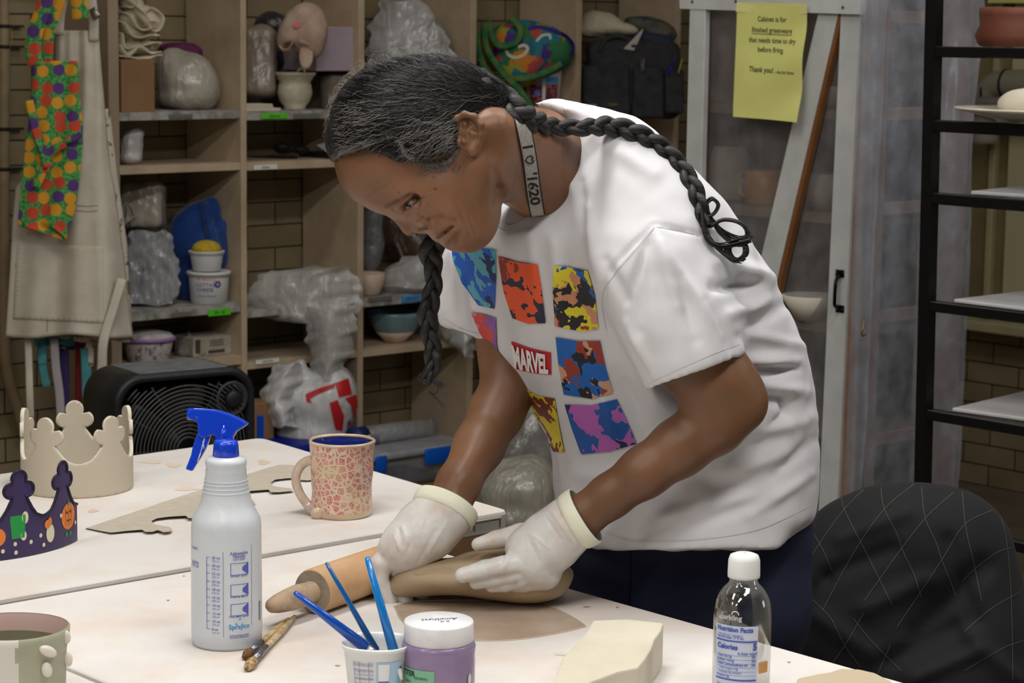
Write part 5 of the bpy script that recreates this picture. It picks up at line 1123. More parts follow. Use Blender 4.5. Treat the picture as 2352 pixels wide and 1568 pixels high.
# ------------------------------------------------------------------ cardboard crown strip
out=[(197,1212),(226,1218),(255,1223),(290,1219),(326,1216),(334,1221),(350,1221),(362,1217),(376,1222),(392,1220),(396,1215),(388,1209),(376,1208),(364,1205),(352,1203),(348,1196),(360,1190),(390,1186),(427,1184),(432,1189),(449,1190),(480,1188),(530,1172),(560,1158),(586,1154),(580,1147),(563,1144),(545,1146),(536,1138),(563,1128),(590,1126),(617,1124),(622,1130),(640,1130),(674,1127),(668,1121),(642,1118),(626,1115),(622,1108),(632,1101),(660,1098),(683,1097),(690,1102),(706,1103),(740,1100),(760,1084),(720,1072),(690,1070),(664,1067),(640,1067),(600,1078),(560,1091),(500,1110),(440,1131),(370,1154),(300,1178)]
ob('cardboard_template',prism(out,.0016,lambda x,y,w:onz(x,y,TZ+.001+.003*max(0,math.sin((x-200)/180.))+w*.0016)),mat('grey_chipboard',(186,177,162),.85,noise=(60,(178,168,152),.35,.6)),smooth=False,label='flat grey chipboard crown template lying behind the spray bottle',cat='template')
# ------------------------------------------------------------------ textured mug
mb=onz(785,1181,TZ); md=proj(mb)[2]; mm=md/FPX; mb[2]=TZ+.0006
Hm=(onplane(785,1010,mb,np.array([0,1.,0]))[2]-mb[2])*1.0
pr_=[(0,66),(.02,68),(.08,70),(.2,70),(.3,68.5),(.42,69.5),(.55,71),(.68,72.5),(.8,72),(.9,74),(.97,75),(1.0,74)]
def mugfn(r,h,t): return r*(1+.010*math.sin(7*t+h*90)*math.sin(h*150)+.006*math.sin(3*t))
def lathe_uv(prof,c,n,fn,us=1,vs=1,cap=(False,False)):
    v,f=lathe(prof,c,n,cap=cap,fn=fn); uv=[]
    for j,(r,h) in enumerate(prof):
        for i in range(n): uv.append((us*2*i/n if i<=n/2 else us*2*(n-i)/n,h*vs))
    uv+= [(0,0)]*(len(v)-len(uv)); return (v,f,np.array(uv))
MX=bpy.data.materials.new('carved_red_glaze'); MX.use_nodes=True; N,L=nodes(MX); b=N['Principled BSDF']; tc=N.new('ShaderNodeTexCoord')
v1=N.new('ShaderNodeTexVoronoi'); v1.feature='DISTANCE_TO_EDGE'; v1.inputs['Scale'].default_value=95; v2=N.new('ShaderNodeTexVoronoi'); v2.feature='DISTANCE_TO_EDGE'; v2.inputs['Scale'].default_value=260
L.new(tc.outputs['Object'],v1.inputs['Vector']); L.new(tc.outputs['Object'],v2.inputs['Vector'])
mn=N.new('ShaderNodeMath'); mn.operation='MULTIPLY'; mn.inputs[1].default_value=1.6; L.new(v2.outputs['Distance'],mn.inputs[0]); mi=N.new('ShaderNodeMath'); mi.operation='MINIMUM'; L.new(v1.outputs['Distance'],mi.inputs[0]); L.new(mn.outputs[0],mi.inputs[1])
nz=N.new('ShaderNodeTexNoise'); nz.inputs['Scale'].default_value=26; L.new(tc.outputs['Object'],nz.inputs['Vector'])
cr=ramp(N,[(.30,(150,112,100)),(.43,(196,92,78)),(.56,(200,120,100)),(.70,(196,172,110))]); L.new(nz.outputs['Fac'],cr.inputs[0])
lr=ramp(N,[(0.05,(0,0,0)),(.14,(255,255,255))]); L.new(mi.outputs[0],lr.inputs[0]); mx=N.new('ShaderNodeMix'); mx.data_type='RGBA'; L.new(lr.outputs[0],mx.inputs[0]); mx.inputs[6].default_value=lin((222,200,180)); L.new(cr.outputs[0],mx.inputs[7]); L.new(mx.outputs[2],b.inputs['Base Color'])
b.inputs['Roughness'].default_value=.3; b.inputs['Coat Weight'].default_value=.4; bp=N.new('ShaderNodeBump'); bp.inputs['Strength'].default_value=.7; bp.inputs['Distance'].default_value=.002; bp.invert=True; L.new(mi.outputs[0],bp.inputs['Height']); L.new(bp.outputs['Normal'],b.inputs['Normal'])
mug=thing('ceramic_mug','red and cream lace-textured ceramic mug with a blue inside on the far table','mug',mb)
ob('body',lathe([(r*mm,h*Hm) for h,r in pr_[2:-1]],mb,96,cap=(False,False),fn=mugfn),MX,mug)
MCG=mat('cream_gloss_glaze',(214,190,156),.18,coat=.6,noise=(16,(196,168,150),.3,.65))
ob('foot_ring',lathe([(30*mm,0),(66*mm,0),(68*mm,.02*Hm),(70*mm,.085*Hm)],mb,96,fn=mugfn,cap=(True,False)),MCG,mug)
ob('lip',tube([mb+Z*(Hm*.985)+np.array([math.cos(a),math.sin(a),0])*mugfn(72.6*mm,Hm,a) for a in np.linspace(0,2*PI,73)[:-1]],.0028,10,closed=True),MCG,mug)
ob('blue_inside',lathe([(71*mm,Hm*.98),(68*mm,Hm*.9),(65*mm,Hm*.4),(60*mm,.1*Hm),(.001,.07*Hm)],mb,72,cap=(False,False)),mat('cobalt_glaze',(26,44,128),.12,coat=.6,bump=(60,.4,.003)),mug)
hx=[(738,1060),(712,1058),(693,1068),(682,1086),(680,1108),(690,1136),(706,1158),(722,1172),(735,1176)]
hr=[.011,.0085,.0078,.0074,.0072,.0072,.0076,.009,.010]
hd=spline([np.append(P(x,y,md-.028*(1 if i in(0,8) else .55 if i in (1,7) else .3)),hr[i]) for i,(x,y) in enumerate(hx)],6)
ob('handle',tube(hd[:,:3],hd[:,3],14),mat('pearl_glaze',(204,184,160),.12,coat=.8,noise=(34,(168,150,160),.3,.6)),mug)
ob('handle_scroll',blob([('e',P(738,1064,md-.036),(.016,.021,.009),np.array([R,-U,TC]),.004)],.0022),MCG,mug); ob('handle_scroll',blob([('e',P(730,1178,md-.034),(.012,.010,.006),np.array([R,-U,TC]),.004)],.0022),MCG,mug)
# ------------------------------------------------------------------ spray bottle
sb=onz(521,1475,TZ); sd_=proj(sb)[2]; sm=sd_/FPX; sb[2]=TZ+.0006
def hpx(py): return (onplane(520,py,sb,np.array([0,1.,0]))[2]-sb[2])
prof=[(1478,70),(1475,76),(1468,80),(1440,81),(1300,80.5),(1205,79.5),(1190,78),(1178,72),(1164,64),(1150,58),(1135,55),(1118,51),(1100,48.5),(1082,46),(1078,47),(1074,45),(1070,45.5),(1062,47),(1056,46.5),(1050,42),(1046,28),(1042,24)]
bt_=thing('spray_bottle','frosted white spray bottle with a bright blue trigger head, at the centre left','spray bottle',sb)
MSB=mat('frosted_plastic',(222,227,232),.32,trans=.22,sss=.15,spec=.5,noise=(18,(214,220,226),.3,.6))
ob('bottle',lathe([(r*sm,max(0,hpx(y))) for y,r in prof],sb,72),MSB,bt_,smooth=True)
for y in(1100,1108,1117,1126): 
    r=np.interp(y,[p[0] for p in prof[::-1]],[p[1] for p in prof[::-1]])*sm
    ob('neck_rib',tube([sb+Z*hpx(y)+np.array([math.cos(a),math.sin(a),0])*r for a in np.linspace(0,2*PI,49)[:-1]],.0009,6,closed=True),MSB,bt_)
MBL=mat('trigger_blue',(14,62,196),.22,coat=.5,noise=(90,(130,150,210),.18,.32)); MBL2=mat('trigger_blue_dark',(12,50,176),.25,coat=.4)
zc0,zc1=hpx(1052),hpx(1012)
ob('screw_cap',lathe([(29*sm,zc0),(30*sm,zc0+.001),(27.5*sm,zc1-.004),(26*sm,zc1),(20*sm,zc1+.001)],sb,96,fn=lambda r,h,t:r*(1+.018*(math.sin(36*t)>0)*(h<zc1-.003))),MBL,bt_)
sdd=sd_
def hpoly(poly,hw): return prism(poly,1,lambda x,y,w:P(x,y,sdd)+TC*(w*2-1)*hw)
ob('trigger_head',hpoly([(431,948),(436,938),(448,937),(470,938),(500,941),(530,950),(556,962),(572,972),(560,981),(545,990),(537,1003),(535,1016),(497,1016),(496,1000),(488,997),(474,1006),(462,1004),(456,996),(456,976),(452,966),(436,962),(431,956)],.0085),MBL,bt_,bev=.003,smooth=False)
ob('nozzle',tube([P(430,950,sdd),P(455,951,sdd)],[.0072,.0078],20),MBL2,bt_); ob('pump_stem',tube([P(515,1020,sdd),P(516,975,sdd)],[.0098,.0085],20),MBL,bt_)
ob('trigger_lever',hpoly([(456,990),(484,994),(482,1008),(474,1030),(464,1048),(452,1066),(443,1082),(427,1077),(434,1060),(440,1044),(444,1024),(450,1006)],.0062),MBL,bt_,bev=.002,smooth=False)
ob('clay_smear',join(*[tube([P(x,y,sdd)+TC*.0062,P(x2,y2,sdd)+TC*.0062],.0009,5) for x,y,x2,y2 in((472,1004,462,1040),(462,1040,455,1060),(468,1012,470,1030),(500,1022,512,1030),(520,1030,526,1040),(530,1028,538,1042),(505,1036,508,1046))]),mat('dried_slip',(190,196,214),.8),bt_)
rb_=80.5*sm; fl=onlathe(sb,rb_,rb_,1.,.0006); PX=lambda px:math.asin(max(-.99,min(.99,(px-521)/80.5)))*rb_
MIB=mat('violet_blue_ink',(84,92,176),.4); MIT=mat('cyan_ink',(60,150,205),.4)
def lb(m2,m): ob('printed_marking',map2d(m2,fl),m,bt_,smooth=False)
g=[rect2d(PX(476),hpx(1424),PX(476)+.0007,hpx(1262)),rect2d(PX(513),hpx(1440),PX(513)+.0005,hpx(1248)),rect2d(PX(577),hpx(1420),PX(577)+.0005,hpx(1236))]
for k in range(10):
    y=1262+18*k; g.append(rect2d(PX(477),hpx(y)-.0003,PX(484),hpx(y)+.0003))
    v,f=text2d('%d oz'%(26-2*k),.0046,.012); g.append((v+np.array([PX(488),hpx(y)-.0016]),f)); v,f=text2d('%d ml'%(750-60*k),.0034); g.append((v+np.array([PX(488),hpx(y)-.0055]),f))
lb(join2d(*g),MIB); g=[]
for s,y,sz in(('Adjustable',1256,.0056),('Nozzle',1263,.0056),('Stream Spray',1306,.0042),('Coarse Spray',1353,.0042),('Fine Mist Spray',1398,.0042),('www.sprayco.com',1440,.0034),('PATENT PENDING',1445,.0030),('EASY GRIP',1269,.0034)):
    v,f=text2d(s,sz,.01,'CENTER'); g.append((v+np.array([PX(550),hpx(y)]),f))
for y in(1288,1336,1380):
    x0,x1,y0,y1=PX(530),PX(570),hpx(y+14),hpx(y-13)
    g+=[rect2d(x0,y0,x0+.0008,y1),rect2d(x0,y0,x1,y0+.0006,4),rect2d(x0,y1-.0006,x1,y1,4),(np.array([(PX(557),(y0+y1)/2-.002),(PX(570),y0),(PX(570),y1),(PX(557),(y0+y1)/2+.002)]),[(0,1,2,3)])]
lb(join2d(*g),MIB); v,f=text2d('Sprayco',.0085,.02,'CENTER'); lb((v+np.array([PX(550),hpx(1424)]),f),MIT)
lb(join2d(*[(np.array([(PX(550)+.0035*math.cos(a)+.002*math.cos(a+1.2),hpx(1410)+.0035*math.sin(a)+.002*math.sin(a+1.2)),(PX(550)+.0058*math.cos(a+.9),hpx(1410)+.0058*math.sin(a+.9)),(PX(550)+.004*math.cos(a+1.6),hpx(1410)+.004*math.sin(a+1.6))]),[(0,1,2)]) for a in(.5,2.6,4.7)]),MIT)
lb(join2d(*[rect2d(PX(593)+.0009*0,hpx(1375+4*k),PX(597),hpx(1373+4*k)) for k in range(11)]),mat('barcode_ink',(50,50,54),.6))
g=[]; 
for s,y in(('Leader',1250),('Capacity',1282),('of 32 oz',1290)): v,f=text2d(s,.0055,.01,'CENTER'); g.append((v+np.array([PX(449),hpx(y)]),f))
lb(join2d(*g),MIB)
# ------------------------------------------------------------------ rolling pin
ra0=onz(718,1358,TZ+.030); rb0=onz(948,1278,TZ+.030); rd=rb0-ra0; rd/=np.linalg.norm(rd); RXX=frame_of(rd); RR=.0295
rp_=thing('rolling_pin','pale wooden rolling pin with clay-grey end, beside the woman\'s right hand','rolling pin',(ra0+rb0)/2*[1,1,0]+Z*TZ)
ob('barrel',lathe([(.012,.001),(RR*.93,0),(RR,.003),(RR,np.linalg.norm(rb0-ra0)-.003),(RR*.93,np.linalg.norm(rb0-ra0)),(.012,np.linalg.norm(rb0-ra0)-.001)],ra0,48,RXX),mat('maple',(205,168,128),.45,noise=(22,(190,150,110),.3,.65)),rp_)
MHN=mat('worn_handle_wood',(186,160,134),.55,noise=(40,(150,130,112),.3,.55))
ob('end_cap',lathe([(RR*.94,-.0012),(.014,-.0016)],ra0,48,RXX,cap=(False,False)),mat('clay_grey_end',(160,146,130),.8,noise=(60,(136,122,106),.3,.6)),rp_)
ha=onz(628,1402,TZ+.026)-ra0
L_h=.098
ob('handle',lathe([(.013,0.002),(.0145,-.004),(.013,-.008),(.0145,-.014),(.0158,-.03),(.0148,-.05),(.012,-.075),(.009,-.088),(.005,-.0935),(.0005,-.095)],ra0,32,RXX,cap=(False,False)),MHN,rp_)
ob('handle',lathe([(.013,-.002),(.0145,.004),(.0158,.03),(.012,.075),(.005,.0935),(.0005,.095)],rb0,32,RXX,cap=(False,False)),MHN,rp_)
# ------------------------------------------------------------------ paint brushes on the table
def brush(p,q,label,r=.0042,bristle=(120,84,50),han=(208,190,140)):
    a=onz(*p,TZ+r+.001); b=onz(*q,TZ+r+.001); d=b-a; Ln=np.linalg.norm(d); d/=Ln; t=thing('paint_brush',label,'brush',(a+b)/2*[1,1,0]+Z*TZ)
    ob('handle',tube([a,a+d*Ln*.3,a+d*Ln*.62],[r*.6,r,r*.85],12),mat('worn_brush_handle_%s'%(han,),han,.5,noise=(90,(156,112,64),.35,.6)),t)
    ob('ferrule',tube([a+d*Ln*.62,a+d*Ln*.86],[r*.9,r*1.05],12),mat('ferrule_metal',(140,142,150),.3,metal=.8,noise=(80,(90,90,100),.35,.55)),t)
    ob('bristles',tube([a+d*Ln*.86,a+d*Ln*.94,b],[r*1.05,r*1.5,r*.9],12),mat('bristle_%s'%(bristle,),bristle,.9,noise=(200,(80,52,30),.35,.6)),t)
brush((662,1422),(562,1508),'short worn paint brush with splayed brown bristles beside the spray bottle base'); brush((677,1416),(568,1533),'longer worn paint brush with a pale clay-coated tip, nearer the cup',.0048,(196,168,124),(200,184,150))
# ------------------------------------------------------------------ cup with blue brushes
cu=onz(866,1474,TZ+.080); cu_d=proj(cu)[2]; um=cu_d/FPX; cb_=cu.copy(); cb_[2]=TZ+.0006; Hc=.080
cup=thing('water_cup','white plastic cup printed with a blue chart, holding three blue brushes','cup',cb_)
sq=lambda r,h,t:r*(1+.035*math.cos(4*(t-.6)))
MCUP=mat('cup_white',(218,222,222),.35,sss=.1)
ob('cup_body',lathe([(56*um,0),(60*um,.002),(77*um,Hc-.006),(80*um,Hc-.005),(82.5*um,Hc-.001),(81*um,Hc+.0008),(77*um,Hc-.001),(74*um,Hc-.008),(56*um,.004),(.001,.003)],cb_,72,fn=sq,cap=(True,False)),MCUP,cup)
def fcup(x,z): 
    a0=math.atan2(-cb_[1],-cb_[0]); r=(60+17*z/Hc)*um+.0008; a=a0+x/(.045); r=sq(r,z,a); return cb_+np.array([r*math.cos(a),r*math.sin(a),z])
ob('blue_panel',map2d(rect2d(-.001,.001,.036,.066,12),fcup),mat('pale_blue_print',(160,190,214),.4),cup,smooth=False)
fc2=lambda x,z:fcup(x,z)+(fcup(x,z)-cb_)*[.012,.012,0]
ob('white_window',map2d(rect2d(.002,.044,.017,.064,5),fc2),MCUP,cup,smooth=False)
fc3=lambda x,z:fcup(x,z)+(fcup(x,z)-cb_)*[.02,.02,0]
g=[rect2d(.002,.0395,.017,.0445,5)]+[rect2d(x,.0,x+.0006,.066) for x in(-.034,-.026,-.012)]+[rect2d(-.035,z,-.005,z+.0005,8) for z in np.arange(.004,.066,.0052)]
for k in range(8):
    for x,s in((-.033,'%d mg'%(40+k*15)),(-.024,'Total 1%d'%k),(-.011,'2%d%%'%k)): v,f=text2d(s,.0036); g.append((v+np.array([x,.0615-.0085*k+.001]),f))
ob('blue_chart',map2d(join2d(*g),fc3),mat('chart_ink',(104,110,168),.5),cup,smooth=False)
MBH=mat('blue_brush_handle',(10,74,170),.2,coat=.6); MBH2=mat('bright_blue_handle',(16,120,200),.2,coat=.6)
def cbrush(p,d1,q,d2,r0,r1,m,label):
    a=P(*p,d1); b=P(*q,d2); d=b-a; Ln=np.linalg.norm(d); u=d/Ln; t=thing('paint_brush',label,'brush',b); 
    ob('handle',tube([a,a+u*Ln*.04,b],[r0*.75,r0,r1],16),m,t); ob('ferrule',tube([b,b+u*.022],[r1*.85,r1*.6],14),mat('ferrule_metal',(140,142,150),.3,metal=.8),t); ob('bristles',tube([b+u*.022,b+u*.034],[r1*.6,r1*.25],12),mat('white_bristle',(210,206,196),.8),t)
cbrush((676,1360),cu_d+.0,(841,1487),cu_d-.012,.0034,.0068,MBH,'thick dark blue brush handle leaning far left in the cup'); cbrush((749,1292),cu_d+.03,(864,1492),cu_d+.004,.0022,.0042,mat('mid_blue_handle',(10,88,158),.2,coat=.6),'thin blue brush handle, middle one of the three in the cup'); cbrush((843,1280),cu_d+.03,(904,1494),cu_d-.012,.0036,.0058,MBH2,'bright blue brush handle standing nearly upright at the right of the cup')
# ------------------------------------------------------------------ purple glaze jar
jt=onz(1008,1425,TZ+.105); jd=proj(jt)[2]; jm=jd/FPX; jb=jt.copy(); jb[2]=TZ+.0006; HJ=.105
jar=thing('glaze_jar','purple glaze jar with a white screw lid and a green label, front centre','jar',jb)
zl=HJ-.024
ob('jar_body',lathe([(70*jm,0),(80*jm,.003),(84*jm,.009),(84.5*jm,zl-.02),(84*jm,zl-.012),(85.5*jm,zl-.004),(82*jm,zl+.001),(74*jm,zl+.002)],jb,72),mat('lilac_plastic_jar',(142,124,158),.3,sss=.1,noise=(14,(128,108,142),.3,.6),coat=.2),jar)
ob('lid',lathe([(77*jm,zl+.001),(80*jm,zl+.002),(80*jm,HJ-.002),(78.5*jm,HJ),(.001,HJ)],jb,72,cap=(True,False)),mat('white_lid',(226,226,228),.35,noise=(14,(206,204,206),.25,.4)),jar)
fj=onlathe(jb,85*jm,84.5*jm,zl,.0006); fj2=onlathe(jb,85*jm,84.5*jm,zl,.0012)
PJ=lambda px:math.asin((px-1008)/85.)*85*jm
ob('green_label',map2d(rect2d(PJ(927),.002,PJ(999),.058,12),fj),mat('mint_label',(120,172,142),.45),jar,smooth=False); GLB=[o for o in jar.children if o.name.startswith('green_label')][0]
g=[]
for s,px,z,sz,bo in(('TTER',930,.050,.0085,.03),('ceramic',952,.0475,.0055,0),('glaze',934,.0425,.0045,0),('(AP)',938,.022,.009,0),('NON-TOXIC',960,.024,.0050,.02),('CONTENTS 16 FL',960,.018,.0028,0)): v,f=text2d(s,sz,bo); g.append((v+np.array([PJ(px),z]),f))
ob('label_lettering',map2d(join2d(*g),fj2),mat('label_ink',(34,60,46),.6),GLB,smooth=False)
v,f=text2d('Amethyst',.0105,.004,'CENTER',.3); v2,f2=text2d('R.R',.008,.004,'CENTER',.3)
fl2=lambda x,y:jb+Z*(HJ+.0006)+np.array([-x,-y-.004,0])*1.0
ob('lid_handwriting',map2d(join2d((v,f),(v2+np.array([-.004,.0105]),f2)),lambda x,y:jb+Z*(HJ+.0006)+np.array([-x+.002,-y+.006,0])@np.array([[.97,.24,0],[-.24,.97,0],[0,0,1]])),mat('pen_ink',(58,56,90),.6),jar,smooth=False)
ob('white_drip',map2d(circ2d(PJ(1079),.045,.0062,16,.5),fj2),mat('pale_smear',(206,204,206),.7),jar,smooth=False)
# ------------------------------------------------------------------ clay block and scraps
MCB=mat('raw_clay',(204,197,180),.75,noise=(9,(192,184,164),.3,.65),bump=(30,.25,.003)); MCS=mat('raw_clay_side',(190,180,160),.8,bump=(36,.3,.003))
def slab(name,poly,zt,label,zb=TZ+.0006,m=None):
    V=[onz(x,y,zt) for x,y in poly]; n=len(V); V2=[np.array([v[0],v[1],zb]) for v in V]
    return ob(name,(np.array(V+V2),[tuple(range(n))[::-1],tuple(range(n,2*n))]+[(i,(i+1)%n,n+(i+1)%n,n+i) for i in range(n)]),m or MCB,smooth=False,bev=.0025,label=label,cat='clay')
slab('clay_block',[(1362,1424),(1440,1421),(1524,1430),(1519,1446),(1503,1468),(1497,1488),(1482,1512),(1466,1532),(1420,1541),(1350,1568),(1300,1590),(1262,1600),(1268,1568),(1290,1512),(1322,1478),(1344,1455)],TZ+.052,'cream wedge-shaped block of raw clay on the near table, front right of centre')
slab('clay_scrap',[(1815,1590),(1832,1556),(1880,1546),(1906,1542),(1930,1534),(1975,1536),(2010,1544),(2046,1562),(2070,1590),(2000,1640),(1850,1640)],TZ+.03,'low tan clay scrap at the bottom edge, right of the clear bottle',m=mat('tan_clay',(184,168,144),.8,bump=(40,.3,.003)))
# ------------------------------------------------------------------ clear bottle
wb=onz(1701,1584,TZ); wd_=proj(wb)[2]; wm=wd_/FPX; wb[2]=TZ+.0006
def hw_(py): return onplane(1701,py,wb,np.array([0,1.,0]))[2]-wb[2]
bot=thing('water_bottle','clear plastic drink bottle with a white cap and blue nutrition label, lower right','bottle',wb)
def clearmat(name,tint=(235,238,238),fac=.10):
    m=bpy.data.materials.new(name); m.use_nodes=True; N,L=nodes(m); o=N['Material Output']; N.remove(N['Principled BSDF'])
    t=N.new('ShaderNodeBsdfTransparent'); t.inputs[0].default_value=lin(tint); g=N.new('ShaderNodeBsdfGlossy'); g.inputs['Roughness'].default_value=.06
    lw=N.new('ShaderNodeLayerWeight'); lw.inputs[0].default_value=.35; mr=N.new('ShaderNodeMapRange'); mr.inputs[3].default_value=fac; mr.inputs[4].default_value=.85
    mx=N.new('ShaderNodeMixShader'); L.new(lw.outputs['Facing'],mr.inputs[0]); L.new(mr.outputs[0],mx.inputs[0]); L.new(t.outputs[0],mx.inputs[1]); L.new(g.outputs[0],mx.inputs[2]); L.new(mx.outputs[0],o.inputs['Surface']); return m
MPET=clearmat('clear_pet')
bp_=[(1590,50),(1588,60),(1580,66),(1420,66.5),(1395,65.5),(1378,62),(1362,55),(1350,46),(1342,38),(1336,33),(1320,31)]
ob('bottle_body',lathe([(r*wm,max(0,hw_(y))) for y,r in bp_],wb,72,cap=(True,False)),MPET,bot)
ob('cap',lathe([(30*wm,hw_(1326)),(36.5*wm,hw_(1324)),(37*wm,hw_(1318)),(36*wm,hw_(1285)),(32*wm,hw_(1274)),(22*wm,hw_(1270)),(.001,hw_(1269))],wb,96,fn=lambda r,h,t:r*(1+.006*math.sin(60*t)),cap=(True,False)),mat('white_cap',(222,224,222),.4),bot)
fw=onlathe(wb,66.3*wm,66.3*wm,1,.0008); fw2=onlathe(wb,66.3*wm,66.3*wm,1,.0016); PW_=lambda px:math.asin(max(-.98,min(.98,(px-1701)/66.5)))*66.5*wm
ob('label_panel',map2d(rect2d(PW_(1643),hw_(1580),PW_(1737),hw_(1421),16),fw),mat('label_pale_blue',(196,204,222),.45),bot,smooth=False)
MLB=mat('label_blue',(62,86,176),.5); g=[]
hs=hw_(1421)
for s,px,y,sz,bo in(('Nutrition Facts',1646,1434,.0074,.035),('1 serving per container',1647,1444,.0035,0),('Serving size 17 fl oz',1647,1450,.0042,.02),('Calories',1647,1474,.0080,.04),('5',1726,1474,.0105,.04),('% Daily Value*',1692,1485,.0040,.02),('Total Fat 0g',1647,1493,.0042,.01),('Sodium 10mg',1647,1502,.0042,.01),('Total Carbohydrate 0g',1647,1511,.0042,.02),('Total Sugars 0g',1651,1520,.0040,0),('Includes 0g Added',1651,1529,.0038,0),('Protein 0g',1647,1538,.0042,.01),('Vitamin C 10%   B6',1647,1558,.0040,.01)):
    v,f=text2d(s,sz,bo); g.append((v+np.array([PW_(px),hw_(y)]),f))
for y in(1455.5,1543): g.append(rect2d(PW_(1645),hw_(y+1.6),PW_(1735),hw_(y-1.6),10))
for y in(1488,1497,1506,1515,1524,1533): g.append(rect2d(PW_(1647),hw_(y+.3),PW_(1733),hw_(y-.3),10))
for y in (1493,1502,1511): v,f=text2d('0%',.0042,.02); g.append((v+np.array([PW_(1724),hw_(y)]),f))
ob('nutrition_table',map2d(join2d(*g),fw2),MLB,bot,smooth=False)
v,f=text2d('sparkling',.0085,.01); v2,f2=circ2d(PW_(1684),hw_(1391),.0045,20); ob('white_script',map2d(join2d((v+np.array([PW_(1648),hw_(1408)]),f)),fw),mat('white_ink',(210,210,206),.5),bot,smooth=False)
ob('fruit_arc',tube([fw(PW_(1684)+.0042*math.cos(a),hw_(1396)+.0042*math.sin(a)) for a in np.linspace(0,PI,14)],.0006,5),mat('white_ink',(210,210,206),.5),bot)
ob('orange_mark',map2d(rect2d(PW_(1740),hw_(1530),PW_(1760),hw_(1505),4),fw),mat('orange_label',(206,150,92),.5),bot,smooth=False)
# ------------------------------------------------------------------ cup with raised paw prints
pc_=onz(28,1441,TZ+.095); pd=proj(pc_)[2]; pm=pd/FPX; pb_=pc_.copy(); pb_[2]=TZ+.0006; HP=.095
paw=thing('paw_cup','wide sage green cup with raised white paw pads, cut by the lower left corner','cup',pb_)
wv=lambda r,h,t:r*(1+.03*math.cos(2*(t+.4))+.02*math.sin(3*t))
prf=[(88,0),(104,.004),(116,.02),(118,.045),(120,.07),(127,.088),(128,HP),(124,HP+.0015)]
n_=96; V,Fc=lathe([(r*pm,h) for r,h in prf],pb_,n_,fn=wv,cap=(True,False)); ac=math.atan2(-pb_[1],-pb_[0])
mi=[]
for f in Fc:
    c=np.mean([V[i] for i in f],0)-pb_; a=(math.atan2(c[1],c[0])-ac+PI)%(2*PI)-PI; mi.append(1 if -2.2<a<.12+.05*math.sin(c[2]*60) else 0)
MSG=mat('sage_glaze',(164,166,144),.5,noise=(10,(148,150,126),.3,.6)); MWG=mat('milk_white_glaze',(206,202,194),.45)
ob('outer_wall',(V,Fc,None,mi),[MSG,MWG],paw)
ob('inner_wall',lathe([(125*pm,HP+.0014),(120*pm,HP-.004),(114*pm,HP-.018)],pb_,n_,fn=wv,cap=(False,False)),mat('rose_glaze',(184,156,148),.45),paw); ob('inner_glaze',lathe([(114*pm,HP-.018),(108*pm,.03),(90*pm,.008),(.001,.006)],pb_,n_,fn=wv,cap=(False,False)),mat('olive_glaze',(124,122,98),.5),paw)
MPAD=mat('pad_white',(216,210,200),.6)
for x,y,rx,ry,rt in((148,1462,8,18,20),(107,1494,24,12,-30),(104,1537,11,18,14),(152,1514,8,17,0),):
    c=P(x,y,pd-.0575-.0*(x)); 
    o=math.atan2(c[1]-pb_[1],c[0]-pb_[0]); 
    a_=ac+math.asin(max(-.97,min(.97,(x-28)/128.))); rr_=wv(121*pm,0,a_); zz=onplane(x,y,pb_+np.array([rr_*math.cos(a_),rr_*math.sin(a_),0]),np.array([0,1.,0]))[2]
    nr=np.array([math.cos(a_),math.sin(a_),0]); tg=np.array([-math.sin(a_),math.cos(a_),0]); cs,sn=math.cos(math.radians(rt)),math.sin(math.radians(rt))
    ce=pb_+nr*(rr_+.002); ce[2]=zz; ob('paw_pad',blob([('e',ce,(max(rx,9)*pm*1.15,ry*pm*1.05,.0055),np.array([tg*cs+Z*sn,Z*cs-tg*sn,nr]),.003)],.0016),MPAD,paw)
# ------------------------------------------------------------------ chair and quilted jacket
CD=3.55
def J(x,y,rx,ry,rz,k=.05,rot=0,dd=0): return E(x,y,rx,ry,rz,CD+dd,k,rot)
jm_=blob([J(2085,1215,195,105,.09),J(2040,1330,245,150,.11,.06),J(1960,1470,240,170,.13,.06),J(2200,1330,130,170,.10,.05),J(2130,1600,290,200,.16,.07),J(1900,1290,60,90,.07,.05,30),J(2250,1500,110,200,.13,.05)],.008,.0035,7,2,101)
x,y,_=proj(jm_[0]); Nn=vnormals(*jm_)
for (x0,y0,x1,y1,w,am) in((1930,1240,2080,1180,16,.006),(1900,1320,2050,1260,20,-.008),(1990,1400,2130,1330,22,.009),(2110,1450,2260,1300,26,-.012),(1880,1420,2000,1500,24,.008),(2040,1520,2190,1440,20,-.009),(2180,1240,2240,1420,18,-.008),(2230,1460,2330,1560,20,.008),(1820,1390,1900,1330,16,-.006),(2100,1560,2240,1500,18,.01)):
    dx,dy=x1-x0,y1-y0; t=np.clip(((x-x0)*dx+(y-y0)*dy)/(dx*dx+dy*dy),0,1); dd=np.hypot(x-x0-t*dx,y-y0-t*dy); jm_=(jm_[0]+Nn*(am*np.exp(-(dd/w)**2))[:,None],jm_[1])
jk=thing('quilted_jacket','black quilted jacket with diamond stitching draped over the chair back','jacket',P(2060,1568,CD))
ob('jacket_shell',jm_,mat('black_quilt',(13,13,17),.8,noise=(9,(9,9,12),.3,.7),sheen=.03,bump=(120,.1,.001)),jk)
JV=bvh(jm_); MTH=mat('tan_thread',(74,70,64),.8)
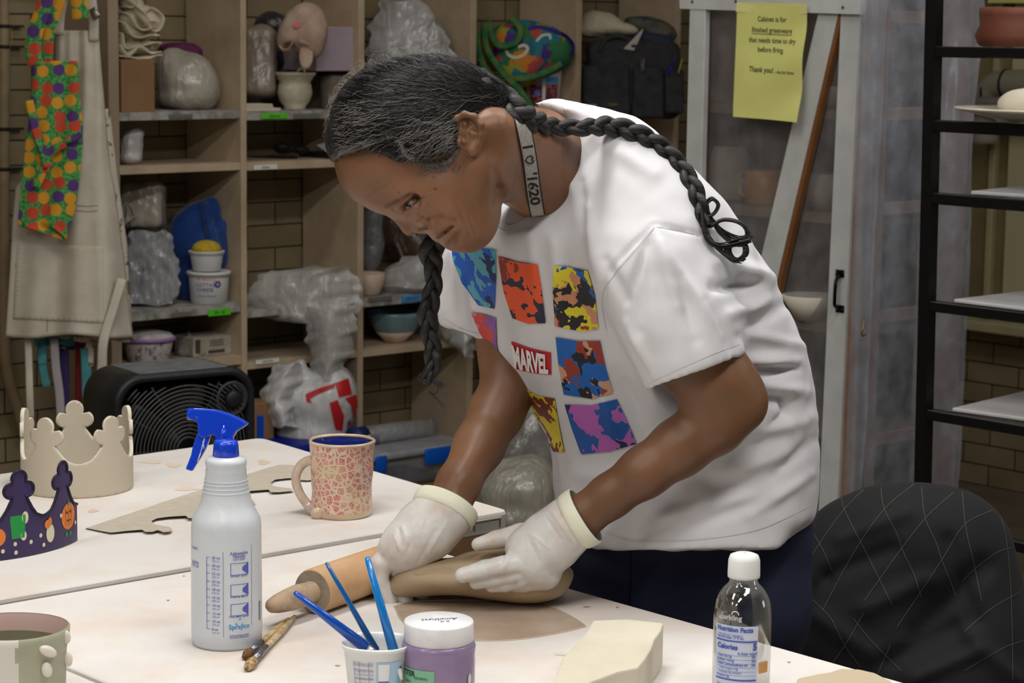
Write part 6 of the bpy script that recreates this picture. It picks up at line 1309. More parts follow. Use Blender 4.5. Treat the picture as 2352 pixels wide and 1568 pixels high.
for pts in([(1931,1130),(1938,1165),(1958,1208),(1975,1240),(2000,1290),(2030,1350),(2050,1390)],[(2022,1106),(2030,1165),(2060,1225),(2076,1270),(2100,1320),(2116,1372)],[(2116,1108),(2124,1185),(2150,1245),(2162,1282),(2185,1340),(2196,1368)],[(2210,1128),(2218,1210),(2236,1290),(2255,1380)],[(2298,1182),(2312,1240),(2321,1340),(2325,1460),(2326,1560)],[(1866,1220),(1890,1262),(1912,1312)],[(1824,1305),(1832,1340),(1880,1390),(1910,1422),(1940,1482),(1975,1530)],
    [(1820,1380),(1850,1300),(1930,1180),(1992,1115)],[(1890,1400),(1960,1270),(2030,1170),(2100,1110)],[(1985,1380),(2070,1260),(2130,1185),(2190,1130)],[(2060,1440),(2160,1290),(2215,1205),(2280,1170)],[(2210,1335),(2240,1305),(2290,1268),(2328,1256)],[(2215,1450),(2280,1395),(2345,1358)],[(1910,1525),(1945,1475),(1985,1405)],[(1750+260,1560),(2045,1480)],[(2215,1540),(2300,1490),(2350,1470)],[(1960,1420),(2000,1470),(2070,1540)]):
    ob('quilt_stitch',stroke(JV,pts,1.5,.0015,8),MTH,jk)
bk=P(2080,1330,CD+.12); ch=thing('studio_chair','dark chair carrying the black quilted jacket, beyond the near table at right','chair',bk*[1,1,0])
CX=np.array([math.cos(-.35),math.sin(-.35),0]); CY=np.array([-CX[1],CX[0],0]); CAX=np.array([CX,CY,Z]); c0=bk*[1,1,0]; MCH=mat('chair_dark',(30,30,33),.5)
ob('backrest',bbox_round(c0+Z*.62,(.32,.025,.22),CAX,.012,3),MCH,ch); ob('seat',bbox_round(c0+CY*.22+Z*.45,(.42,.42,.04),CAX,.015,3),MCH,ch)
for i in(-1,1):
    ob('back_post',tube([c0+CX*i*.15+Z*.43,c0+CX*i*.15+Z*.70],.011,10),MLEG,ch)
    for j in(.03,.4): ob('leg',tube([c0+CX*i*.18+CY*j+Z*.43,c0+CX*i*.19+CY*(j*1.05)+Z*0],.011,10),MLEG,ch)
# ================================================================== the woman
HD=2.80; mH=HD/FPX
def Hp(x,y,z=0.): return P(x,y,HD)+TC*(z*mH)
VX=np.array([R,-U,TC])
def rotax(deg,tilt=0.):
    c,s=math.cos(math.radians(deg)),math.sin(math.radians(deg)); return np.array([c*VX[0]+s*VX[1],-s*VX[0]+c*VX[1],VX[2]])
def gridlist(lo,hi,fine,h1,h2):
    out=[]
    for i in range(3):
        a=[]; x=lo[i]
        while x<hi[i]: a.append(x); x+= h1 if fine[i][0]<=x<fine[i][1] else h2
        out.append(np.array(a))
    return out
# view aligned frame with origin at P(1176,784,2.8)
org=P(1176,784,2.8); AXV=np.array([R,U,TC])
def L3(p): return (np.asarray(p)-org)@AXV.T
def span(pts,pad):
    q=np.array([L3(p) for p in pts]); return q.min(0)-pad,q.max(0)+pad
# ---- body: head, neck, torso core, arms, one surface
pts=[P(750,110,2.8),P(1890,1250,3.3),P(860,1400,2.85),P(1700,900,2.75),Hp(900,300,190),Hp(900,300,-190)]
lo,hi=span(pts,.03); hx0,hx1=L3(P(752,0,2.8))[0],L3(P(1180,0,2.8))[0]; hy0,hy1=L3(P(0,590,2.8))[1],L3(P(0,110,2.8))[1]
lo[1]=L3(P(1500,1560,3.1))[1]
G=gridlist(lo,hi,[(hx0,hx1),(hy0,hy1),(-.095,.105)],.0014,.0050)
S=Sdf(lo,hi,G,AXV,org)
def hE(x,y,z,rx,ry,rz,deg=0,k=.01,op='u'): S.ell(Hp(x,y,z),(rx*mH,ry*mH,rz*mH),rotax(deg),k,op)
def hC(x,y,z,r,x2,y2,z2,r2,k=.01,op='u'): S.cone(Hp(x,y,z),r*mH,Hp(x2,y2,z2),r2*mH,k,op)
hE(945,300,0,178,150,136,-29,.01)                 # skull
hE(872,388,0,92,90,106,20,.03)                    # forehead
hE(1030,330,0,120,120,122,0,.03)
hC(872,452,-34,31,878,446,42,31,.012)             # brow
hE(966,432,0,76,92,96,0,.03)                      # mid face
hE(990,448,66,56,50,36,20,.02); hE(990,448,-66,56,50,36,20,.02)   # cheekbones
hC(906,484,0,12,930,514,0,15,.008); hE(940,523,0,17,18,17,0,.004)  # nose
hE(963,521,17,17,15,13,20,.006); hE(963,521,-17,17,15,13,20,.006); hC(950,521,0,12,974,514,0,12,.006)
hE(1012,500,0,52,36,58,10,.012)                   # muzzle
hC(1003,537,-20,11.5,1003,535,20,11.5,.005); hC(1003,535,20,11,1028,524,42,6.5,.005); hC(1003,535,-20,11,1028,524,-42,6.5,.005)
hC(1032,547,-20,14,1032,545,20,14,.006); hC(1032,545,20,13,1038,530,42,8,.005); hC(1032,545,-20,13,1038,530,-42,8,.005)
hE(1060,533,0,40,36,40,0,.015)                    # chin
for s in(-1,1):
    hC(1095,400,s*84,40,1080,520,s*28,36,.03); hC(1030,440,s*62,50,1052,500,s*40,46,.025)
    hE(1020,500,s*46,44,34,26,0,.02)
hE(1075,470,0,72,78,60,0,.03)
# creases: mouth line, nostril, eye socket, nasolabial
for s in(-1,1):
    hC(1012,545,s*3,3.2,1033,524,s*50,3.4,.004,'s'); hE(976,522,s*20,4.5,3.5,6,20,.003,'s')
    hC(984,505,s*36,3.6,1016,498,s*76,4.2,.010,'s'); hC(1016,498,s*76,4,1046,506,s*78,3.5,.010,'s'); hC(1060,500,s*72,3,1080,528,s*50,3,.010,'s'); hC(1050,522,s*54,3.4,1066,508,s*62,3,.008,'s')
    hE(946,470,s*84,34,17,20,-32,.012,'s')
    hC(920,478,s*66,7,940,457,s*78,8,.004); hC(940,457,s*78,8,966,440,s*80,5.5,.004)   # upper lid
    hC(936,494,s*64,6.5,958,480,s*76,7,.004); hC(958,480,s*76,7,974,458,s*80,5,.004)
    hC(915,466,s*60,2.5,950,438,s*84,2.5,.006,'s')

    hC(905,462,s*52,9,940,440,s*86,8,.012)
for s in(-1,1):
    pass
# ears
for s in(-1,1):
    z=s*139
    e=[(1046,306,-6),(1052,286,4),(1070,277,10),(1092,283,14),(1106,302,14),(1107,324,10),(1100,344,6),(1092,358,2)]
    for i in range(len(e)-1): hC(e[i][0],e[i][1],z+s*e[i][2],7.2,e[i+1][0],e[i+1][1],z+s*e[i+1][2],7.2,.003)
    hE(1078,318,z-s*6,27,38,10,0,.006); hE(1090,356,z+s*2,13,13,9,0,.004)
    hC(1072,300,z+s*5,5.5,1090,322,z+s*6,5,.003); hC(1090,322,z+s*6,5,1086,342,z+s*4,4,.003)
    hE(1066,330,z+s*5,8,11,9,0,.003,'s'); hE(1080,306,z+s*9,7,10,6,20,.003,'s'); hE(1057,338,z+s*2,7,8,7,0,.003)
# neck
S.cone(Hp(1095,330,0),104*mH,P(1228,368,2.925),.061,.03); S.cone(P(1228,368,2.925),.061,P(1330,440,3.0),.075,.03)
S.cone(Hp(1140,420,40),10*mH,P(1210,470,2.90),.008,.02); S.cone(Hp(1135,300,90),.013,P(1262,330,2.87),.02,.03)
# torso core + shoulders (kept inside the shirt)
S.cone(P(1350,460,3.01),.078,P(1480,760,3.06),.110,.05); S.cone(P(1480,760,3.06),.115,P(1570,1180,3.14),.12,.05)
S.cone(P(1480,500,2.93),.055,P(1180,560,3.12),.055,.05)
# left arm (near)
S.chain([P(1500,560,2.90),P(1560,720,2.88),P(1604,805,2.88),P(1655,875,2.88),P(1680,922,2.89)],[.050,.045,.044,.042,.041],.02)
S.chain([P(1688,915,2.89),P(1640,970,2.89),P(1560,1028,2.89),P(1480,1084,2.89),P(1400,1140,2.90),P(1342,1183,2.905),P(1308,1205,2.91)],[.0395,.0395,.036,.0315,.0272,.0255,.029],.015)
S.ell(P(1714,934,2.885),(.021,.024,.024),None,.016)
S.cone(P(1560,860,2.87),.022,P(1600,900,2.87),.02,.03)
# right arm (far)
S.chain([P(1180,600,3.1),P(1150,720,3.12),P(1166,820,3.12),P(1170,888,3.11)],[.045,.040,.037,.036],.02)
S.chain([P(1170,885,3.11),P(1140,948,3.09),P(1100,1025,3.05),P(1052,1112,3.0),P(1022,1178,2.985)],[.037,.0365,.033,.0275,.028],.015)
S.cone(P(1118,985,3.045),.008,P(1050,1110,2.975),.006,.014)
# hands inside the gloves
def HL(x,y,z): return P(x,y,2.93)+TC*(z*.00057)
def HR(x,y,z): return P(x,y,2.975)+TC*(z*.00058)
LF={'palm':[((1308,1205,0),.029),((1268,1240,0),.034),((1225,1268,2),.036)],
 'thumb':[((1250,1228,-40),.0185),((1195,1232,-44),.0145),((1140,1243,-40),.0115),((1098,1253,-34),.0085)],
 'index':[((1222,1288,28),.0155),((1165,1292,48),.0126),((1115,1301,56),.0110),((1064,1315,56),.0096)],
 'middle':[((1226,1306,16),.0150),((1178,1315,34),.0118),((1135,1325,36),.0102),((1094,1333,34),.0088)],
 'ring':[((1240,1318,6),.0145),((1196,1329,22),.0114),((1160,1338,24),.0098),((1130,1342,22),.0085)],
 'little':[((1258,1322,0),.0135),((1228,1334,12),.0106),((1204,1341,14),.009),((1184,1344,12),.0078)]}
RF={'palm':[((1022,1178,0),.030),((980,1215,0),.035),((940,1250,4),.036)],
 'thumb':[((985,1235,-36),.0175),((960,1285,-48),.014),((948,1318,-50),.0115),((940,1340,-44),.0095)],
 'index':[((900,1266,16),.0155),((876,1292,22),.0132),((872,1330,16),.0115),((896,1378,6),.0095)],
 'middle':[((925,1282,0),.0150),((918,1308,-6),.0125),((920,1345,-8),.0108),((933,1380,-6),.0094)],
 'ring':[((948,1288,-18),.0145),((950,1312,-24),.012),((956,1346,-30),.0104),((968,1370,-30),.009)],
 'little':[((972,1283,-34),.0135),((980,1305,-42),.011),((988,1336,-48),.0095),((1000,1354,-50),.0082)]}
def hand(S,FN,D,dr,k1=.008):
    p=D['palm']; S.chain([FN(*a) for a,_ in p],[r+dr for _,r in p],.02)
    for f in('index','middle','ring','little'):
        q=D[f]; S.cone(FN(*p[-1][0]),p[-1][1]*.62+dr,FN(*q[0][0]),q[0][1]+dr,.018); S.chain([FN(*a) for a,_ in q],[r+dr for _,r in q],k1*.35)
    q=D['thumb']; S.cone(FN(*p[1][0]),.024+dr,FN(*q[0][0]),q[0][1]+dr,.02); S.chain([FN(*a) for a,_ in q],[r+dr for _,r in q],k1*.5)
hand(S,HL,LF,-.0012); hand(S,HR,RF,-.0012)
body=S.mesh(1)
_x,_y,_d=proj(body[0]); _N=vnormals(*body); _f=(_N@TC>-.15)&(_d<2.88)&(_x<1180)&(_y>240)&(_y<590); _s=np.zeros(len(_x))
for (x0,y0,x1,y1,w,am) in [(1005,546,1022,534,3.4,-.0028),(1022,534,1042,521,3.4,-.0026),(1003,543,1026,520,6,.0014),(1024,556,1044,532,7,.0016),(1050,560,1060,532,6,-.0014),
  (954,507,968,499,3.2,-.0018),(968,499,984,504,3.2,-.0020),(984,504,990,522,3.4,-.0016),(966,512,978,516,7,.0014),(964,528,980,524,3.4,-.0028),
  (988,500,1016,496,4,-.0015),(1016,496,1044,506,4.5,-.0013),(1044,506,1056,520,4,-.0010),(1000,482,1042,488,13,.0016),
  (918,470,944,446,3,-.0012),(944,446,966,434,3,-.0010),(938,500,962,492,4,-.0013),(962,492,986,470,4,-.0011),(950,510,980,498,5,.0008),
  (974,446,1002,434,2.6,-.0006),(976,453,1004,449,2.6,-.0006),(974,460,1000,464,2.6,-.0005),(848,452,905,415,3,-.0005),(835,440,890,405,3,-.0005),(896,476,910,464,3,-.0009),(904,484,912,470,3,-.0007),
  (1078,500,1094,534,4,-.0010),(1064,498,1080,542,3.4,-.0008),(1092,470,1106,512,5,-.0010),(1052,470,1066,500,5,-.0008),(1140,474,1148,432,9,-.0028),(1148,432,1136,392,9,-.0022),(1160,460,1180,400,7,.0018),(1000,520,1012,506,5,-.0006)]:
    dx,dy=x1-x0,y1-y0; t=np.clip(((_x-x0)*dx+(_y-y0)*dy)/(dx*dx+dy*dy),0,1); _s+=am*np.exp(-(np.hypot(_x-x0-t*dx,_y-y0-t*dy)/w)**2)
body=(body[0]+_N*(_s*_f)[:,None],body[1])
MSK=bpy.data.materials.new('brown_skin'); MSK.use_nodes=True; N,L=nodes(MSK); b=N['Principled BSDF']; tc=N.new('ShaderNodeTexCoord')
n1=N.new('ShaderNodeTexNoise'); n1.inputs['Scale'].default_value=9; n1.inputs['Detail'].default_value=5; n2=N.new('ShaderNodeTexNoise'); n2.inputs['Scale'].default_value=120; n2.inputs['Detail'].default_value=4
L.new(tc.outputs['Object'],n1.inputs['Vector']); L.new(tc.outputs['Object'],n2.inputs['Vector'])
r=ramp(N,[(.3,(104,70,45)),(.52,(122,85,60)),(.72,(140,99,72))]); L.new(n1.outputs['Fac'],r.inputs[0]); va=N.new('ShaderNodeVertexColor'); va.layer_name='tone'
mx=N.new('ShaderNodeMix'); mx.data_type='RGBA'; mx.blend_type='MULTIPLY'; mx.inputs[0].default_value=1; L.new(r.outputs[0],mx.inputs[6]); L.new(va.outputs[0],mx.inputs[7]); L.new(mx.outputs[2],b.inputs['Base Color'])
b.inputs['Roughness'].default_value=.46; b.inputs['Specular IOR Level'].default_value=.42; b.inputs['Subsurface Weight'].default_value=.08; b.inputs['Subsurface Radius'].default_value=(.012,.004,.002); b.inputs['Subsurface Scale'].default_value=.5
bp=N.new('ShaderNodeBump'); bp.inputs['Strength'].default_value=.25; bp.inputs['Distance'].default_value=.001; L.new(n2.outputs['Fac'],bp.inputs['Height']); L.new(bp.outputs['Normal'],b.inputs['Normal'])
woman=thing('person','person in white printed tee shirt and gloves bending over the table, lifting clay','person',(P(1590,1100,3.15)[0],P(1590,1100,3.15)[1],0))
# legs continue the body down to the floor (inside the trousers)
hipL,hipR=P(1650,1230,3.08),P(1480,1230,3.24); fl_=lambda p,dx,dy:np.array([p[0]+dx,p[1]+dy,.09])
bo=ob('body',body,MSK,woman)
me=bo.data; V=body[0]; x,y,d=proj(V); tone=np.ones((len(V),4))
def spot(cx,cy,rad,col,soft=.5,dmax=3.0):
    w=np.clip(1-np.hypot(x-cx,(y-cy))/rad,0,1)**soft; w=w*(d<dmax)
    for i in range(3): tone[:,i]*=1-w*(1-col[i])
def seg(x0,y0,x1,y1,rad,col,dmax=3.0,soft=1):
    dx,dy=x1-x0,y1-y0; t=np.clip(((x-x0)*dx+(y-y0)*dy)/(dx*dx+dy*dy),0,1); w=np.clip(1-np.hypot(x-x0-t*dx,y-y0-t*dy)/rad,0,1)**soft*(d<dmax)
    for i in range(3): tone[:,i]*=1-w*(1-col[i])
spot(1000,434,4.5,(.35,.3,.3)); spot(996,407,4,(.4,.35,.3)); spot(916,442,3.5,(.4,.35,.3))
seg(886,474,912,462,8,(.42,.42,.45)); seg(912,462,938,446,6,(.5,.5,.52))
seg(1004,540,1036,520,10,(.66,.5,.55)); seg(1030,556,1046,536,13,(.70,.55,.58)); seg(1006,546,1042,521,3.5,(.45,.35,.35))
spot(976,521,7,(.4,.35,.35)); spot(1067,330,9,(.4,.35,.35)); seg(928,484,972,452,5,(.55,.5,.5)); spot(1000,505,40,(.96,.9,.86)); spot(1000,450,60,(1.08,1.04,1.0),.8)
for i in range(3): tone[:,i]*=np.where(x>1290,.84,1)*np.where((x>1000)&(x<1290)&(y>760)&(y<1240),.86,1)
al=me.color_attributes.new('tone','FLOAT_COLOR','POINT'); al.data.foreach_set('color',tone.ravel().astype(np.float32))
# eyes
MEY=bpy.data.materials.new('eye'); MEY.use_nodes=True; MEY.node_tree.nodes['Principled BSDF'].inputs['Roughness'].default_value=.08; MEY.node_tree.nodes['Principled BSDF'].inputs['Base Color'].default_value=lin((150,132,120))
for s in(-1,1):
    e=ob('eyeball',lathe([(20*mH*math.cos(q),20*mH*math.sin(q)) for q in np.linspace(-PI/2,PI/2,24)],Hp(950,472,s*58),32,cap=(False,False)),MEY,woman)
    g=Hp(950,472,s*58); dv=(-R*.60-U*.36+TC*s*.71); dv/=np.linalg.norm(dv); c=g+dv*19.6*mH
    ob('iris',lathe([(.0001,.0009),(.0035,.0006),(.0056,-.0004),(.0058,-.0012)],c,24,frame_of(dv),cap=(False,False)),mat('iris_dark',(40,26,18),.1,coat=1),e)
ob('eyelashes',join(*[tube([Hp(928+i*4.2,476-i*3.8,80+i*.8),Hp(921+i*4.0,485-i*3.2,86+i*.6)],[.0004,.0001],4) for i in range(9)]),mat('lash',(24,18,16),.7),woman)
# ---- hair cap
Hs=Sdf(*span([Hp(740,100,-190),Hp(1200,420,190)],.02),.0026,AXV,org)
def aE(x,y,z,rx,ry,rz,deg=0,k=.015,op='u'): Hs.ell(Hp(x,y,z),(rx*mH,ry*mH,rz*mH),rotax(deg),k,op)
def aC(x,y,z,r,x2,y2,z2,r2,k=.015,op='u'): Hs.cone(Hp(x,y,z),r*mH,Hp(x2,y2,z2),r2*mH,k,op)
aE(950,295,0,192,164,150,-27); aE(880,285,0,108,115,126,0,.03); aE(1050,240,0,88,84,112,20,.03); aE(1120,235,0,52,52,70,0,.02)
aC(830,340,-96,26,830,336,96,26,.03); aC(795,330,-50,24,795,330,50,24,.03)
for s in(-1,1): aE(985,330,s*112,78,62,36,0,.03); aC(965,360,s*118,20,1030,352,s*128,20,.02)
# cut the face and the ear free
aE(878,438,0,112,92,170,14,.012,'s'); aE(975,448,0,105,88,220,0,.012,'s'); aE(850,410,0,84,66,200,12,.01,'s')
for s in(-1,1): aE(1082,328,s*165,36,48,70,0,.008,'s'); aE(1040,410,s*130,80,46,90,0,.01,'s')
aE(1110,400,0,90,98,230,0,.012,'s')
aE(1190,330,0,62,80,200,0,.01,'s')
hair=Hs.mesh(1); hair=wrinkle(hair,.0016,70,3,5)
def hairmat(name,grey):
    m=bpy.data.materials.new(name); m.use_nodes=True; N,L=nodes(m); b=N['Principled BSDF']; tc=N.new('ShaderNodeTexCoord')
    mp=N.new('ShaderNodeMapping'); mp.inputs['Rotation'].default_value=(0,math.radians(-35),0); mp.inputs['Scale'].default_value=(26,90,150); L.new(tc.outputs['Object'],mp.inputs[0])
    n=N.new('ShaderNodeTexNoise'); n.inputs['Scale'].default_value=1; n.inputs['Detail'].default_value=6; n.inputs['Distortion'].default_value=.6; L.new(mp.outputs[0],n.inputs['Vector'])
    r=ramp(N,[(.38,(8,7,7)),(.62,(16,14,14)),(.8,grey)]); L.new(n.outputs['Fac'],r.inputs[0]); L.new(r.outputs[0],b.inputs['Base Color']); b.inputs['Roughness'].default_value=.55
    bp=N.new('ShaderNodeBump'); bp.inputs['Strength'].default_value=.8; bp.inputs['Distance'].default_value=.002; L.new(n.outputs['Fac'],bp.inputs['Height']); L.new(bp.outputs['Normal'],b.inputs['Normal']); return m
MHR=hairmat('dark_grey_hair',(60,56,54)); MBR2=hairmat('black_braid_hair',(17,15,15))
hr_=ob('hair',hair,MHR,woman); HV=bvh(hair)
# strands on the hair, flowing to the back of the head
rs=np.random.default_rng(3)
def strands(n,src,dst,lmin,lmax,w,lift,curl,m,name,jit=20,wid=None):
    ms=[]
    for k in range(n):
        x0,y0=src(); tx,ty=dst(x0,y0); dl=math.hypot(tx-x0,ty-y0)+1e-6; Ln=rs.uniform(lmin,lmax); Ln=min(Ln,dl)
        dx,dy=(tx-x0)/dl,(ty-y0)/dl; ph=rs.uniform(0,6.28); cu=rs.uniform(.3,1)*curl; pts=[]; off=rs.uniform(.2,1)*lift; nseg=9; a=rs.normal()*.13
        dx,dy=dx*math.cos(a)-dy*math.sin(a),dx*math.sin(a)+dy*math.cos(a)
        last=None
        for i in range(nseg):
            t=i/(nseg-1); bow=math.sin(ph+t*rs.uniform(5,7))*cu; qx=x0+dx*Ln*t-dy*bow; qy=y0+dy*Ln*t+dx*bow
            h,nn=rayhit(HV,qx,qy)
            if h is None or proj(h)[2]>HD+.12: 
                if last is None: break
                h=last+R*(dx*Ln/nseg-dy*bow*.1)*mH-U*(dy*Ln/nseg+dx*bow*.1)*mH; nn=np.zeros(3)
            last=h; q=h+nn*(off*(.25+math.sin(t*PI)*.9)+.0004)+ (nn*0 if lift<.004 else nn*rs.normal()*.001); pts.append(q)
        if len(pts)>3: ms.append(tube(pts,np.linspace(w,w*.5,len(pts)),3,cap=False))
    if ms: o=ob(name,join(*ms),m,woman,kind='stuff')
def inhead():
    while True:
        a,b=rs.uniform(765,1150),rs.uniform(118,385)
        if rayhit(HV,a,b)[0] is not None: return a,b
tail=lambda x,y:(1160+rs.normal()*10,222+rs.normal()*14)
MG1=mat('grey_strand',(128,122,118),.5); MG2=mat('dark_strand',(26,24,23),.42); MG3=mat('black_strand',(14,13,13),.35)
strands(1500,inhead,tail,60,190,.00028,.0022,5,MG3,'hair_strands_black'); strands(1000,inhead,tail,60,170,.00028,.003,6,MG2,'hair_strands_dark')
def lowhair():
    while True:
        a,b=(rs.uniform(765,840),rs.uniform(230,380)) if rs.random()<.3 else (rs.uniform(900,1060),rs.uniform(285,385))
        if rayhit(HV,a,b)[0] is not None: return a,b
strands(420,lowhair,tail,30,90,.00024,.004,6,MG1,'hair_strands_grey'); strands(80,inhead,tail,50,130,.00022,.004,6,MG1,'hair_wisps_grey')
# fuzzy edge wisps standing off the silhouette
ms=[]
edge=[(758,330),(756,300),(762,262),(769,234),(784,200),(804,173),(835,150),(867,135),(905,127),(944,122),(980,127),(1011,135),(1045,150),(1075,167),(1100,176),(1122,183)]
for k in range(260):
    i=rs.integers(0,len(edge)-1); t=rs.random(); ex=edge[i][0]*(1-t)+edge[i+1][0]*t; ey=edge[i][1]*(1-t)+edge[i+1][1]*t; nx,ny=ex-960,ey-310; l=math.hypot(nx,ny); nx/=l;ny/=l
    z=rs.uniform(-40,50); Ln=rs.uniform(8,24); tg=(-ny,nx); s=rs.choice([-1,1]); pts=[Hp(ex-nx*8,ey-ny*8,z)]
    for j in range(1,6): u=j/5; pts.append(Hp(ex+nx*Ln*.5*math.sin(u*2.4)+s*tg[0]*Ln*u,ey+ny*Ln*.5*math.sin(u*2.4)+s*tg[1]*Ln*u,z+rs.normal()*2))
    ms.append(tube(pts,.00022,3,cap=False))
for k in range(70):
    x0,y0=rs.uniform(985,1075),rs.uniform(362,400); pts=[]
    for j in range(6): u=j/5; pts.append(Hp(x0-30*u*rs.uniform(.3,1)+6*math.sin(u*5),y0+28*u*rs.uniform(.2,1),132-22*u))
    ms.append(tube(pts,.00028,3,cap=False))
ob('hair_wisps',join(*ms),MG1,woman,kind='stuff')
BVB=bvh(body); hl=[(778,362),(784,352),(812,344),(851,331),(880,320),(899,314),(918,326),(931,355),(955,372),(982,381),(1010,378),(1034,370),(1052,345)]; ms=[]
for k in range(420):
    i=rs.integers(0,len(hl)-1); t=rs.random(); ex=hl[i][0]*(1-t)+hl[i+1][0]*t; ey=hl[i][1]*(1-t)+hl[i+1][1]*t; Ln=rs.uniform(10,26); an=math.radians(rs.uniform(60,150)); pts=[]; ph=rs.uniform(0,6)
    for j in range(7):
        u=j/6; qx=ex+math.cos(an)*Ln*(u-.45)+3*math.sin(ph+u*6); qy=ey+math.sin(an)*Ln*(u-.55)+2.5*math.cos(ph+u*5)
        hs=[v for v in (rayhit(BVB,qx,qy)[0],rayhit(HV,qx,qy)[0]) if v is not None]
        if not hs: continue
        h_=min(hs,key=lambda v:proj(v)[2]); pts.append(h_-ray(qx,qy)*(.0008+.0016*math.sin(u*PI)))
    if len(pts)>4: ms.append(tube(pts,.00032,3,cap=False))
ob('hairline_wisps',join(*ms),MG1,woman,kind='stuff')
# ---- lanyard
BVB=bvh(body); lpp=spline(np.array([(1196,262),(1204,300),(1213,345),(1220,390),(1226,440),(1235,495)],float),10)
def lanp(u,t,off=.0022):
    f=t*(len(lpp)-1); i=int(max(0,min(len(lpp)-2,f))); p=lpp[i]*(1-(f-i))+lpp[i+1]*(f-i); d_=lpp[i+1]-lpp[i]; d_/=np.linalg.norm(d_); q=p+np.array([-d_[1],d_[0]])*-u
    h,_n=rayhit(BVB,*q); return (h if h is not None else P(q[0],q[1],2.86))-ray(*q)*off
nu_=6; Vv=[lanp(-16.5+33*k/nu_,t,.0018) for t in np.linspace(0,1,50) for k in range(nu_+1)]
lan=ob('lanyard',(np.array(Vv),[(r_*(nu_+1)+k,r_*(nu_+1)+k+1,(r_+1)*(nu_+1)+k+1,(r_+1)*(nu_+1)+k) for r_ in range(49) for k in range(nu_)]),mat('grey_webbing',(176,172,164),.8,noise=(900,(120,116,108),.4,.6)),woman,solid=.0012)
MLT=mat('lanyard_black',(24,24,26),.7); tot=float(np.linalg.norm(np.diff(lpp,axis=0),axis=1).sum())
for e in(-1,1): ob('webbing_edge',tube([lanp(e*16,t,.0026) for t in np.linspace(0,1,40)],.0009,5),MLT,lan)
for s_0,sz,y0,al_ in (("I",33,87,'CENTER'),("'1620",31,148,'LEFT')):
    v,f=text2d(s_0,sz,.035,al_); ob('webbing_letters',(np.array([lanp(q[1]-10.5,min(1,(y0+q[0])/tot),.0032) for q in v]),f),MLT,lan,smooth=False)
ht=[(a_*1.5,b_*1.5) for a_,b_ in [(-7,0),(-2,5.5),(3,6),(6,3),(3,0),(6,-3),(3,-6),(-2,-5.5)]]
ob('webbing_heart',tube([lanp(a_,(118+b_)/tot,.0034) for a_,b_ in ht],.0009,5,closed=True),MLT,lan)
# ---- gloves
MGL=mat('vinyl_glove',(220,219,216),.36,spec=.5,sss=.12,trans=0,noise=(13,(198,184,174),.34,.6),bump=(48,.4,.004)); MGC=mat('glove_cuff',(228,228,206),.45,bump=(60,.2,.002))
def glove(FN,D,wr,cuffc,cuffd,cr,name,cx):
    lo,hi=span([FN(*a) for q in D.values() for a,_ in q]+[cuffc],.055); g=Sdf(lo,hi,.0021,AXV,org); hand(g,FN,D,.0008,.007)
    g.chain(wr[0],wr[1],.012); m=g.mesh(1); x,y,_=proj(m[0]); Nn=vnormals(*m); dl=np.zeros(len(x))
    for (x0,y0,x1,y1,w,am) in cx:
        dx,dy=x1-x0,y1-y0; t=np.clip(((x-x0)*dx+(y-y0)*dy)/(dx*dx+dy*dy),0,1); dl+=am*np.exp(-(np.hypot(x-x0-t*dx,y-y0-t*dy)/w)**2)
    # crop beyond the cuff
    v=m[0]+Nn*dl[:,None]; k=((v-cuffc)@cuffd)<.004; keep=k[m[1]].all(1); m=(v,m[1][keep]); o=ob(name,m,MGL,woman,solid=.0)
    fr=frame_of(cuffd); ps=[]
    BVg=bvh(m)
    for a in np.linspace(0,2*PI,49)[:-1]:
        dr=fr[0]*math.cos(a)+fr[1]*math.sin(a); h=BVg.ray_cast(Vector(cuffc-cuffd*.004+dr*.09),Vector(-dr),.09); r_=np.linalg.norm(np.array(h[0])-(cuffc-cuffd*.004)) if h[0] is not None else cr
        ps.append((dr,r_))
    rad=np.array([q[1] for q in ps]); rad=(np.roll(rad,1)+rad+np.roll(rad,-1))/3
    V=[];secs=[(-.007,.0004),(-.0055,.0024),(.0,.0032),(.006,.0036),(.0115,.0034),(.013,.0022),(.0115,.0008),(.004,.0)]
    for s,e in secs: V+= [cuffc+cuffd*s+q[0]*(rr+e) for q,rr in zip(ps,rad)]
    Fc=[(j*48+i,j*48+(i+1)%48,(j+1)*48+(i+1)%48,(j+1)*48+i) for j in range(len(secs)-1) for i in range(48)]
    ob('glove_cuff',(np.array(V),Fc),MGC,o)
    return o
cl=P(1326,1196,2.905); dl_=P(1400,1150,2.90)-P(1308,1205,2.91); dl_/=np.linalg.norm(dl_)
glove(HL,LF,([P(1340,1188,2.905),P(1308,1205,2.91),P(1270,1238,2.92)],[.0325,.0345,.037]),cl,dl_,.035,'glove',
  [(1300,1165,1345,1235,4,.0012),(1285,1170,1335,1245,3,-.0012),(1270,1178,1322,1250,4,.0012),(1255,1190,1290,1240,3,-.0012),(1218,1225,1262,1258,4,.001),(1168,1268,1160,1300,4,.0018),(1160,1268,1150,1300,3,-.0012),(1215,1240,1240,1290,4,-.001),(1230,1245,1240,1262,3,.0012)])
cr_=P(1022,1174,2.985); dr_=P(1085,1060,3.02)-P(1022,1178,2.985); dr_/=np.linalg.norm(dr_)
glove(HR,RF,([P(1038,1148,2.99),P(1022,1178,2.985),P(985,1212,2.98)],[.0345,.0355,.039]),cr_,dr_,.036,'glove',
  [(925,1210,938,1250,4,.0018),(915,1215,925,1255,3,-.0014),(905,1228,918,1262,3,.0014),(945,1240,930,1275,4,-.0012),(985,1180,975,1215,4,-.001),(900,1240,880,1270,5,.001),(1000,1220,960,1290,5,-.001),(1025,1200,985,1270,4,.0008)])
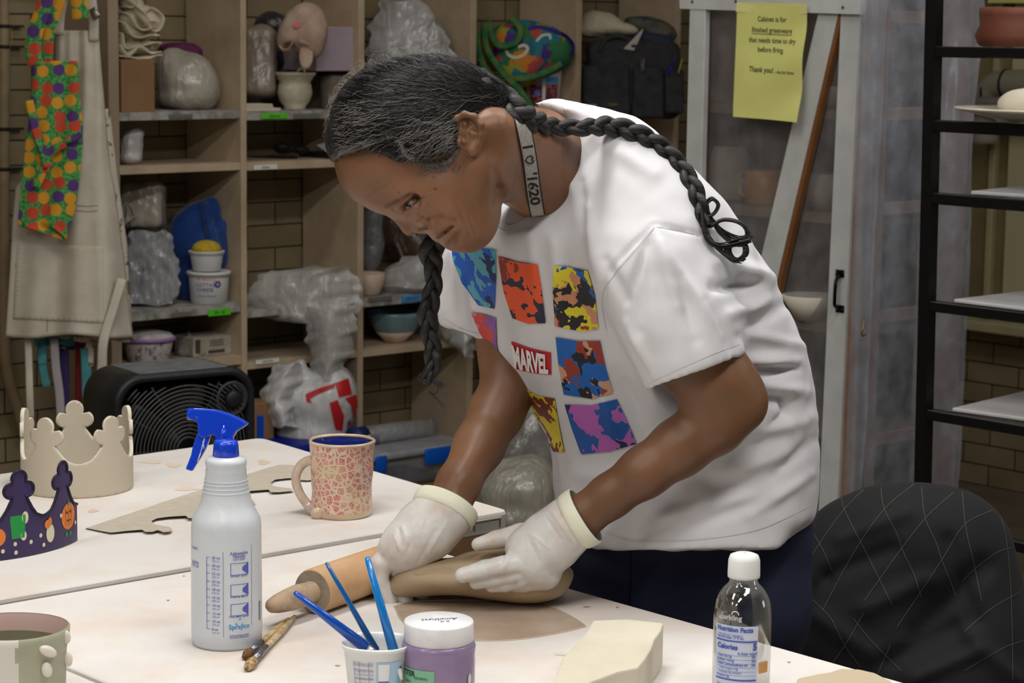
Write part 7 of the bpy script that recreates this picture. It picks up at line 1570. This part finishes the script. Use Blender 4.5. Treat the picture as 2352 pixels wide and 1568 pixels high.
# ---- clay slab in the hands
CLD=2.985
def CE(x,y,rx,ry,rz,rot=0,k=.012,dd=0,s=None): 
    e=E(x,y,rx,ry,rz,CLD+dd,k,rot); return e if s is None else e+('s',)
zmin=TZ+.004
cm_=blob([CE(1110,1322,205,44,.070,-1,.02),CE(1190,1335,108,40,.062,0,.02),CE(962,1335,72,29,.040,-14,.02),CE(1180,1288,110,24,.045,2,.02,.02),CE(912,1346,24,15,.02,0,.01),CE(1225,1345,66,28,.055,0,.02),CN(1030,1310,CLD-.044,7,1124,1281,CLD-.05,6,.012)+('s',),CN(960,1316,CLD-.04,4,1030,1310,CLD-.044,6,.01)+('s',)],.0032,0,20,2,0,TZ+.0012)
clay=ob('clay_slab',cm_,mat('wet_clay',(172,152,124),.6,noise=(11,(158,138,112),.3,.65),bump=(18,.18,.003),spec=.35),label='thick curved slab of wet brown clay held up between both gloved hands',cat='clay')
# ---- shirt
Dc=lambda py:np.interp(py,[220,400,560,720,900,1100,1260],[2.99,2.99,3.01,3.05,3.09,3.12,3.12])
rowy=[226,236,250,270,300,340,400,450,500,540,580,640,700,760,820,900,1000,1060,1120,1200,1262]
XL=[1262,1226,1240,1268,1274,1272,1240,1190,1110,1062,1050,1066,1090,1112,1142,1195,1258,1272,1274,1282,1290]
XRr=[1290,1325,1375,1435,1488,1532,1600,1652,1692,1718,1742,1778,1808,1832,1853,1872,1880,1881,1880,1872,1862]
HD2=[.03,.06,.085,.10,.115,.125,.135,.145,.15,.155,.158,.160,.162,.165,.165,.168,.17,.17,.172,.175,.178]
RHO=[0,-.2,-.3,-.35,-.4,-.4,-.4,-.4,-.4,-.4,-.4,-.38,-.36,-.35,-.33,-.32,-.3,-.3,-.3,-.3,-.3]
def torso(Pn,grow=0.):
    V=Pn-CAMP; d=V@F; px=1176+FPX*(V@R)/d; py=784-FPX*(V@U)/d
    yc=np.clip(py,rowy[0],rowy[-1]); xl=np.interp(yc,rowy,XL); xr=np.interp(yc,rowy,XRr); w=(xr-xl)/2*d/FPX+grow; e=(px-(xl+xr)/2)*d/FPX; hd=np.interp(yc,rowy,HD2)+grow; rho=np.interp(yc,rowy,RHO); q_=(d-Dc(yc))/hd; ee=e/w
    q=np.sqrt(np.maximum(ee*ee-2*rho*ee*q_+q_*q_,1e-9))/np.sqrt(1-rho**2); dist=(q-1)*np.minimum(w,hd)*.9
    top=(rowy[0]-py)*d/FPX; bot=(py-rowy[-1])*d/FPX
    return np.maximum(dist,np.maximum(top,bot))
lo,hi=span([P(1000,200,3.2),P(1900,1300,3.2),P(1010,560,3.3),P(1500,600,2.75),P(1900,1290,2.85),P(1600,1200,3.34)],.02)
h_s=.0042; T_=Sdf(lo,hi,h_s,AXV,org); T_.fn(lambda p:torso(p))
# shoulders / sleeves
T_.chain([P(1440,480,2.93),P(1510,620,2.885),P(1560,740,2.875),P(1602,868,2.868)],[.072,.074,.068,.0655],.035)
T_.cone(P(1400,380,2.95),.055,P(1500,520,2.91),.055,.05)
T_.chain([P(1180,560,3.08),P(1110,620,3.12),P(1078,700,3.13),P(1072,765,3.13)],[.06,.050,.036,.034],.03)
# sleeve hems, cut square, then hollowed
def halfcut(S,p0,n,ctr,rad): 
    S.fn(lambda q:np.maximum(-(((q-p0)@n)),np.linalg.norm(q-ctr,axis=1)-rad),.0005,'s')
n1=np.array(P(1600,860,2.868)-P(1510,640,2.88)); n1/=np.linalg.norm(n1)
sn=R*.36-U*.93; sn/=np.linalg.norm(sn); p0=P(1595,852,2.868)
halfcut(T_,p0,sn,P(1600,880,2.868),.085)
T_.cone(P(1560,770,2.872),.052,P(1618,900,2.868),.0600,.002,'s')
sn2=-U*.94+R*-.33; sn2/=np.linalg.norm(sn2); halfcut(T_,P(1075,766,3.13),sn2,P(1066,800,3.13),.06); T_.cone(P(1092,700,3.13),.024,P(1078,800,3.13),.031,.002,'s')
# neck opening
T_.chain([P(1110,400,2.84),P(1192,392,2.875),P(1206,340,2.90)],[.060,.0500,.0430],.004,'s'); T_.cone(P(1206,340,2.90),.043,P(1214,345,2.99),.040,.004,'s')
T_.cone(P(1190,455,2.865),.036,P(1175,488,2.87),.030,.008,'s')
T_.cone(P(1222,290,2.93),.034,P(1150,280,2.88),.05,.008,'s')
# hem from below
T_.cone(P(1320,1300,2.95),.022,P(1350,1296,3.3),.022,.02,'s'); T_.cone(P(1890,1290,2.95),.05,P(1860,1300,3.3),.05,.02,'s')
T_.chain([P(1330,1330,3.08),P(1560,1325,3.1),P(1780,1322,3.1)],[.034,.034,.036],.02,'s')
# keep the waist hem off the trousers
shirt=T_.mesh(2)
# folds
fold=[(1500,900,1700,820,0,0)]
fold=[(1395,600,1440,690,12,-.004),(1440,690,1500,520,7,-.0035),(1502,515,1610,538,5,-.0022),(1500,516,1400,620,4,-.0025),(1400,620,1380,700,5,-.0022),
 (1500,520,1560,700,14,.0045),(1520,560,1660,770,12,.004),(1480,560,1470,760,16,-.004),(1560,640,1600,780,12,-.0035),(1620,690,1680,800,10,-.003),(1440,740,1500,860,10,.003),
 (1650,600,1770,640,18,.007),(1640,660,1740,650,12,-.007),(1680,720,1760,690,14,.006),(1700,770,1800,700,14,-.005),(1710,830,1820,830,16,.007),(1730,850,1830,846,9,-.007),(1740,880,1850,900,16,.006),
 (1730,915,1800,915,10,-.007),(1800,915,1805,950,10,-.006),(1805,950,1770,975,9,-.005),(1760,1000,1860,960,18,.005),(1700,1040,1820,980,18,-.005),(1650,1090,1800,1040,20,.004),(1780,1090,1870,1010,14,-.004),(1600,1100,1720,1120,24,-.004),
 (1720,1180,1860,1090,14,.004),(1400,1130,1550,1180,24,.004),(1420,1060,1600,1010,20,-.004),(1330,1090,1480,1100,20,.004),(1300,600,1320,760,14,-.003),(1270,560,1290,700,12,.003),(1215,540,1250,720,14,.003),(1350,480,1380,640,14,.005),(1335,420,1342,520,10,-.004),
 (1390,330,1500,400,18,.003),(1300,360,1330,460,14,.004),(1420,860,1480,990,18,-.005),(1380,880,1420,1000,14,.004),(1560,1000,1640,940,16,-.004),(1860,800,1700,760,12,.003),(1060,600,1090,740,7,-.003),(1040,580,1050,700,7,.003),(1480,1210,1620,1150,16,.004),(1600,1200,1760,1150,14,-.004)]
x,y,d=proj(shirt[0]); Nn=vnormals(*shirt); dsp=.0030*pnoise(shirt[0]*13)+.0016*pnoise(shirt[0]*34+5)+.0022*np.maximum(0,ridged(shirt[0]*np.array([1,1,.7]),9,2,3)-.35)
front=(Nn@TC)>-.1
for (x0,y0,x1,y1,w,am) in fold:
    dx,dy=x1-x0,y1-y0; t=np.clip(((x-x0)*dx+(y-y0)*dy)/(dx*dx+dy*dy),0,1); fade=.35+.65*np.sin(PI*np.clip(t,.06,.94)); dsp+=am*2.0*fade*np.exp(-(np.hypot(x-x0-t*dx,y-y0-t*dy)/w)**2)*front
shirt=(shirt[0]+Nn*dsp[:,None],shirt[1]); shirt=(lapl(shirt[0],shirt[1],.35),shirt[1])
MSH=mat('white_jersey',(214,214,218),.85,spec=.2,noise=(5,(207,206,210),.3,.7),bump=(420,.12,.0008),sheen=.1)
sh_=ob('tee_shirt',shirt,MSH,woman); SV=bvh(shirt)
def drawn(pts,w,m,name,off=.0012,par=None): ob(name,stroke(SV,pts,w,off,8),m,par or sh_)
MHEM=mat('hem_stitch',(206,205,208),.85)
drawn([(1282,262),(1290,330),(1284,400),(1258,462),(1215,505),(1170,524),(1140,506)],15,MSH,'collar_rib',.0030)
drawn([(1296,250),(1305,330),(1298,408),(1270,474),(1222,519),(1168,540)],1.6,MHEM,'collar_stitch',.0012)
drawn([(1478,888),(1560,846),(1640,812),(1700,790)],1.6,MHEM,'sleeve_stitch'); drawn([(1022,734),(1060,756),(1108,768)],1.4,MHEM,'sleeve_stitch')
drawn([(1360,1208),(1450,1240),(1600,1238),(1740,1216),(1868,1160)],1.6,MHEM,'hem_line')
MSEAM=mat('seam_shadow',(196,195,198),.9)
drawn([(1504,520),(1470,560),(1425,612),(1396,650),(1382,690),(1392,760)],2.2,MSEAM,'shoulder_seam'); drawn([(1508,520),(1560,528),(1606,540)],2,MSEAM,'shoulder_seam')
# printed panels: flat colour blocks in place of the figures
def vm(n,cols,sc): return vormat(n,cols,sc,.7)
panels=[([(1037,560),(1080,563),(1140,574),(1140,640),(1137,708),(1100,700),(1062,650),(1042,600)],vm('print_blues',[(84,160,178),(20,84,180),(18,40,92),(24,92,190),(84,160,178)],34)),
 ([(1145,588),(1190,602),(1236,607),(1245,670),(1254,741),(1215,743),(1178,730),(1158,670)],vm('print_oranges',[(228,86,40),(228,86,40),(140,52,34),(228,86,40),(36,34,60)],34)),
 ([(1272,611),(1300,611),(1352,622),(1368,680),(1375,755),(1340,761),(1275,748),(1271,670)],vm('print_yellows',[(214,200,40),(214,200,40),(150,54,40),(196,138,104),(30,30,34),(22,92,176)],38)),
 ([(1082,716),(1110,720),(1140,730),(1142,790),(1150,830),(1128,806),(1100,760)],vm('print_purples',[(124,82,170),(196,70,64),(196,120,140),(124,82,170)],40)),
 ([(1277,774),(1330,783),(1379,782),(1392,845),(1408,902),(1360,915),(1296,905),(1284,840)],vm('print_royal',[(16,96,180),(16,96,180),(150,54,38),(26,26,34),(200,150,120),(16,96,180)],36)),
 ([(1202,886),(1235,908),(1275,914),(1284,970),(1298,1038),(1272,1036),(1248,990),(1222,940)],vm('print_gold',[(216,200,36),(216,200,36),(120,46,34),(120,46,34),(216,200,36)],40)),
 ([(1298,928),(1360,930),(1417,916),(1440,965),(1463,1018),(1400,1036),(1336,1042),(1315,985)],vm('print_violet',[(176,96,176),(20,84,160),(20,84,160),(24,40,80),(176,96,176)],34))]
for poly,m in panels: ob('printed_panel',decal(SV,[tuple(p) for p in spline(np.array(poly+poly[:1],float)*1.0,1)[:-1]],.0013,9),m,sh_)
MRD2=mat('print_red',(190,40,50),.7); MWH=mat('print_white',(226,226,228),.8)
LG=[(1175,783),(1266,809),(1267,860),(1184,846)]
def bil(u,v):
    a,b,c,d_=[np.array(q,float) for q in LG]; return (a*(1-u)+b*u)*(1-v)+(d_*(1-u)+c*u)*v+np.array([0,6*math.sin(PI*u)*0+3*math.sin(PI*u)])
red=[tuple(bil(u,0)) for u in np.linspace(0,1,9)]+[tuple(bil(u,1)) for u in np.linspace(1,0,9)]
ob('logo_block',decal(SV,red,.0008,9),MRD2,sh_)
v,f=sub2d(text2d('MARVEL',1,.045),.12); v=v.copy(); v[:,0]=(v[:,0]-v[:,0].min())/(v[:,0].max()-v[:,0].min()); v[:,1]=(v[:,1]-v[:,1].min())/(v[:,1].max()-v[:,1].min())
Vt=[]
for q in v:
    p=bil(.03+.92*q[0],.93-.86*q[1]); h,nn=rayhit(SV,*p); Vt.append(h+nn*.0034-ray(*p)*.0004 if h is not None else P(*p,3))
ob('logo_letters',(np.array(Vt),f),MWH,sh_,smooth=False)
# ---- braids
def braid(path,rad,turn,m,name,hug=True):
    """path rows: x,y,d ; three strands woven"""
    q=[]
    for (x,y,d),r in zip(path,rad):
        h,_n=rayhit(SV,x,y); h2,_n2=rayhit(BVB,x,y); q.append(np.append(P(x,y,min([d]+[proj(v)[2]-.75*r for v in (h,h2) if v is not None and hug])),r))
    pp=spline(np.array(q),14); ms=[]
    s=np.concatenate([[0],np.cumsum(np.linalg.norm(np.diff(pp[:,:3],axis=0),axis=1))])
    for k in range(3):
        c=[];rr=[]
        for i in range(len(pp)):
            t=pp[min(i+1,len(pp)-1),:3]-pp[max(i-1,0),:3]; t/=np.linalg.norm(t)+1e-9; sd_=np.cross(t,TC); sd_/=np.linalg.norm(sd_)+1e-9; up=np.cross(sd_,t)
            ph=2*PI*(s[i]/turn+k/3); r=pp[i,3]; c.append(pp[i,:3]+sd_*math.sin(ph)*r*.62+up*math.sin(2*ph)*r*.34); rr.append(r*.58)
        ms.append(tube(c,rr,10))
    return ob(name,join(*ms),m,woman)
BVB=bvh(body)
near=[(1105,212,2.80),(1150,228,2.80),(1185,258,2.80),(1225,278,2.82),(1280,292,2.83),(1340,293,2.84),(1400,290,2.865),(1460,305,2.87),(1520,340,2.875),(1565,385,2.88),(1597,440,2.885),(1612,490,2.89),(1618,520,2.895)]
nb_=braid(near,[.0165,.0172,.0158,.0135,.0098,.0100,.0118,.0116,.0112,.0105,.0105,.009,.0075],.078,MBR2,'braid')
def curlstr(pts,d,n,spread,w,name):
    ms=[]; hs=[rayhit(SV,x,y)[0] for x,y in pts]; d=min([d]+[proj(h)[2]-.004 for h in hs if h is not None])
    for k in range(n):
        o=rs.normal(size=2)*spread; z=rs.normal()*.002; pp=spline(np.array([P(x+o[0]*(i/len(pts)+.3),y+o[1]*(i/len(pts)+.3),d-.004+z) for i,(x,y) in enumerate(pts)]),7); ms.append(tube(pp,np.linspace(w,w*.5,len(pp)),5,cap=False))
    return ob(name,join(*ms),MBR2,woman)
curlstr([(1612,490),(1622,530),(1640,560),(1668,585),(1690,598),(1712,585),(1710,562),(1690,556),(1672,572),(1682,592),(1706,596)],2.885,16,3.2,.0015,'braid_end_curls')
curlstr([(1614,495),(1628,520),(1660,505),(1695,510),(1716,530),(1712,556),(1690,560),(1660,540),(1640,510)],2.885,16,3.2,.0015,'braid_end_curls')
curlstr([(1618,500),(1640,490),(1650,470),(1636,456),(1622,470),(1632,500),(1660,530),(1700,548),(1726,540)],2.885,14,3,.0014,'braid_end_curls')
curlstr([(1612,480),(1620,540),(1650,565),(1690,560),(1722,552)],2.885,14,4,.0014,'braid_end_curls')
far=[(1000,500,2.90),(994,552,2.905),(990,590,2.91),(996,630,2.915),(992,680,2.92),(982,720,2.92),(988,770,2.925),(996,815,2.925),(990,850,2.925),(975,878,2.925)]
fb=braid(far,[.014,.0145,.0135,.0105,.0112,.0118,.0105,.0108,.009,.007],.082,MBR2,'braid',False)
def fcurl(pts,n,sp,w):
    ms=[]
    for k in range(n):
        o=rs.normal(size=2)*sp; pp=spline(np.array([P(x+o[0]*i/3,y+o[1]*i/3,2.925) for i,(x,y) in enumerate(pts)]),6); ms.append(tube(pp,np.linspace(w,w*.35,len(pp)),5,cap=False))
    ob('braid_end_curls',join(*ms),MBR2,woman)
fcurl([(985,850),(966,860),(964,872),(985,872),(1005,878),(1018,888)],14,2,.0013); fcurl([(990,872),(1006,890),(998,905),(985,900),(1010,925),(1022,938)],4,1.6,.0006)
# hair elastics
for x,y in((1166,240),(1180,252)): ob('hair_elastic',tube([P(x,y,2.80)+(R*math.cos(a)*.3+U*math.sin(a)+TC*math.cos(a)*.9)*.0145 for a in np.linspace(0,2*PI,24)[:-1]],.0022,6,closed=True),mat('clear_elastic',(110,106,100),.25),woman)
# ---- trousers and shoes
Tr=Sdf(*span([P(1260,1180,3.0),P(1880,1200,3.3),np.array([.02,2.95,.0]),np.array([.55,3.5,.0])],.05),.007,AXV,org)
LL=[P(1690,1230,3.10),P(1690,1380,3.12)]; RL=[P(1440,1250,3.18),P(1430,1400,3.2)]
Tr.ell(P(1585,1215,3.15),(.158,.10,.125),np.array([R,-U,TC]),.03)
Tr.chain([P(1725,1230,3.12),P(1705,1400,3.12),np.array([P(1690,1400,3.12)[0],3.10,.42]),np.array([P(1690,1400,3.12)[0],3.10,.07])],[.085,.088,.066,.055],.03)
Tr.chain([P(1390,1255,3.20),P(1395,1400,3.20),np.array([P(1400,1400,3.2)[0],3.17,.42]),np.array([P(1400,1400,3.2)[0],3.17,.07])],[.058,.080,.066,.055],.03)
Tr.chain([P(1480,1260,3.14),P(1560,1400,3.14)],[.085,.085],.03)
pants=wrinkle(Tr.mesh(1),.003,9,2,55)
ob('trousers',pants,mat('navy_cotton',(30,36,62),.85,noise=(7,(22,27,48),.3,.7),bump=(200,.15,.001)),woman)
ob('trouser_seam',stroke(bvh(pants),[(1448,1262),(1448,1320),(1444,1400)],3,.001),mat('navy_seam',(16,19,34),.9),woman)
for px,dd in((1690,3.10),(1400,3.17)):
    c=np.array([P(px,1400,dd)[0],dd-.0,0]); f_=-A; ob('shoe',blob([('e',c+f_*.06+Z*.045,(.135,.048,.045),np.array([f_,np.cross(Z,f_),Z]),.01),('e',c+Z*.06,(.06,.045,.055),np.array([f_,np.cross(Z,f_),Z]),.02)],.005,0,1,1,0,.001),mat('dark_shoe',(34,34,38),.5),woman)
for o in list(bpy.data.objects):
    if o.type=='MESH' and o.name.startswith('Mesh'): pass
